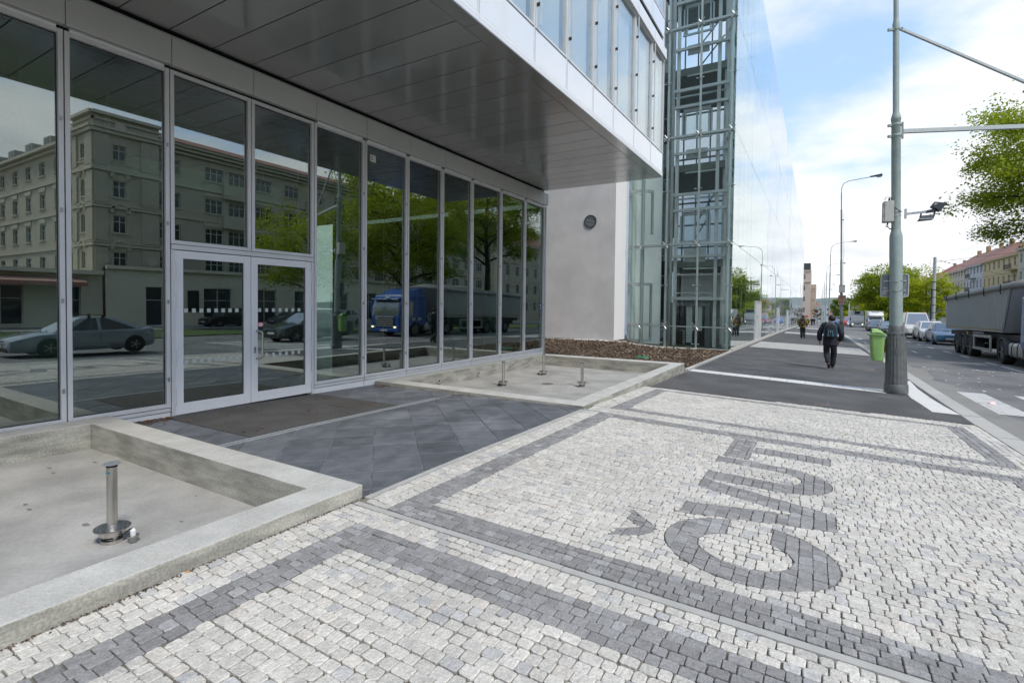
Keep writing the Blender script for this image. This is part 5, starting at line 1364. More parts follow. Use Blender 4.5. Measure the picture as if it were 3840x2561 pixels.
w2 = dict(pelvis=(0, 0, .86), waist=(0, 0, 1.02), chest=(0, 0, 1.27), neck=(0, .02, 1.43), head=(.0, .03, 1.54), crown=(.0, .03, 1.60),
          shl=(-.18, 0, 1.34), ell=(-.25, -.03, 1.08), wrl=(-.22, .08, .90), shr=(.18, 0, 1.34), elr=(.25, -.03, 1.08), wrr=(.23, .08, .90),
          hpl=(-.08, 0, .84), knl=(-.07, .02, .47), anl=(-.06, .04, .085), tol=(-.06, .18, .035), hpr=(.08, 0, .84), knr=(.09, .05, .47), anr=(.11, -.14, .15), tor=(.12, -.02, .035), hem=(0, 0, .78))
m_sneak = mat('dark_trainer', (.02, .02, .022), .6)
pw = person((-.82, 41.0, GZ(-.82, 41)), 'person in mustard jacket and black cap walking further down the footway', w2, m_must, m_dtr, m_sneak, m_black, cap=True)
for s_ in (-.06, .12): MB().box(s_ - .05, s_ + .05, -.02, .2, .0, .03)
backpack((-.82, 41.0 - .13, GZ(-.82, 41) + .96), 'dark backpack with tan straps worn by the person in mustard', m_bpb, mat('tan_leather', (.30, .17, .09), .6), .28, .52)
for (x, y, lab, mj) in [(-.97, 140.6, 'distant pedestrian in black far down the footway, nearer of two', m_navy), (-.55, 160.0, 'distant pedestrian in black far down the footway, farther of two', m_dtr)]:
    q = person((x, y, GZ(x, y)), lab, w2, mj, m_dtr, m_sneak, m_hair)
    q.scale = (1.12, 1.12, 1.12)

# ------------------------------------------------------------------ vehicles (local frame: front bumper at y = 0 facing -Y, body towards +Y)
m_tyre = mat('tyre', (.016, .016, .017), .8, var=.2)
m_rim = mat('alloy_rim', (.40, .41, .42), .35, metal=.7, var=.1)
m_carglass = mat('car_glass', (.26, .29, .31), .05, metal=.55, var=0, spec=.9, coat=.6)  # paler than the side glass: sky reflection partly put into the colour
m_carside = mat('car_side_glass', (.035, .04, .043), .06, var=0, spec=.9)
m_lampg = mat('headlight_lens', (.55, .56, .56), .12, metal=.4, var=0)
m_lit = mat('lit_headlight', (.9, .85, .7), .3, var=0, emit=(1, .82, .52, 2.2))
m_tail = mat('tail_light', (.25, .01, .01), .25, var=0)
m_plate = mat('number_plate', (.62, .62, .60), .5, var=0)
m_trim = mat('black_trim', (.02, .02, .021), .5, var=0)
def paint(name, c): return mat(name, c, .3, var=.03, coat=.8, spec=.4)
def loft(b, secs, cap=True):
    n = len(secs[0]); vs = [p for s_ in secs for p in s_]
    fs = [(i*n+k, i*n+(k+1)%n, (i+1)*n+(k+1)%n, (i+1)*n+k) for i in range(len(secs)-1) for k in range(n)]
    if cap: fs += [tuple(range(n-1, -1, -1)), tuple(range((len(secs)-1)*n, len(secs)*n))]
    return b.add(vs, fs)
def wheel_part(t, x, y, r, w, side, rimm=m_rim, name='wheel'):
    b = MB(); n = 22; prof = [(r*.62, -w/2), (r*.93, -w/2), (r, -w*.3), (r, w*.3), (r*.93, w/2), (r*.62, w/2)]
    vs = []
    for q, o in prof:
        for k in range(n):
            a = 2*math.pi*k/n; vs.append((x + o, y + q*math.cos(a), r + q*math.sin(a)))
    b.add(vs, [(i*n+k, i*n+(k+1)%n, (i+1)*n+(k+1)%n, (i+1)*n+k) for i in range(len(prof)-1) for k in range(n)])
    wo = b.build(name, m_tyre, t, smooth=True)
    b = MB(); xs = x + side*w*.36
    b.cyl((xs - side*.03, y, r), (xs, y, r), r*.64, n=20)
    for k in range(5):
        a = 2*math.pi*k/5
        b.beam((xs + side*.006, y, r), (xs + side*.006, y + r*.6*math.cos(a), r + r*.6*math.sin(a)), .03, r*.2, up=(1, 0, 0))
    b.cyl((xs, y, r), (xs + side*.02, y, r), r*.18, n=12)
    b.build('rim', rimm, wo, smooth=True)
    return wo
def car(name, label, cat, loc, col, L=4.0, Wd=1.68, H=1.42, zf=.68, zh=.86, belt=.90, yb0=1.0, yr0=1.75, yr1=2.9, yb1=3.75, zt=.93, wr=.30, w1=.78, w2=3.2, clr=.17, lit=True, rails=False, group='cars in the queue of traffic', grille=True, bumper=None, flat_rear=False, mirrors=True, rimm=m_rim, rack=False):
    t = thing(name, label, cat, loc, 0, group); hw = Wd/2
    # body: lofted sections along its length
    def sec(y, zlo, zhi, w, tuck=.05):
        return [(-w*.90, y, zlo), (w*.90, y, zlo), (w, y, zlo + .14), (w, y, (zlo+zhi)/2 + .02), (w*.965, y, zhi - .05), (w*.86, y, zhi), (-w*.86, y, zhi), (-w*.965, y, zhi - .05), (-w, y, (zlo+zhi)/2 + .02), (-w, y, zlo + .14)]
    S_ = [sec(0.0, clr + .07, zf - .14, hw*.80), sec(.06, clr + .02, zf - .04, hw*.90), sec(.30, clr, zf + .03, hw*.97), sec(yb0*.7, clr, zh - .02, hw), sec(yb0, clr, zh, hw),
          sec(yb0 + .4, clr, belt, hw), sec(yb1 - .3, clr, belt + .02, hw), sec(yb1, clr + .02, zt, hw*.98), sec(L - .10, clr + .06, zt - .03, hw*.92), sec(L, clr + .12, zt - .12, hw*.84)]
    b = MB(); loft(b, S_); body = b.build('body', col, t, smooth=True)
    # cabin shell
    wr_ = hw*.73; wb = hw*.93
    zb = belt - .03
    base = [(-wb*.96, yb0, zh - .02), (wb*.96, yb0, zh - .02), (wb, yb0 + .5, zb), (wb, yb1 - .35, zb + .02), (wb*.9, yb1, zt - .02), (-wb*.9, yb1, zt - .02), (-wb, yb1 - .35, zb + .02), (-wb, yb0 + .5, zb)]
    top = [(-wr_*.95, yr0, H - .05), (wr_*.95, yr0, H - .05), (wr_, yr0 + .35, H - .015), (wr_, yr1 - .3, H - .015), (wr_*.92, yr1, H - .06), (-wr_*.92, yr1, H - .06), (-wr_, yr1 - .3, H - .015), (-wr_, yr0 + .35, H - .015)]
    mid = [(x*.90, y*.97 + .03*(yr0+yr1)/2, z + .018) for x, y, z in top]
    b = MB(); loft(b, [base, top, mid]); b.build('cabin', col, t, smooth=True)
    def pane(nm, quad, m=m_carglass, off=.008, shrink_=.90, bias=(.5, .52)):
        q = [Vector(p) for p in quad]; c = sum(q, Vector())/4; nrm = (q[1]-q[0]).cross(q[3]-q[0]).normalized()
        if nrm.dot(c - Vector((0, (yr0+yr1)/2, .5))) < 0: nrm = -nrm
        q = [c + (p - c)*shrink_ + nrm*off for p in q]
        b = MB().add([tuple(p) for p in q] + [tuple(p - nrm*off*.9) for p in q], [(0,1,2,3), (0,4,5,1), (1,5,6,2), (2,6,7,3), (3,7,4,0)])
        return b.build(nm, m, t)
    pane('windscreen', [base[0], base[1], top[1], top[0]], shrink_=.91)
    pane('rear_window', [base[5], base[4], top[4], top[5]], m=m_carside, shrink_=.86)
    for s_ in (-1, 1):
        B0 = (s_*wb*.99, yb0 + .30, zb + .015); T0 = (s_*wr_, yr0 + .22, H - .04)
        ym = (yr0 + yr1)/2 + .05
        Bm = (s_*wb, ym, zb + .02); Tm = (s_*wr_, ym - .02, H - .02)
        B1 = (s_*wb*.985, yb1 - .22, zb + .03); T1_ = (s_*wr_, yr1 - .18, H - .035)
        pane('side_window', [B0, Bm, Tm, T0], m=m_carside, shrink_=.86, off=.010)
        pane('side_window', [Bm, B1, T1_, Tm], m=m_carside, shrink_=.84, off=.010)
        MB().box(s_*hw - (.004 if s_ > 0 else .004), s_*hw + .004, ym - .006, ym + .006, clr + .16, belt - .06).build('door_gap', m_trim, t)
        MB().box(s_*hw*1.0 - .01, s_*hw + .012, ym - .28, ym - .12, belt - .17, belt - .14).build('door_handle', col, t)
        if mirrors:
            MB().hexa([(s_*hw*.95, yb0 + .32, belt - .02), (s_*(hw + .16), yb0 + .28, belt), (s_*(hw + .16), yb0 + .38, belt), (s_*hw*.95, yb0 + .42, belt - .02),
                       (s_*hw*.95, yb0 + .32, belt + .10), (s_*(hw + .15), yb0 + .29, belt + .11), (s_*(hw + .15), yb0 + .38, belt + .11), (s_*hw*.95, yb0 + .42, belt + .10)]).build('wing_mirror', m_trim if bumper else col, t, bevel=.02)
        for wy in (w1, w2):
            MB().cyl((s_*(hw - .20), wy, wr + .02), (s_*(hw + .004), wy, wr + .02), wr*1.14, n=22).build('wheel_arch', m_trim, t)
            wheel_part(t, s_*(hw - .085), wy, wr, .19, s_, rimm)
        hl = MB().hexa([(s_*hw*.50, .02, zf - .19), (s_*hw*.90, .14, zf - .19), (s_*hw*.93, .30, zf - .15), (s_*hw*.50, .22, zf - .15), (s_*hw*.46, .10, zf - .04), (s_*hw*.88, .24, zf - .03), (s_*hw*.95, .42, zf - .02), (s_*hw*.50, .32, zf)])
        h_ = hl.build('headlight', m_lampg, t, bevel=.01)
        if lit: MB().sphere((s_*hw*.70, .075, zf - .12), (.075, .03, .055), 10, 6).build('lamp_bulb', m_lit, h_, smooth=True)
        MB().box(s_*hw*.66 - .12, s_*hw*.66 + .12, L - .05, L - .02, zt - .24, zt - .10).build('tail_light', m_tail, t)
        if rails: MB().tube([(s_*wr_*.98, yr0 + .2, H - .01), (s_*wr_*.98, yr0 + .35, H + .035), (s_*wr_*.98, yr1 - .35, H + .035), (s_*wr_*.98, yr1 - .2, H - .01)], .014, 6).build('roof_rail', m_rim, t, smooth=True)
    if rack:
        for yy in (yr0 + .28, yr1 - .30):
            MB().box(-wr_*1.12, wr_*1.12, yy - .02, yy + .02, H + .06, H + .085).build('roof_bar', m_trim, t)
            for s_ in (-1, 1): MB().hexa([(s_*wr_*1.0 - .04, yy - .05, H - .06), (s_*wr_*1.0 + .04, yy - .05, H - .06), (s_*wr_*1.0 + .04, yy + .05, H - .06), (s_*wr_*1.0 - .04, yy + .05, H - .06), (s_*wr_ - .02, yy - .03, H + .08), (s_*wr_ + .02, yy - .03, H + .08), (s_*wr_ + .02, yy + .03, H + .08), (s_*wr_ - .02, yy + .03, H + .08)]).build('bar_foot', m_trim, t)
    if grille: MB().hexa([(-hw*.42, -.004, zf - .20), (hw*.42, -.004, zf - .20), (hw*.42, .05, zf - .20), (-hw*.42, .05, zf - .20), (-hw*.44, .03, zf - .07), (hw*.44, .03, zf - .07), (hw*.44, .08, zf - .07), (-hw*.44, .08, zf - .07)]).build('grille', m_trim, t)
    MB().hexa([(-hw*.78, -.012, clr + .03), (hw*.78, -.012, clr + .03), (hw*.8, .08, clr + .03), (-hw*.8, .08, clr + .03), (-hw*.76, -.012, clr + .19), (hw*.76, -.012, clr + .19), (hw*.8, .06, clr + .19), (-hw*.8, .06, clr + .19)]).build('lower_intake', m_trim, t, bevel=.01)
    if bumper: MB().hexa([(-hw*.93, -.03, clr + .05), (hw*.93, -.03, clr + .05), (hw*1.0, .32, clr + .05), (-hw*1.0, .32, clr + .05), (-hw*.93, -.03, clr + .26), (hw*.93, -.03, clr + .26), (hw*1.0, .32, clr + .26), (-hw*1.0, .32, clr + .26)]).build('bumper', bumper, t, bevel=.03)
    MB().box(-.25, .25, -.034 if bumper else -.02, -.02 if bumper else -.008, clr + .20, clr + .30).build('number_plate', m_plate, t)
    for s_ in (-.3, .25): MB().beam((s_, yb0 - .02, zh + .01), (s_ + .42, yb0 + .10, zh + .06), .016, .016).build('wiper', m_trim, t)
    return t
def onroad(x, y): return (x, y, GZ(x, y))
SL = math.atan(-.0185)
blue = car('hatchback', 'blue hatchback with lit headlights behind the tipper trailer', 'car', onroad(7.55, 43.3), paint('blue_paint', (.035, .16, .30)), L=3.83, Wd=1.62, H=1.40, zf=.70, w1=.82, w2=3.25, yb1=3.68, yr1=3.0, zt=.95)
suv = car('suv', 'white compact suv with roof rails between the blue hatchback and white van', 'car', onroad(7.62, 48.9), paint('white_paint', (.66, .67, .67)), L=4.15, Wd=1.72, H=1.50, zf=.80, zh=.98, belt=1.0, zt=1.05, clr=.20, wr=.33, yb0=1.0, yr0=1.7, yr1=3.2, yb1=4.0, w1=.86, w2=3.4, rails=True)
van = car('van', 'white panel van with amber roof beacons behind the white suv', 'van', onroad(7.45, 54.5), paint('van_white', (.62, .62, .60)), L=5.4, Wd=1.92, H=2.22, zf=.96, zh=1.20, belt=1.22, zt=1.30, clr=.24, wr=.33, yb0=.72, yr0=1.45, yr1=5.2, yb1=5.35, w1=.92, w2=4.1, bumper=m_trim, flat_rear=True)
m_amber = mat('amber_lens', (.75, .22, .02), .3, var=0)
for x in (-.62, .62): MB().lathe([(.06, 2.19), (.06, 2.26), (.03, 2.30)], (x, 1.9, 0), n=12).build('roof_beacon', m_amber, van, smooth=True)
MB().box(-.64, .64, .60, .66, 1.16, 1.19).build('bonnet_slot', m_trim, van)
dark = [(6.9, 69.5, 'dark grey hatchback right of the green bin behind the pole', (.05, .055, .065)), (7.5, 77.0, 'dark silver saloon in the queue left of the traffic pole', (.10, .105, .11)), (6.95, 85.0, 'black car following the dark saloon in the queue', (.02, .022, .026))]
for x, y, lab, c in dark: car('car', lab, 'car', onroad(x, y), paint('car_paint_dark', c), H=1.43)
def boxtruck(label, x, y, Wd, Hb, cabH, L, colc, colb, fairing=True, big=False):
    t = thing('box_truck', label, 'truck', onroad(x, y), 0, 'white trucks in the queue')
    hw = Wd/2; cl = 1.9 if not big else 2.1; hwc = hw*.96
    zf = .98 if not big else 1.25
    if big: prof = [(0, .35), (0, 1.35), (.05, 2.15), (.22, cabH), (cl, cabH), (cl, .35)]
    else: prof = [(0, .32), (0, .80), (.12, 1.0), (.75, 1.28), (1.28, cabH), (cl, cabH + .04), (cl, .32)]
    b = MB().extr(prof, 'x', -hwc, hwc); b.build('cab', colc, t, bevel=.05)
    if big: q = [(-hwc*.9, -.012, 1.42), (hwc*.9, -.012, 1.42), (hwc*.86, .10, cabH - .22), (-hwc*.86, .10, cabH - .22)]
    else: q = [(-hwc*.88, .74, 1.30), (hwc*.88, .74, 1.30), (hwc*.82, 1.22, cabH - .06), (-hwc*.82, 1.22, cabH - .06)]
    MB().add([(a, b_ - .02, c + .01) for a, b_, c in q] + [(a, b_ + .08, c) for a, b_, c in q], [(0,1,2,3), (0,4,5,1), (1,5,6,2), (2,6,7,3), (3,7,4,0)]).build('windscreen', m_carglass, t)
    for s_ in (-1, 1):
        sw = [(.35, 1.45), (1.5, 1.40), (1.5, cabH - .15), (.40, cabH - .15)] if big else [(1.0, 1.30), (1.75, 1.28), (1.75, cabH - .12), (1.28, cabH - .12)]
        b = MB().extr(sw, 'x', min(s_*hwc, s_*(hwc + .01)), max(s_*hwc, s_*(hwc + .01))); b.build('side_window', m_carglass, t)
        MB().box(min(s_*(hwc + .06), s_*(hwc + .24)), max(s_*(hwc + .06), s_*(hwc + .24)), .5 if not big else .1, .62 if not big else .2, 1.35 if not big else 1.5, 1.68 if not big else 2.1).build('wing_mirror', m_trim, t, bevel=.02)
        h_ = MB().box(min(s_*hwc*.55, s_*hwc*.92), max(s_*hwc*.55, s_*hwc*.92), -.02, .1, .66 if not big else .62, .88 if not big else .80).build('headlight', m_lampg, t, bevel=.02)
        MB().sphere((s_*hwc*.74, -.03, .77 if not big else .71), (.10, .03, .07), 10, 6).build('lamp_bulb', m_lit, h_, smooth=True)
        for wy in (.95, L - 1.4): wheel_part(t, s_*(hw - .16), wy, .40, .26, s_)
    MB().box(-hwc*.97, hwc*.97, -.05, .2, .30, .56).build('bumper', m_trim if not big else colc, t, bevel=.03)
    MB().box(-hwc*.5, hwc*.5, -.03, .02, .68, .82).build('grille', m_trim, t)
    if big: MB().hexa([(-hwc*.75, -.025, 1.02), (hwc*.75, -.025, 1.02), (hwc*.75, .02, 1.02), (-hwc*.75, .02, 1.02), (-hwc*.85, -.025, 1.12), (hwc*.85, -.025, 1.12), (hwc*.85, .02, 1.12), (-hwc*.85, .02, 1.12)]).build('radiator_slot', m_trim, t)
    MB().box(-hw, hw, cl + .12, L, .62, Hb).build('cargo_box', colb, t, bevel=.03)
    MB().box(-hw*.8, hw*.8, cl, L, .38, .62).build('chassis', m_trim, t)
    if fairing:
        b = MB(); secs = []
        for z, y_, w in ((cabH + .0, 1.0, .80), (cabH + .22, .78, .98), (cabH + .45, 1.1, .98), (Hb - .10, cl, .90)):
            secs.append([(-hw*w, cl + .05, z), (-hw*w*.97, y_ + .35, z), (-hw*w*.7, y_, z), (hw*w*.7, y_, z), (hw*w*.97, y_ + .35, z), (hw*w, cl + .05, z)])
        loft(b, secs); b.build('roof_fairing', colc, t, smooth=True)
        MB().box(-hw*.45, hw*.42, cl - .25, cl + .08, Hb - .28, Hb - .05).build('cooling_unit', mat('vent_pale', (.35, .35, .34), .6), t)
    else: MB().box(-hw*.40, hw*.42, cl - .02, cl + .10, Hb - .62, Hb - .05).build('cooling_unit', m_trim, t)
    MB().box(-.25, .25, -.07, -.052, .38, .48).build('number_plate', m_plate, t)
    return t
m_wt = paint('truck_white', (.68, .69, .68)); m_wb = mat('box_white', (.62, .62, .61), .5, var=.05)
boxtruck('white refrigerated box truck with rounded roof fairing left of the pole', 7.55, 91.5, 2.02, 2.85, 2.02, 6.2, m_wt, m_wb)
boxtruck('large white flat-fronted truck behind the fairing box truck', 7.65, 133.5, 2.45, 3.55, 2.55, 7.5, m_wt, m_wb, fairing=False, big=True)
car('minibus', 'red van in the far queue beside the white truck', 'van', onroad(7.2, 163), paint('red_paint', (.42, .03, .03)), L=5, Wd=2.0, H=2.5, zf=1.1, zh=1.35, belt=1.36, zt=1.4, yb0=.7, yr0=1.4, yr1=4.8, yb1=4.95, w1=.9, w2=3.9, group='distant vehicles')
car('car', 'small white car in front of the distant red van', 'car', onroad(7.6, 156), paint('white_paint2', (.6, .6, .6)), group='distant vehicles')
car('minibus', 'blue van far down the street left of the sign pole', 'van', onroad(4.6, 185), paint('blue_van_paint', (.05, .12, .38)), L=5, Wd=2.0, H=2.4, zf=1.1, zh=1.3, belt=1.31, zt=1.35, yb0=.7, yr0=1.4, yr1=4.8, yb1=4.95, group='distant vehicles')
m_rowc = [paint('far_silver', (.35, .36, .37)), paint('far_black', (.02, .02, .025)), paint('far_red', (.3, .03, .03))]
for k, (x, y, lab) in enumerate([(7.3, 172, 'distant silver car behind the red van'), (7.2, 205, 'distant dark car behind the silver car'), (7.3, 214, 'distant red car at the end of the queue')]):
    car('car', lab, 'car', onroad(x, y), m_rowc[k], group='distant vehicles')
# parked and passing cars seen in the glass front
silver = car('saloon', 'silver hatchback saloon with black roof bars passing on the near lane', 'car', onroad(4.95, 4.88), paint('silver_blue_paint', (.27, .32, .36)), L=4.35, Wd=1.72, H=1.40, zf=.66, zh=.84, belt=.88, yb0=1.15, yr0=1.95, yr1=2.95, yb1=4.05, w1=1.05, w2=3.60, zt=.98, rack=True, lit=False, group='passing cars opposite the glass front'); silver.scale = (.83, .84, .80)
car('saloon', 'dark green saloon waiting opposite the door with lit headlights', 'car', onroad(7.1, 14.6), paint('dark_green_paint', (.018, .03, .03)), L=4.3, Wd=1.66, H=1.38, yb1=4.0, group='passing cars opposite the glass front')
for k, (x, y, lab) in enumerate([(24, 20.5, 'black estate parked before the corner house nearest the side wing'), (24, 26, 'grey car parked before the corner house second from the side wing'), (24.1, 31.5, 'pale car parked before the corner house third from the side wing'), (24, 38, 'dark blue car parked before the corner house farthest from the side wing')]):
    car('car', lab, 'car', (x, y, GZ(9, y) + .0), [paint('parked_black', (.015, .015, .018)), paint('parked_grey', (.12, .12, .13)), paint('parked_pale', (.45, .46, .47)), paint('parked_blue', (.03, .05, .12))][k], lit=False, group='cars parked before the corner house')

# ------------------------------------------------------------------ articulated tipper truck
tk = thing('tipper_truck', 'articulated truck with blue cab and grey tarpaulin-covered tipping trailer', 'truck', (7.3, 22.1, GZ(7.3, 22.1)))
tk.rotation_euler = (SL, 0, 0)
m_cabblue = paint('cab_blue', (.02, .085, .32)); m_trail = mat('trailer_grey', (.40, .415, .415), .5, var=.06, scale=1.5, metal=.15); m_tarp = mat('tarpaulin', (.27, .265, .25), .8, var=.15, scale=3, bump=.6, bscale=9)
m_chas = mat('chassis_black', (.012, .012, .013), .7, var=.2); m_guard = mat('side_guard', (.36, .37, .36), .45, metal=.4, var=.12, scale=6); m_tank = mat('fuel_tank', (.40, .40, .38), .38, metal=.5, var=.12, scale=3)
m_dirtyrim = mat('dusty_rim', (.25, .24, .225), .6, metal=.2, var=.15)
hw = 1.15
Yt = lambda y: y - 22.1
# cab
cp = [(0.0, .45), (-.02, 1.15), (.06, 1.75), (.28, 2.45), (2.35, 2.52), (2.42, .75), (1.95, .62), (.75, .62), (.62, .45)]
MB().extr(cp, 'x', -hw, hw).build('cab', m_cabblue, tk, bevel=.06)
MB().hexa([(-hw*.9, .45, 2.45), (hw*.9, .45, 2.45), (hw*.9, 2.3, 2.5), (-hw*.9, 2.3, 2.5), (-hw*.75, 1.0, 2.82), (hw*.75, 1.0, 2.82), (hw*.85, 2.25, 3.02), (-hw*.85, 2.25, 3.02)]).build('roof_fairing', m_cabblue, tk, bevel=.08)
MB().add([(-hw*.93, -.025, 1.25), (hw*.93, -.025, 1.25), (hw*.90, .045, 1.78), (hw*.86, .20, 2.22), (-hw*.86, .20, 2.22), (-hw*.90, .045, 1.78)], [(0, 1, 2, 5), (5, 2, 3, 4)]).build('windscreen', m_carglass, tk)
MB().hexa([(-hw*.95, -.10, 2.18), (hw*.95, -.10, 2.18), (hw*.9, .2, 2.24), (-hw*.9, .2, 2.24), (-hw*.95, -.06, 2.24), (hw*.95, -.06, 2.24), (hw*.9, .2, 2.32), (-hw*.9, .2, 2.32)]).build('sun_visor', m_cabblue, tk, bevel=.02)
for k in range(5):
    z = .60 + k*.105
    MB().box(-hw*.62, hw*.62, -.055 - .004*k, .0, z, z + .05).build('grille_bar', m_guard, tk, bevel=.01)
MB().box(-hw*.66, hw*.66, -.03, .0, .56, 1.12).build('grille_back', m_chas, tk)
MB().box(-hw*.66, hw*.66, -.07, .0, 1.13, 1.22).build('name_bar', m_guard, tk, bevel=.01)
MB().box(-hw, hw, -.10, .5, .28, .50).build('bumper', m_cabblue, tk, bevel=.05)
MB().box(-.28, .28, -.115, -.10, .32, .42).build('number_plate', m_plate, tk)
for s_ in (-1, 1):
    h_ = MB().box(min(s_*.70, s_*1.08), max(s_*.70, s_*1.08), -.11, -.04, .50, .64).build('headlight', m_lampg, tk, bevel=.03)
    MB().sphere((s_*.9, -.115, .57), (.1, .02, .05), 10, 6).build('lamp_bulb', m_lit, h_, smooth=True)
    MB().box(min(s_*(hw + .03), s_*(hw + .22)), max(s_*(hw + .03), s_*(hw + .22)), .12, .26, 1.35, 2.1).build('wing_mirror', m_cabblue, tk, bevel=.04)
    MB().extr([(.32, 1.28), (1.15, 1.22), (1.15, 2.1), (.50, 2.1)], 'x', min(s_*hw, s_*(hw + .012)), max(s_*hw, s_*(hw + .012))).build('side_window', m_carglass, tk)
    MB().box(min(s_*hw, s_*(hw + .006)), max(s_*hw, s_*(hw + .006)), 1.24, 1.26, .7, 2.3).build('door_gap', m_trim, tk)
    MB().box(min(s_*.75, s_*1.0), max(s_*.75, s_*1.0), 2.3, 2.42, .95, 2.0).build('rear_stack', m_chas, tk)
m_lettw = mat('white_lettering', (.7, .72, .74), .5, var=0)
# lettering as thin solids: D M I and 2 0 1
def strokes(segs, name, org, ux, uz, thick, w=.05, s_=1.0):
    b = MB(); ux = Vector(ux); uz = Vector(uz); o = Vector(org)
    for (a, c) in segs:
        p = o + ux*a[0]*s_ + uz*a[1]*s_; q = o + ux*c[0]*s_ + uz*c[1]*s_
        b.beam(p, q, w, w*.9 if False else w, up=ux.cross(uz))
    ob_ = b.build(name, m_lettw, tk); ob_['kind'] = 'stuff'; return ob_
GL = {'D': [((0,0),(0,1)), ((0,1),(.4,.9)), ((.4,.9),(.5,.5)), ((.5,.5),(.4,.1)), ((.4,.1),(0,0))], 'M': [((0,0),(0,1)), ((0,1),(.3,.4)), ((.3,.4),(.6,1)), ((.6,1),(.6,0))], 'I': [((0,0),(0,1))],
      '2': [((0,1),(.5,1)), ((.5,1),(.5,.55)), ((.5,.55),(0,.45)), ((0,.45),(0,0)), ((0,0),(.5,0))], '0': [((0,0),(0,1)), ((0,1),(.5,1)), ((.5,1),(.5,0)), ((.5,0),(0,0))], '1': [((.2,0),(.2,1)), ((.2,1),(.0,.8))]}
def word(wd, org, ux, uz, s_, w):
    x = 0
    for ch in wd:
        strokes([((a[0] + x, a[1]), (c[0] + x, c[1])) for a, c in GL[ch]], 'cab_lettering', org, ux, uz, .01, w, s_)
        x += {'M': .85, 'I': .3, '1': .5}.get(ch, .75)
word('DMI', (-.42, -.115, 2.26), (1, 0, 0), (0, .12, 1), .17, .035)
word('201', (.55, -.035, 1.02), (1, 0, 0), (0, 0, 1), .11, .025)
word('DMI', (-hw - .012, 1.9, .98), (0, -1, 0), (0, 0, 1), .17, .03)
word('201', (-hw - .012, 1.35, .98), (0, -1, 0), (0, 0, 1), .14, .025)
# chassis, tank, wheels
MB().box(-.45, .45, .6, Yt(36.2), .62, .92).build('chassis_rail', m_chas, tk)
MB().box(-1.0, 1.0, 2.5, Yt(36.0), .92, 1.14).build('subframe', m_chas, tk)
b = MB().extr([(-hw + x, .60 + z) for x, z in [(p[0] + .28, p[1]) for p in rrect(.55, .55, .14, 4)]], 'y', Yt(24.35), Yt(25.75)); b.build('fuel_tank', m_tank, tk, smooth=True, bevel=.03)
for y in (24.75, 25.35): 
    b = MB().extr([(-hw + x, .60 + z) for x, z in [(p[0] + .28, p[1]) for p in rrect(.575, .575, .15, 4)]], 'y', Yt(y), Yt(y) + .05); b.build('tank_strap', m_chas, tk)
MB().cyl((-.90, Yt(25.0), .86), (-.90, Yt(25.0), .93), .06, n=12).build('filler_cap', m_chas, tk)
for y, r in ((23.5, .46), (26.55, .46), (31.35, .46), (32.62, .46), (33.9, .46)):
    for s_ in (-1, 1):
        wheel_part(tk, s_*(hw - .17), Yt(y), r, .34 if y < 24 else .36, s_, m_dirtyrim)
        if y > 24:
            b = MB(); pts = []
            for k in range(11):
                a = math.radians(-8 + 196*k/10); pts.append((Yt(y) + .56*math.cos(a), .46 + .56*math.sin(a)))
            poly = pts + [(Yt(y) + (p[0] - Yt(y))*.93, .46 + (p[1] - .46)*.93) for p in pts[::-1]]
            vs = []; n = len(pts)
            xi, xo = s_*(hw - .42), s_*(hw + .02)
            for x in (xi, xo): vs += [(x, p[0], p[1]) for p in pts] + [(x, Yt(y) + (p[0]-Yt(y))*.94, .46 + (p[1]-.46)*.94) for p in pts]
            fs = []
            for i in range(n-1):
                fs += [(i, i+1, 2*n+i+1, 2*n+i), (n+i, 3*n+i, 3*n+i+1, n+i+1), (2*n+i, 2*n+i+1, 3*n+i+1, 3*n+i), (i, n+i, n+i+1, i+1)]
            b.add(vs, fs); b.build('mudguard', mat('mudguard_grey', (.09, .10, .105), .5, var=.1) if 'mudguard_grey' not in bpy.data.materials else bpy.data.materials['mudguard_grey'], tk, smooth=True)
    MB().cyl((-hw + .2, Yt(y), .46), (hw - .2, Yt(y), .46), .08, n=10).build('axle', m_chas, tk)
for s_ in (-1, 1):
    x0, x1 = min(s_*(hw - .03), s_*(hw + .02)), max(s_*(hw - .03), s_*(hw + .02))
    g = MB(); g.box(x0, x1, Yt(27.95), Yt(30.75), .93, 1.05); g.box(x0, x1, Yt(27.95), Yt(30.75), .38, .50); g.box(x0, x1, Yt(27.95), Yt(28.13), .50, .93); g.box(x0, x1, Yt(30.5), Yt(30.68), .50, .93)
    g.build('side_guard', m_guard, tk, bevel=.01)
for s_ in (-1, 1): MB().box(min(s_*.8, s_*1.12), max(s_*.8, s_*1.12), Yt(27.22), Yt(27.28), .30, .95).build('mud_flap', m_chas, tk)
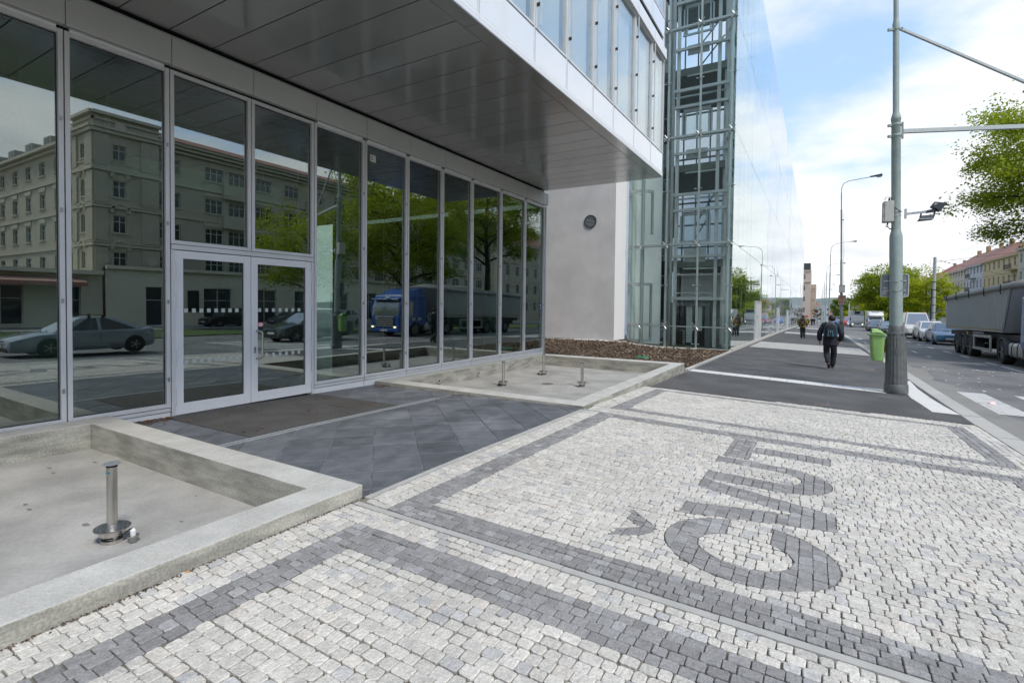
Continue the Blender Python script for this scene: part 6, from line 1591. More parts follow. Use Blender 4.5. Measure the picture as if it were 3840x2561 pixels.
# tipping body
yr, yf = Yt(36.5), Yt(25.35)
zb0, zt0 = 1.20, 3.02
side = [(yr - .02, zb0), (yr + .25, zt0 - .12), (yf + .0, zt0 + .0), (yf + .95, zb0)]
vs = []
for x in (-hw, hw): vs += [(x*(1.0), y, z) for y, z in side]
MB().add(vs, [(0, 1, 2, 3), (7, 6, 5, 4), (0, 4, 5, 1), (1, 5, 6, 2), (2, 6, 7, 3), (3, 7, 4, 0)]).build('tipping_body', m_trail, tk, bevel=.02)
rb = MB()
y_ = yf + .32
while y_ < yr - .05:
    za = zb0 + .15 + max(0, (yf + .95 - y_)/.95)*(zt0 - zb0); zc_ = zt0 - .16
    if zc_ - za > .05:
        for s_ in (-1, 1):
            rb.hexa([(s_*hw, y_ - .02, za), (s_*(hw + .012), y_ - .014, za), (s_*(hw + .012), y_ + .014, za), (s_*hw, y_ + .02, za),
                     (s_*hw, y_ - .02, zc_), (s_*(hw + .012), y_ - .014, zc_), (s_*(hw + .012), y_ + .014, zc_), (s_*hw, y_ + .02, zc_)])
    y_ += .175
o = rb.build('body_ribs', m_trail, tk); o['kind'] = 'stuff'
for s_ in (-1, 1):
    MB().hexa([(s_*hw, yf + .95, zb0 + .03), (s_*(hw + .02), yf + .95, zb0 + .03), (s_*(hw + .02), yr, zb0 + .03), (s_*hw, yr, zb0 + .03), (s_*hw, yf + .92, zb0 + .075), (s_*(hw + .02), yf + .92, zb0 + .075), (s_*(hw + .02), yr, zb0 + .075), (s_*hw, yr, zb0 + .075)]).build('bottom_rail', m_guard, tk)
    MB().box(min(s_*hw, s_*(hw + .014)), max(s_*hw, s_*(hw + .014)), yf + 1.25, yr - .1, zb0 + .085, zb0 + .135).build('reflective_tape', mat('tape_ochre', (.30, .21, .07), .5, var=.1) if 'tape_ochre' not in bpy.data.materials else bpy.data.materials['tape_ochre'], tk)
    MB().hexa([(s_*hw, yf + .95, zb0), (s_*(hw + .03), yf + .95, zb0), (s_*(hw + .03), yf + 1.15, zb0), (s_*hw, yf + 1.2, zb0), (s_*hw, yf + .02, zt0), (s_*(hw + .03), yf + .02, zt0), (s_*(hw + .03), yf + .25, zt0), (s_*hw, yf + .3, zt0)]).build('corner_post', mat('trailer_post', (.13, .14, .145), .5, var=.05) if 'trailer_post' not in bpy.data.materials else bpy.data.materials['trailer_post'], tk)
# sagging tarpaulin rolled over the top
b = MB(); secs = []
r5 = random.Random(2)
for k in range(27):
    t_ = k/26; y = (yf - .05)*(1-t_) + (yr + .35)*t_; z = zt0*(1-t_) + (zt0 - .12)*t_; w = hw + .05; dz = r5.uniform(-.02, .02)
    droop = .16 + r5.uniform(-.015, .015)
    secs.append([(-w, y, z - droop), (-w - .02, y, z - .02 + dz), (-w*.8, y, z + .13 + dz), (-w*.4, y, z + .22 + dz), (0, y, z + .25 + dz*.5), (w*.4, y, z + .22 - dz), (w*.8, y, z + .13), (w + .02, y, z - .02), (w, y, z - droop), (0, y, z - .01)])
loft(b, secs); b.build('tarpaulin', m_tarp, tk, smooth='all')
b = MB(); b.tube([(-hw - .04, yr + .36, zt0 - .16), (-hw*.5, yr + .42, zt0 - .04), (hw*.5, yr + .42, zt0 - .04), (hw + .04, yr + .36, zt0 - .16)], .10, 8); b.build('tarpaulin_fold', m_chas, tk, smooth=True)
for y in (26.6, 28.9, 31.4, 33.9, 36.2):
    y_ = Yt(y)
    for s_ in (-1, 1):
        MB().tube([(s_*(hw + .07), y_, zt0 + .04), (s_*(hw + .08), y_, zt0 - .22), (s_*(hw + .05), y_ - .02, zt0 - .33)], .018, 5).build('tarpaulin_strap', m_chas, tk)
for k in range(8): MB().box(-hw - .02, -hw - .005, Yt(29.0) + k*.22, Yt(29.0) + k*.22 + .16, 1.10, 1.16).build('frame_plate', m_guard, tk)
MB().add([(-hw - .02, Yt(31.9), 1.14), (-hw - .02, Yt(31.5), 1.14), (-hw - .02, Yt(31.75), .95), (-hw + .0, Yt(31.9), 1.14), (-hw + .0, Yt(31.5), 1.14), (-hw + .0, Yt(31.75), .95)], [(0, 1, 2), (5, 4, 3), (0, 3, 4, 1), (1, 4, 5, 2), (2, 5, 3, 0)]).build('wheel_chock', mat('chock_yellow', (.45, .33, .05), .6), tk)

# ------------------------------------------------------------------ trees
def leafmat(name, c1, c2, trans=.5):
    m = bpy.data.materials.new(name); m.use_nodes = True; t = m.node_tree; t.nodes.clear()
    o = N('ShaderNodeOutputMaterial', t); at = N('ShaderNodeAttribute', t); at.attribute_name = 'tone'
    mixc = N('ShaderNodeMix', t, data_type='RGBA'); mixc.inputs[6].default_value = c1 + (1,); mixc.inputs[7].default_value = c2 + (1,)
    link(t, at.outputs['Fac'], mixc.inputs[0])
    df = N('ShaderNodeBsdfDiffuse', t); tr = N('ShaderNodeBsdfTranslucent', t); mx_ = N('ShaderNodeMixShader', t); mx_.inputs[0].default_value = trans
    link(t, mixc.outputs[2], df.inputs[0]); link(t, mixc.outputs[2], tr.inputs[0]); link(t, df.outputs[0], mx_.inputs[1]); link(t, tr.outputs[0], mx_.inputs[2]); link(t, mx_.outputs[0], o.inputs[0])
    return m
m_leafA = leafmat('fresh_leaf', (.15, .21, .018), (.46, .53, .05))
m_leafB = leafmat('yellow_leaf', (.27, .33, .020), (.56, .60, .05))
m_leafC = leafmat('dark_leaf', (.11, .17, .022), (.26, .34, .04))
m_bark2 = mat('tree_bark', (.030, .025, .020), .9, var=.3, scale=6, bump=.8, bscale=20)
def leaf_mesh(name, pos, size, tone_, m, rng):
    n = len(pos)
    a = rng.normal(size=(n, 3)); a[:, 2] *= .45; a /= np.linalg.norm(a, axis=1)[:, None]
    nr = rng.normal(size=(n, 3)) * np.array([.55, .55, .55]) + np.array([0, 0, .8]); b = np.cross(nr, a); b /= (np.linalg.norm(b, axis=1)[:, None] + 1e-9)
    s = size * rng.uniform(.6, 1.35, n)[:, None]
    V = np.empty((n, 4, 3)); V[:, 0] = pos - a*s; V[:, 1] = pos - b*s*.55; V[:, 2] = pos + a*s; V[:, 3] = pos + b*s*.55
    me = bpy.data.meshes.new(name); me.vertices.add(4*n); me.vertices.foreach_set('co', V.ravel())
    me.loops.add(4*n); me.loops.foreach_set('vertex_index', np.arange(4*n)); me.polygons.add(n)
    me.polygons.foreach_set('loop_start', np.arange(n)*4)
    at = me.color_attributes.new('tone', 'FLOAT_COLOR', 'POINT')
    tv = np.repeat(np.clip(tone_, 0, 1), 4); at.data.foreach_set('color', np.stack([tv, tv, tv, np.ones_like(tv)], 1).astype(np.float32).ravel())
    me.materials.append(m); me.update(calc_edges=True); me.validate()
    return me
def make_tree(name, label, loc, H, Rc, zc0, tr, seed, m, nleaf, lsize, group='street trees', squash=1.0, limbs=8, fill=.45, lean=(0, 0)):
    rng = np.random.default_rng(seed); t = thing(name, label, 'tree', loc, 0, group)
    tb = MB(); top = H*.82
    tp_ = [(0, 0, -.1), (.05*lean[0], .05*lean[1], H*.12), (lean[0]*.3 + rng.normal()*.1, lean[1]*.3 + rng.normal()*.1, H*.35), (lean[0]*.6 + rng.normal()*.15, lean[1]*.6, H*.6), (lean[0], lean[1], top)]
    tb.tube(tp_, [tr*1.25, tr, tr*.8, tr*.5, tr*.12], 8); tb.build('trunk', m_bark2, t, smooth=True)
    br = MB(); tips = []
    cz = (zc0 + H)/2; hz = (H - zc0)/2
    def on_trunk(z):
        zs_ = [p[2] for p in tp_]; return np.array([np.interp(z, zs_, [p[0] for p in tp_]), np.interp(z, zs_, [p[1] for p in tp_]), z])
    for i in range(limbs):
        z0 = zc0*.9 + (top - zc0*.9)*(i + .4)/limbs*.9; a = i*2.399 + rng.uniform(-.4, .4)
        zr = (z0 + .18*H*rng.uniform(.3, 1) - cz)/hz; rad = Rc*math.sqrt(max(.12, 1 - min(.95, zr*zr)))*rng.uniform(.78, 1.02)
        p0 = on_trunk(z0); p3 = p0*np.array([1, 1, 0]) + np.array([math.cos(a)*rad, math.sin(a)*rad, min(H*.98, z0 + rad*rng.uniform(.12, .55))])
        p1 = p0 + (p3 - p0)*.35 + np.array([0, 0, rad*.10]); p2 = p0 + (p3 - p0)*.7 + np.array([0, 0, rad*.09])
        r0 = tr*.42*(1 - .5*i/limbs); br.tube([p0, p1, p2, p3], [r0, r0*.7, r0*.4, r0*.1], 6)
        for j in range(7):
            f = .30 + .70*j/6; q0 = p0 + (p3 - p0)*f + np.array([0, 0, rad*.09*math.sin(f*3)])
            b2 = a + (1 if j % 2 else -1)*rng.uniform(.5, 1.2); L2 = rad*.52*(1.15 - .6*f)*rng.uniform(.7, 1.2)
            q1 = q0 + np.array([math.cos(b2)*L2, math.sin(b2)*L2, L2*rng.uniform(-.35, .85)])
            br.tube([q0, (q0+q1)/2 + np.array([0, 0, L2*.07]), q1], [r0*.30, r0*.2, r0*.06], 4)
            for k in range(5):
                g = .25 + .75*k/4; s0 = q0 + (q1 - q0)*g; b3 = b2 + (1 if k % 2 else -1)*rng.uniform(.3, 1.1); L3 = L2*.55*rng.uniform(.5, 1.1)
                s1 = s0 + np.array([math.cos(b3)*L3, math.sin(b3)*L3, L3*rng.uniform(-.75, .9)])
                br.tube([s0, s1], [r0*.09, r0*.03], 3); tips.append((s0, s1))
    br.build('branches', m_bark2, t, smooth=True)
    T0 = np.array([a for a, b_ in tips]); T1 = np.array([b_ for a, b_ in tips])
    w = rng.uniform(.25, 1.6, len(tips))**1.4; w /= w.sum()
    idx = rng.choice(len(tips), nleaf, p=w); f = rng.uniform(.05, 1.18, nleaf)[:, None]
    sp = Rc*.062
    P = T0[idx] + (T1[idx] - T0[idx])*f + rng.normal(size=(nleaf, 3))*np.array([sp, sp, sp*.8*squash])
    cl = rng.uniform(0, 1, len(tips))
    tone_ = .5*cl[idx] + .5*rng.uniform(0, 1, nleaf)
    nf_ = int(nleaf*fill)                     # rounded clumps spread through the crown's volume
    ncl = 110; d = rng.normal(size=(ncl, 3)); d /= np.linalg.norm(d, axis=1)[:, None]; rr = rng.uniform(.12, 1, ncl)[:, None]**.45
    ctr = np.array([0, 0, cz]) + d*rr*np.array([Rc*.92, Rc*.92, hz*.92]); ctr[:, 2] += .12*hz*rng.normal(size=ncl)
    ci = rng.integers(0, ncl, nf_); P[:nf_] = ctr[ci] + rng.normal(size=(nf_, 3))*np.array([.105*Rc, .105*Rc, .075*Rc])
    tone_[:nf_] = .55*rng.uniform(0, 1, ncl)[ci] + .45*rng.uniform(0, 1, nf_)
    o = bpy.data.objects.new('crown', leaf_mesh('crown', P, lsize, tone_, m, rng)); COL.objects.link(o); o.parent = t
    return t
def gz9(x, y): return GZ(9, y)
make_tree('broadleaf_tree', 'tall fresh green tree overhanging the right edge above the tipper trailer', (12.3, 40.5, gz9(12, 40)), 15.9, 4.9, 6.3, .30, 4, m_leafA, 52000, .088, limbs=15, fill=.30)
make_tree('broadleaf_tree', 'tall green tree mirrored in the glass front just behind the truck cab', (12.6, 29.5, gz9(12, 30)), 13.0, 5.2, 3.2, .27, 9, m_leafA, 34000, .105, limbs=12)
make_tree('broadleaf_tree', 'slender light green tree mirrored in the pane above the right door', (14.8, 22.8, gz9(12, 23)), 8.8, 3.6, 2.6, .15, 21, m_leafA, 13000, .095, limbs=10)
make_tree('broadleaf_tree', 'large spreading green tree behind the traffic pole and its sign', (13.4, 136, gz9(12, 136)), 13.8, 6.6, 2.8, .36, 13, m_leafA, 26000, .20, limbs=13, fill=.6)
make_tree('broadleaf_tree', 'young yellow-green tree left of the pale tram pole', (12.4, 86, gz9(12, 86)), 8.6, 3.1, 1.9, .13, 17, m_leafB, 15000, .115, limbs=11, fill=.5)
make_tree('broadleaf_tree', 'dark green tree between the big tree and the young yellow-green tree', (13.5, 112, gz9(12, 112)), 7.2, 2.6, 1.6, .2, 33, m_leafC, 9000, .15)
make_tree('broadleaf_tree', 'rounded dark tree beyond the sign pole far down the street', (10.2, 300, gz9(9, 300)), 12.6, 5.0, 2.0, .3, 23, m_leafC, 12000, .26)
make_tree('broadleaf_tree', 'low yellow-green tree between the sign pole and the white trucks', (11.0, 262, gz9(9, 262)), 5.6, 2.3, .8, .15, 27, m_leafB, 5000, .18)
make_tree('broadleaf_tree', 'small yellowish tree in front of the spreading tree left of the pole', (11.5, 150, gz9(9, 150)), 6.6, 2.9, 1.2, .14, 29, m_leafB, 6000, .15)
make_tree('broadleaf_tree', 'thin brownish tree before the beige corner block', (.2, 232, gz9(0, 232)), 6.5, 1.6, 1.5, .12, 31, leafmat('budding_leaf', (.10, .085, .03), (.17, .15, .05)), 1500, .16)
for k, (x, y, h_, s) in enumerate([(13.5, 175, 12, 43), (13.5, 205, 12, 44)]):
    make_tree('broadleaf_tree', ['far street tree beyond the white box truck, nearer of two', 'far street tree beyond the white box truck, farther of two'][k], (x, y, gz9(9, y)), h_, h_*.38, 2.6, .2, s, m_leafA, 9000, .18, limbs=9)
sh = thing('shrub', 'small dark green shrub at the foot of the beige corner block', 'shrub', (-2.2, 150, GZ(-2.2, 150)))
rng = np.random.default_rng(3); P = rng.normal(size=(2500, 3)); P /= np.linalg.norm(P, axis=1)[:, None]; P *= rng.uniform(.4, 1, 2500)[:, None]**.4; P = P*np.array([.7, .7, .75]) + np.array([0, 0, .8])
o = bpy.data.objects.new('foliage', leaf_mesh('foliage', P, .09, rng.uniform(0, 1, 2500), m_leafC, rng)); COL.objects.link(o); o.parent = sh
MB().cyl((0, 0, 0), (0, 0, .5), .05, n=6).build('stem', m_bark2, sh)

# ------------------------------------------------------------------ houses
m_wf = mat('window_white', (.55, .55, .53), .5, var=0)
m_wp = mat('house_pane', (.045, .05, .055), .06, var=.3, scale=.6, spec=.8)
m_roof = mat('red_tiles', (.20, .085, .055), .8, var=.2, scale=3, col2=(.29, .13, .08), bump=.5, bscale=9)
m_roofd = mat('dark_roof', (.05, .052, .055), .7, var=.2)
m_stone2 = mat('grey_beige_stucco', (.46, .42, .33), .9, var=.10, scale=.9, bump=.3, bscale=18)
m_stone3 = mat('stucco_trim', (.52, .48, .385), .9, var=.08, scale=1.2)
m_cream = mat('cream_ground_floor', (.64, .61, .49), .85, var=.06, scale=.8)
class Wall:
    """a wall plane with real openings; u runs along it, n points out of the house"""
    def __init__(s, parent, org, u, n, L, z0, z1, openings, m, depth=.18, name='wall'):
        s.o = Vector(org); s.u = Vector(u).normalized(); s.n = Vector(n).normalized(); s.p = parent
        us = sorted({0, L, *[q for a, b, c, d in openings for q in (a, b)]}); zs_ = sorted({z0, z1, *[q for a, b, c, d in openings for q in (c, d)]})
        b = MB()
        for ua, ub in zip(us, us[1:]):
            for za, zb_ in zip(zs_, zs_[1:]):
                um, zmid = (ua+ub)/2, (za+zb_)/2
                if any(a < um < b_ and c < zmid < d for a, b_, c, d in openings): continue
                b.add([s.P(ua, za), s.P(ub, za), s.P(ub, zb_), s.P(ua, zb_)], [(0, 1, 2, 3)])
        for a, b_, c, d in openings:
            for (p, q) in (((a, c), (b_, c)), ((b_, c), (b_, d)), ((b_, d), (a, d)), ((a, d), (a, c))):
                b.add([s.P(*p), s.P(*q), s.P(*q, -depth), s.P(*p, -depth)], [(0, 1, 2, 3)])
        s.obj = b.build(name, m, parent)
    def P(s, u, z, d=0): return tuple(s.o + s.u*u + Vector((0, 0, z)) + s.n*d)
    def bx(s, b, u0, u1, z0, z1, d0, d1):
        P = [s.P(u0, z0, d0), s.P(u1, z0, d0), s.P(u1, z0, d1), s.P(u0, z0, d1), s.P(u0, z1, d0), s.P(u1, z1, d0), s.P(u1, z1, d1), s.P(u0, z1, d1)]
        return b.hexa(P)
    def win(s, a, b_, c, d, depth=.18, cols=2, sill=None):
        f = MB(); w = .055
        s.bx(f, a, a+w, c, d, -depth, -depth+.06); s.bx(f, b_-w, b_, c, d, -depth, -depth+.06); s.bx(f, a+w, b_-w, c, c+w, -depth, -depth+.06); s.bx(f, a+w, b_-w, d-w, d, -depth, -depth+.06)
        for k in range(1, cols): u = a + (b_-a)*k/cols; s.bx(f, u-.03, u+.03, c+w, d-w, -depth, -depth+.05)
        s.bx(f, a+w, b_-w, c + (d-c)*.66 - .025, c + (d-c)*.66 + .025, -depth+.001, -depth+.049)
        fo = f.build('window', m_wf, s.p)
        q = MB(); s.bx(q, a+.02, b_-.02, c+.02, d-.02, -depth-.01, -depth+.02); q.build('pane', m_wp, fo)
        if sill:
            q = MB(); s.bx(q, a-.08, b_+.08, c-.09, c-.005, -.05, .09); q.build('sill', sill, fo)
        return fo
    def trim(s, name, u0, u1, z0, z1, d, m): 
        b = MB(); s.bx(b, u0, u1, z0, z1, -.02, d); return b.build(name, m, s.p)
# --- the old corner house across the street (seen mirrored in the glass front)
GH = GZ(9, 16) - .05
ch = thing('corner_house', 'old grey-beige corner apartment house with stepped cornices mirrored in the glass front', 'building', (0, 0, 0))
rowz = [(3.6, 4.75), (6.05, 7.25), (8.5, 9.65), (11.05, 12.1)]
def facade(org, u, n, L, cols, z0, z1, w=.95, rows=rowz, m=m_stone2, colsn=2, skip=()):
    op = []
    for ci, c in enumerate(cols):
        for ri, (a, b_) in enumerate(rows):
            if (ci, ri) in skip: continue
            op.append((c - w/2, c + w/2, a, b_))
    W_l = Wall(ch, org, u, n, L, z0, z1, op, m)
    for a, b_, c, d in op: W_l.win(a, b_, c, d, cols=colsn, sill=m_stone3)
    return W_l
# corner block: face to the street (-X) and to the side street (-Y)
A = facade((27.0, 19.0, 0), (0, -1, 0), (-1, 0, 0), 3.95, [2.45], GH, 14.0, .8)
B = facade((27.0, 15.05, 0), (1, 0, 0), (0, -1, 0), 3.2, [1.6], GH, 14.0, .9)
MB().box(27.2, 31.0, 15.25, 18.9, 13.2, 14.0).build('tower_core', m_stone2, ch)
for Wl, L in ((A, 3.95), (B, 3.2)):
    for z, h_, d in ((5.1, .16, .14), (5.32, .10, .08), (7.70, .16, .16), (7.92, .12, .08), (10.18, .18, .18), (10.40, .12, .08), (11.0 - .2, .10, .06), (12.75, .22, .22), (13.0, .16, .32), (13.55, .12, .12), (13.9, .20, .28)):
        Wl.trim('cornice', -.12 if Wl is A else -.12, L + .12, z, z + h_, d, m_stone3)
    for u0, u1 in ((0.02, 1.15), (L - .75, L - .02)):
        for za, zb_ in ((5.45, 7.65), (8.05, 10.1), (10.55, 12.7), (1.0, 5.0)): Wl.trim('pilaster', u0, u1, za, zb_, .10, m_stone2)
    for zc in (5.0, 7.55, 9.95):              # arches over the windows
        um = 2.45 if Wl is A else 1.6
        for rr, dd in ((.62, .16), (.50, .10)):
            b = MB(); n = 10
            for k in range(n):
                a0, a1 = math.pi*k/n, math.pi*(k+1)/n
                P = []
                for r in (rr - .12, rr):
                    for a in (a0, a1): P.append((um + r*math.cos(a), zc - .12 + r*math.sin(a)*1.15))
                q0, q1, q2, q3 = P[0], P[1], P[3], P[2]
                b.hexa([Wl.P(*q0, 0), Wl.P(*q1, 0), Wl.P(*q2, 0), Wl.P(*q3, 0), Wl.P(*q0, dd), Wl.P(*q1, dd), Wl.P(*q2, dd), Wl.P(*q3, dd)])
            b.build('window_arch', m_stone3, ch)
for u, z in ((.55, 4.2), (2.45, 13.3), (3.5, 4.2)):
    b = MB().cyl(A.P(u, z, .0), A.P(u, z, .14), .36, n=20); b.build('round_medallion', m_stone3, ch)
# right wing along the street
RWL = 46.0
cols = [1.0, 4.3, 6.2, 8.6, 11.4, 14.2, 17.0, 19.8, 22.6, 25.4, 28.2, 31, 33.8, 36.6, 39.4, 42.2, 44.6]
Cw = facade((27.5, 19.0 + RWL, 0), (0, -1, 0), (-1, 0, 0), RWL, [RWL - c for c in cols], GH - 1, 13.3, 1.45, colsn=3)
for z, h_, d in ((5.15, .16, .12), (7.75, .14, .10), (10.2, .16, .12), (12.6, .2, .25), (12.85, .22, .5), (13.1, .2, .7)): Cw.trim('cornice', 0, RWL, z, z + h_, d, m_stone3)
for k, c in enumerate(cols[1:]):
    if k % 3 == 1: Cw.trim('oriel', RWL - c - 1.3, RWL - c + 1.3, 5.3, 5.95, .35, m_stone2); Cw.trim('oriel', RWL - c - 1.3, RWL - c + 1.3, 7.4, 8.4, .35, m_stone2); Cw.trim('oriel', RWL - c - 1.3, RWL - c + 1.3, 9.8, 11.0, .35, m_stone2)
    else: Cw.trim('relief_panel', RWL - c - .9, RWL - c + .9, 7.42, 7.72, .06, m_stone3); Cw.trim('relief_panel', RWL - c - .9, RWL - c + .9, 9.85, 10.1, .06, m_stone3)
MB().add([(26.7, 19, 13.3), (26.7, 65, 13.3), (33, 65, 15.4), (33, 19, 15.4)], [(0, 1, 2, 3)]).add([(33, 19, 15.4), (33, 65, 15.4), (39, 65, 13.3), (39, 19, 13.3)], [(0, 1, 2, 3)]).add([(26.7, 19, 13.3), (33, 19, 15.4), (39, 19, 13.3)], [(0, 1, 2)]).add([(26.7, 65, 13.3), (33, 65, 15.4), (39, 65, 13.3)], [(2, 1, 0)]).build('roof', m_roof, ch)
MB().box(28, 39, 19.2, 64.8, -1, 13.2).build('wing_core', m_stone2, ch)
# ground floor projecting in front of the wing, paler, with shopfronts
op = [(RWL*.0 + 2 + 4*k, RWL*.0 + 4.2 + 4*k, GH + .1, 2.4) for k in range(10)]
Gf = Wall(ch, (26.3, 58.0, 0), (0, -1, 0), (-1, 0, 0), 42.6, GH - 1, 3.55, op, m_cream)
for a, b_, c, d in op: Gf.win(a, b_, c, d)
Gf.trim('cornice', 0, 42.6, 3.55, 3.78, .22, m_cream)
MB().box(26.35, 27.6, 15.5, 57.9, 3.45, 3.7).build('ground_floor_roof', m_roofd, ch)
b = MB().box(26.22, 26.3, 20.6, 21.4, .6, 2.2); b.build('notice_board', m_trim, ch)
# left wing along the side street
cols = [1.6, 4.6, 7.6, 10.6, 13.6, 16.6, 19.6]
Lw = facade((30.2, 15.6, 0), (1, 0, 0), (0, -1, 0), 24, cols, GH, 12.9, 1.15)
for z, h_, d in ((5.15, .16, .12), (7.75, .14, .12), (10.2, .16, .12), (12.5, .2, .25), (12.75, .22, .55)): Lw.trim('cornice', 0, 24, z, z + h_, d, m_stone3)
for c in cols: Lw.trim('relief_panel', c - .7, c + .7, 7.35, 7.7, .07, m_stone3); Lw.trim('relief_panel', c - .7, c + .7, 9.8, 10.15, .07, m_stone3)
MB().box(30.3, 54, 16, 28, -1, 12.85).build('wing_core', m_stone2, ch)
b = MB().add([(30.2, 15.3, 12.97), (54.2, 15.3, 12.97), (54.2, 17.6, 14.9), (30.2, 17.6, 14.9), (30.2, 18.8, 14.3), (54.2, 18.8, 14.3)], [(0, 1, 2, 3), (3, 2, 5, 4)]); b.build('mansard_roof', m_roofd, ch)
for c in (3, 7, 11, 15, 19):
    MB().box(30.2 + c - .7, 30.2 + c + .7, 15.75, 17.6, 13.1, 14.1).build('attic_dormer', m_stone3, ch)
    MB().box(30.2 + c - .5, 30.2 + c + .5, 15.72, 15.749, 13.3, 14.0).build('dormer_pane', m_wp, ch)
# single-storey annex with the canopy
an = thing('annex', 'pale single-storey shop annex with flat canopy and pinkish awning beside the corner house', 'building', (0, 0, 0))
op = [(1.2, 2.4, GH + .1, 2.3), (4.0, 6.0, GH + .4, 2.3), (8.0, 9.0, GH + .1, 2.3), (11, 13.2, GH + .1, 2.3), (15, 16.2, GH + .1, 2.3), (18, 20, GH + .4, 2.3)]
ch_keep = ch; 
Aw = Wall(an, (26.6, 15.35, 0), (0, -1, 0), (-1, 0, 0), 21.5, GH - 1, 3.1, op, m_cream)
for q in op: Aw.win(*q)
MB().box(26.0, 31, -6.2, 15.2, 3.1, 3.36).build('flat_roof', m_cream, an)
MB().hexa([(25.0, -5, 2.48), (26.6, -5, 2.82), (26.6, 14, 2.82), (25.0, 14, 2.48), (25.0, -5, 2.54), (26.6, -5, 2.88), (26.6, 14, 2.88), (25.0, 14, 2.54)]).build('awning', mat('awning_pink', (.42, .25, .20), .8, var=.06), an)
MB().box(24.98, 25.0, -5, 14, 2.28, 2.54).build('awning_valance', mat('valance_pink', (.36, .18, .15), .8), an)
MB().box(26.9, 31, -6, 15.2, -1, 3.05).build('core', m_roofd, an)
make_tree('broadleaf_tree', 'dark tree beside the annex mirrored at the far left of the glass front', (24.2, 4.8, GZ(9, 5)), 7.2, 2.5, 2.2, .16, 51, m_leafC, 9000, .11)
lq = copy_tree(l0); lq.location = (18.5, 8.2, GZ(9, 8)); lq.rotation_euler.z = math.radians(-60); lq.scale = (.72, .72, .72); lq['label'] = 'street lamp mirrored against the side wing of the corner house'; lq['group'] = 'lamps across the street'
# lit crossing sign on an arm, seen mirrored
sp_ = thing('crossing_sign', 'yellow framed pedestrian crossing sign on an outreach arm across the street', 'sign', (12.4, 4.0, GZ(9, 5)))
MB().lathe([(.10, 0), (.08, 3.9), (.07, 5.2)], n=10).build('post', m_pole, sp_, smooth=True)
MB().beam((0, 0, 3.9), (0, -2.2, 4.15), .06, .06).build('arm', m_boom, sp_); MB().beam((0, 0, 4.8), (0, -1.6, 4.15), .03, .03).build('stay', m_boom, sp_)
m_ylw = mat('sign_yellow', (.60, .62, .02), .5, var=0); m_sblue = mat('sign_blue', (.02, .10, .32), .5, var=0)
MB().box(-.09, .09, -2.75, -2.2, 3.7, 4.45).build('frame', m_ylw, sp_); MB().box(-.10, -.09, -2.68, -2.27, 3.78, 4.37).build('face', m_sblue, sp_)
MB().add([(-.105, -2.62, 3.86), (-.105, -2.33, 3.86), (-.105, -2.475, 4.28)], [(0, 2, 1)]).build('triangle', m_dots, sp_)
for dx_, z in ((0, 2.2),): MB().box(-.12, -.10, -.25, .05, 1.9, 2.2).build('small_sign', m_sblue, sp_)

# --- terraces further down the right side
def house(name, label, x, y0, y1, eave, ridge, wallm, roofm, rows, cw=1.0, pitch=3.0, balcony=None, base=None, front=-1, dormers=0, depth=12):
    t = thing(name, label, 'building', (0, 0, 0), 0, 'houses on the far side of the street')
    zb_ = GZ(9, (y0+y1)/2) - .8; L = y1 - y0; n = max(1, int((L - 1)/pitch)); cols = [L*(k + .5)/n for k in range(n)]
    op = [(c - cw/2, c + cw/2, a, b_) for c in cols for a, b_ in rows]
    Wl = Wall(t, (x, y1, 0), (0, -1, 0), (-1, 0, 0), L, zb_, eave, op, wallm)
    for q in op: Wl.win(*q, sill=None)
    op2 = [(c - .5, c + .5, a, b_) for c in (2.2, 5.2, 8.6) for a, b_ in rows]
    Wn = Wall(t, (x, y0, 0), (1, 0, 0), (0, -1, 0), depth, zb_, eave, op2 , wallm)
    for q in op2: Wn.win(*q)
    MB().box(x + .25, x + depth, y0 + .25, y1, zb_, eave - .05).build('core', wallm, t)
    Wl.trim('cornice', -.1, L + .1, eave - .32, eave, .35, wallm); Wn.trim('cornice', -.1, depth, eave - .32, eave, .35, wallm)
    for a, b_ in rows[1:]: Wl.trim('string_course', 0, L, b_ + .45, b_ + .58, .07, wallm)
    xm = x + depth/2
    MB().add([(x - .4, y0 - .3, eave), (x - .4, y1, eave), (xm, y1, ridge), (xm, y0 + 2.5, ridge), (x + depth, y1, eave), (x + depth, y0 - .3, eave)], [(0, 3, 2, 1), (3, 5, 4, 2), (0, 5, 3)]).build('roof', roofm, t)
    rc = random.Random(int(y0)); nk = max(2, int(L/9))
    for k in range(nk):
        y = y0 + L*(k + .25 + .5*rc.random())/nk; hc = rc.uniform(.35, 1.0); MB().box(xm - .9, xm - .3, y, y + rc.uniform(.6, 1.6), ridge - .9, ridge + hc).build('chimney', mat('chimney_brick', (.34, .22, .14), .9, var=.2, scale=8) if 'chimney_brick' not in bpy.data.materials else bpy.data.materials['chimney_brick'], t)
        MB().hexa([(x + 1.2, y - 1.6, eave + .75), (x + 2.3, y - 1.6, eave + 1.25), (x + 2.3, y - .6, eave + 1.25), (x + 1.2, y - .6, eave + .75), (x + 1.2, y - 1.6, eave + .95), (x + 2.3, y - 1.6, eave + 1.5), (x + 2.3, y - .6, eave + 1.5), (x + 1.2, y - .6, eave + .95)]).build('roof_light', m_wp, t)
    if balcony:
        for (c, z) in balcony:
            b = MB(); Wl.bx(b, c - 2.2, c + 2.2, z - .15, z, 0, 1.1); bo = b.build('balcony', wallm, t)
            r = MB(); Wl.bx(r, c - 2.2, c + 2.2, z + .85, z + .92, 1.04, 1.1)
            for k in range(15): u = c - 2.15 + 4.3*k/14; Wl.bx(r, u - .02, u + .02, z, z + .85, 1.05, 1.09)
            ro = r.build('railing', m_trim, bo); ro['kind'] = 'stuff'
    return t
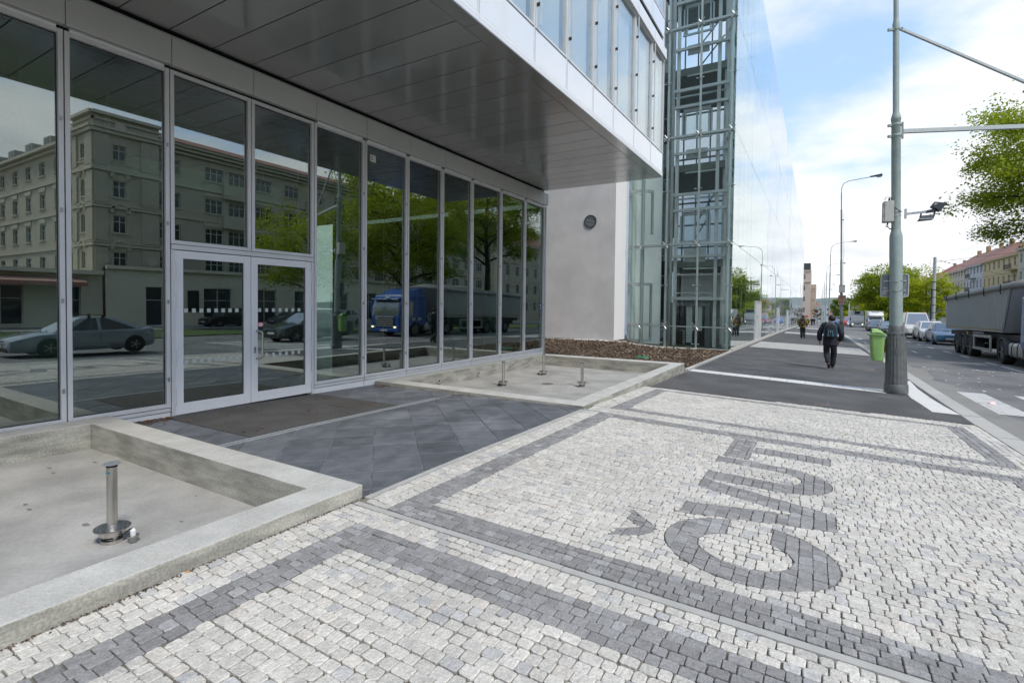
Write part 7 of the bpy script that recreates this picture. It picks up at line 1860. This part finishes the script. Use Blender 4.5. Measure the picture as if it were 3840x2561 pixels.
m_yel = mat('yellow_stucco', (.50, .40, .23), .9, var=.05, scale=.5); m_whi = mat('white_stucco', (.46, .47, .48), .9, var=.05); m_crm = mat('cream_stucco', (.46, .42, .33), .9, var=.06); m_brn = mat('tan_stucco', (.38, .32, .25), .9, var=.06)
R3 = [(9.2, 10.7), (6.1, 7.7), (3.1, 4.7), (.2, 1.7)]
house('terraced_house', 'yellow corner house with red tiled roof above the tipper trailer', 30, 119, 143.9, 11.3, 15.4, m_yel, m_roof, R3, 1.0, 2.75, [(20.5, 8.5), (21, 5.5)])
house('terraced_house', 'narrow white house with black balcony railings next to the yellow house', 30, 144, 157.9, 11.1, 15.5, m_whi, mat('brown_tiles', (.20, .10, .075), .8, var=.2, scale=3), R3, 1.1, 2.4, [(6.5, 8.3), (6.5, 5.2)])
house('terraced_house', 'cream house with salmon tiled roof and small balconies left of the white house', 30, 158, 181, 10.8, 15.6, m_crm, mat('salmon_tiles', (.26, .13, .09), .8, var=.15, scale=3), R3, 1.1, 2.6, [(14, 7.0)])
house('terraced_house', 'low red-roofed house with brick chimney behind the pale tram pole', 30, 181.2, 208, 10.2, 14.6, m_whi, mat('deep_red_tiles', (.26, .065, .04), .8, var=.15, scale=3), R3, 1.1, 2.6)
house('terraced_house', 'tan house of the far terrace hidden behind the trees', 30, 208.5, 262, 9.2, 13.0, m_brn, m_roof, [(7, 8.5), (4, 5.5), (1, 2.4)], 1.1, 2.8)
house('terraced_house', 'pale house between the corner house and the yellow house', 29, 70, 118, 11.6, 15.8, m_crm, m_roof, R3, 1.1, 3.0)
house('distant_house', 'distant tan house with steep red roof beside the spreading tree', 22.2, 420, 432, 2.7, 7.6, m_brn, m_roof, [(-.2, 1.3), (-3.4, -1.9)], 1.2, 3, depth=9)
house('distant_house', 'distant low house with flat red roof left of the steep-roofed one', 18.6, 421, 436, -1.0, .6, m_whi, m_roof, [(-3.2, -1.9)], 1.2, 3, depth=3.4)
house('distant_house', 'distant white house with red roof behind the beige corner block', -3.4, 330, 342, 2.1, 5.0, m_whi, m_roof, [(-.6, .8), (-3.6, -2.2)], 1.1, 3, depth=5)
# beige corner block at the end of the mirror building
bb = thing('corner_block', 'slim beige apartment block with balconies just beyond the mirror building', 'building', (0, 0, 0))
m_bei = mat('beige_stucco', (.50, .42, .35), .9, var=.05, scale=.4)
zg = GZ(0, 235) - 1
op = [(.5, 1.4, z, z + 2.0) for z in (12.4, 7.9, 3.5, -.9, -4.2)] + [(-0 + 4.3, 5.3, z, z + 2.0) for z in (12.4, 7.9, 3.5, -.9)]
op = [(8.1 - b_, 8.1 - a, c, d) for a, b_, c, d in [(1.90, 2.6, z, z + 2.0) for z in (12.4, 7.9, 3.5, -.9, -4.2)]]
Bw = Wall(bb, (-10.4, 235, 0), (1, 0, 0), (0, -1, 0), 8.1, zg, 16.0, op, m_bei)
for q in op: Bw.win(*q)
Bs = Wall(bb, (-2.3, 235, 0), (0, 1, 0), (1, 0, 0), 30, zg, 16.0, [(4 + 6*k, 5.4 + 6*k, z, z + 2) for k in range(4) for z in (12.0, 7.9, 3.5, -.9)], m_bei)
for k in range(4):
    for z in (12.0, 7.9, 3.5, -.9): Bs.win(4 + 6*k, 5.4 + 6*k, z, z + 2)
MB().box(-10.3, -2.4, 235.2, 265, zg, 15.9).build('core', m_bei, bb)
for z in (15.6, 11.2): Bw.trim('cornice', -.1, 8.3, z, z + .45, .3, m_bei)
MB().box(-8.5, -2.45, 235.4, 240, 16.05, 18.8).build('roof_housing', m_roofd, bb)
for z in (8.0, 3.6, -.8):
    b = MB().box(-2.3, -.9, 243, 250, z - .3, z - .05); bo = b.build('balcony', m_bei, bb)
    r = MB(); r.box(-.98, -.92, 243, 250, z + .8, z + .9); r.box(-2.3, -.92, 243, 243.06, z + .8, z + .9)
    for k in range(7): r.box(-2.2 + .2*k, -2.15 + .2*k, 243, 243.05, z - .05, z + .8)
    ro = r.build('railing', m_trim, bo); ro['kind'] = 'stuff'
MB().box(-2.25, -.4, 252, 262, zg + 3, 11).build('bay', m_bei, bb)
o = MB().box(-3.9, -3.0, 234.9, 234.97, -2.7, -2.1).build('red_sign', m_red, bb)
# distant low streetscape and hills
sm = MB(); r9 = random.Random(6)
for (bx, by, bz, nn, xa, xb, ya, yb) in ((0, 0, -.18, 26, -6.8, -3.4, .2, 2.4), (0, 0, -.31, 14, -6.8, -3.4, 7.6, 13.2)):
    for k in range(nn):
        x = r9.uniform(xa, xb); y = r9.uniform(ya, yb); s_ = r9.uniform(.012, .05); q = r9.uniform(.25, .5)
        sm.add([(x + s_*math.cos(a)*r9.uniform(.7, 1.1), y + s_*q*math.sin(a)*r9.uniform(.7, 1.2), bz + .0015) for a in [w_*math.pi/5 for w_ in range(10)]], [tuple(range(10))])
o = sm.build('floor_smudges', mat('smudge', (.19, .185, .17), .7)); o['kind'] = 'stuff'
far = MB(); r6 = random.Random(8)
for k in range(70):
    y = r6.uniform(430, 900); x = r6.uniform(-60, 200); w = r6.uniform(6, 14); z = GZ(9, y)
    h_ = r6.uniform(4, 8); far.cur = 0; far.box(x, x+w, y, y+w, z - 2, z + h_); far.cur = 1
    far.add([(x-.4, y-.4, z+h_), (x+w+.4, y-.4, z+h_), (x+w+.4, y+w+.4, z+h_), (x-.4, y+w+.4, z+h_), (x+w/2, y+w*.3, z+h_+3.5), (x+w/2, y+w*.7, z+h_+3.5)], [(0,1,4), (1,2,5,4), (2,3,5), (3,0,4,5)])
o = far.build('far_roofs', [m_whi, m_roof]); o['kind'] = 'stuff'
rng = np.random.default_rng(12)
P = []
for k in range(150):
    y = rng.uniform(330, 950); x = rng.uniform(-60, 240); 
    if -3 < x < 12 + (y-300)*.02 and y < 500: continue
    c = np.array([x, y, GZ(9, y) + 3.5]); q = rng.normal(size=(140, 3)); q /= np.linalg.norm(q, axis=1)[:, None]; P.append(c + q*np.array([4, 4, 3.8])*rng.uniform(.6, 1.1))
P = np.concatenate(P)
o = bpy.data.objects.new('far_trees', leaf_mesh('far_trees', P, 1.1, rng.uniform(0, 1, len(P)), m_leafC, rng)); COL.objects.link(o); o['kind'] = 'stuff'
m_hill = mat('wooded_hill', (.085, .12, .10), .95, scale=.012, col2=(.16, .185, .175), detail=12)  # muted grey-green: distance haze is mixed into the colour
hb = MB(); vs = []; nxh = 160
for j, (y, f) in enumerate(((950, 0), (1300, .35), (1700, .8), (2000, 1.0), (2600, .9))):
    for i in range(nxh + 1):
        x = -1600 + 4200*i/nxh
        rdg = 22 + 7*math.sin(x*.004 + 1) + 4*math.sin(x*.011) + 2.0*math.sin(x*.041) + r6.uniform(-1, 1)*.9 + .010*max(0, x - 150)
        vs.append((x, y, -18 + (rdg + 18)*f))
w = nxh + 1
hb.add(vs, [(j*w+i, j*w+i+1, (j+1)*w+i+1, (j+1)*w+i) for j in range(4) for i in range(nxh)]); o = hb.build('hills', m_hill, smooth='all'); o['kind'] = 'structure'

# ------------------------------------------------------------------ litter: dry leaves, bits along the basin wall, a cigarette end
m_dry = mat('dry_leaf', (1, 1, 1), .8, var=.2, scale=40, attr=True)
lf = MB(); r7 = random.Random(4)
spots = []
for k in range(60): spots.append((-7.22 + abs(r7.gauss(0, .10)), 3.2 + r7.uniform(-.25, .18)))
for k in range(30): spots.append((r7.uniform(-7.1, -5.5), r7.uniform(3.4, 5.6)))
for k in range(16): spots.append((-7.1 + r7.uniform(0, .25), 6.95 + r7.gauss(0, .06)))
for k in range(14): spots.append((r7.uniform(-6, -4), 7.0 - abs(r7.gauss(0, .03))))
for (x, y) in spots:
    L = r7.uniform(.015, .045); a = r7.uniform(0, 6.28); z = GZ(x, y) + r7.uniform(.005, .015); v = r7.uniform(.5, 1.3); lf.curc = (.22*v, .105*v, .045*v, 1)
    ca, sa = math.cos(a)*L, math.sin(a)*L
    lf.add([(x-ca, y-sa, z), (x+sa*.5, y-ca*.5, z+.008), (x+ca, y+sa, z+.002), (x-sa*.5, y+ca*.5, z+.010)], [(0, 1, 2), (0, 2, 3)])
for k in range(620):                           # crumbs swept against the basin walls
    if k < 330: y = r7.uniform(.4, 2.75); x = -2.955 + abs(r7.gauss(0, .014))
    else: y = r7.uniform(7.2, 14.6); x = (-2.955 if y < 13.8 else -2.86) + abs(r7.gauss(0, .025))
    L = r7.uniform(.003, .011); z = GZ(x, y) + .001; a = r7.uniform(0, 3.1); v = r7.uniform(.4, 1.3); lf.curc = (.115*v, .065*v, .04*v, 1)
    ca, sa = math.cos(a)*L, math.sin(a)*L
    lf.add([(x-ca, y-sa, z), (x+sa*.5, y-ca*.5, z+.004), (x+ca, y+sa, z+.002), (x-sa*.5, y+ca*.5, z+.005)], [(0, 1, 2), (0, 2, 3)])
o = lf.build('dry_leaves', m_dry); o['kind'] = 'stuff'
gm = MB()
for k in range(46):                            # gum and grit on the asphalt
    x = r7.uniform(-2.6, 2.0); y = 10.6 + 22*r7.random()**1.6; s_ = r7.uniform(.010, .035); z = GZ(x, y) + .0025
    gm.add([(x + s_*math.cos(a)*r7.uniform(.6, 1), y + s_*math.sin(a)*r7.uniform(.6, 1.2), z) for a in [q*math.pi/4 for q in range(8)]], [tuple(range(8))])
o = gm.build('gum_spots', mat('gum', (.30, .30, .29), .9)); o['kind'] = 'stuff'
cg = thing('cigarette_end', 'orange cigarette end lying against the near basin wall', 'cigarette end', (-2.945, 1.47, GZ(-2.94, 1.47) + .006))
MB().cyl((0, -.012, 0), (.004, .012, 0), .004, n=8).build('filter', mat('cork_tip', (.55, .24, .06), .8, var=.1), cg); MB().cyl((-.004, -.030, 0), (0, -.0122, 0), .004, n=8).build('paper', m_dots, cg)
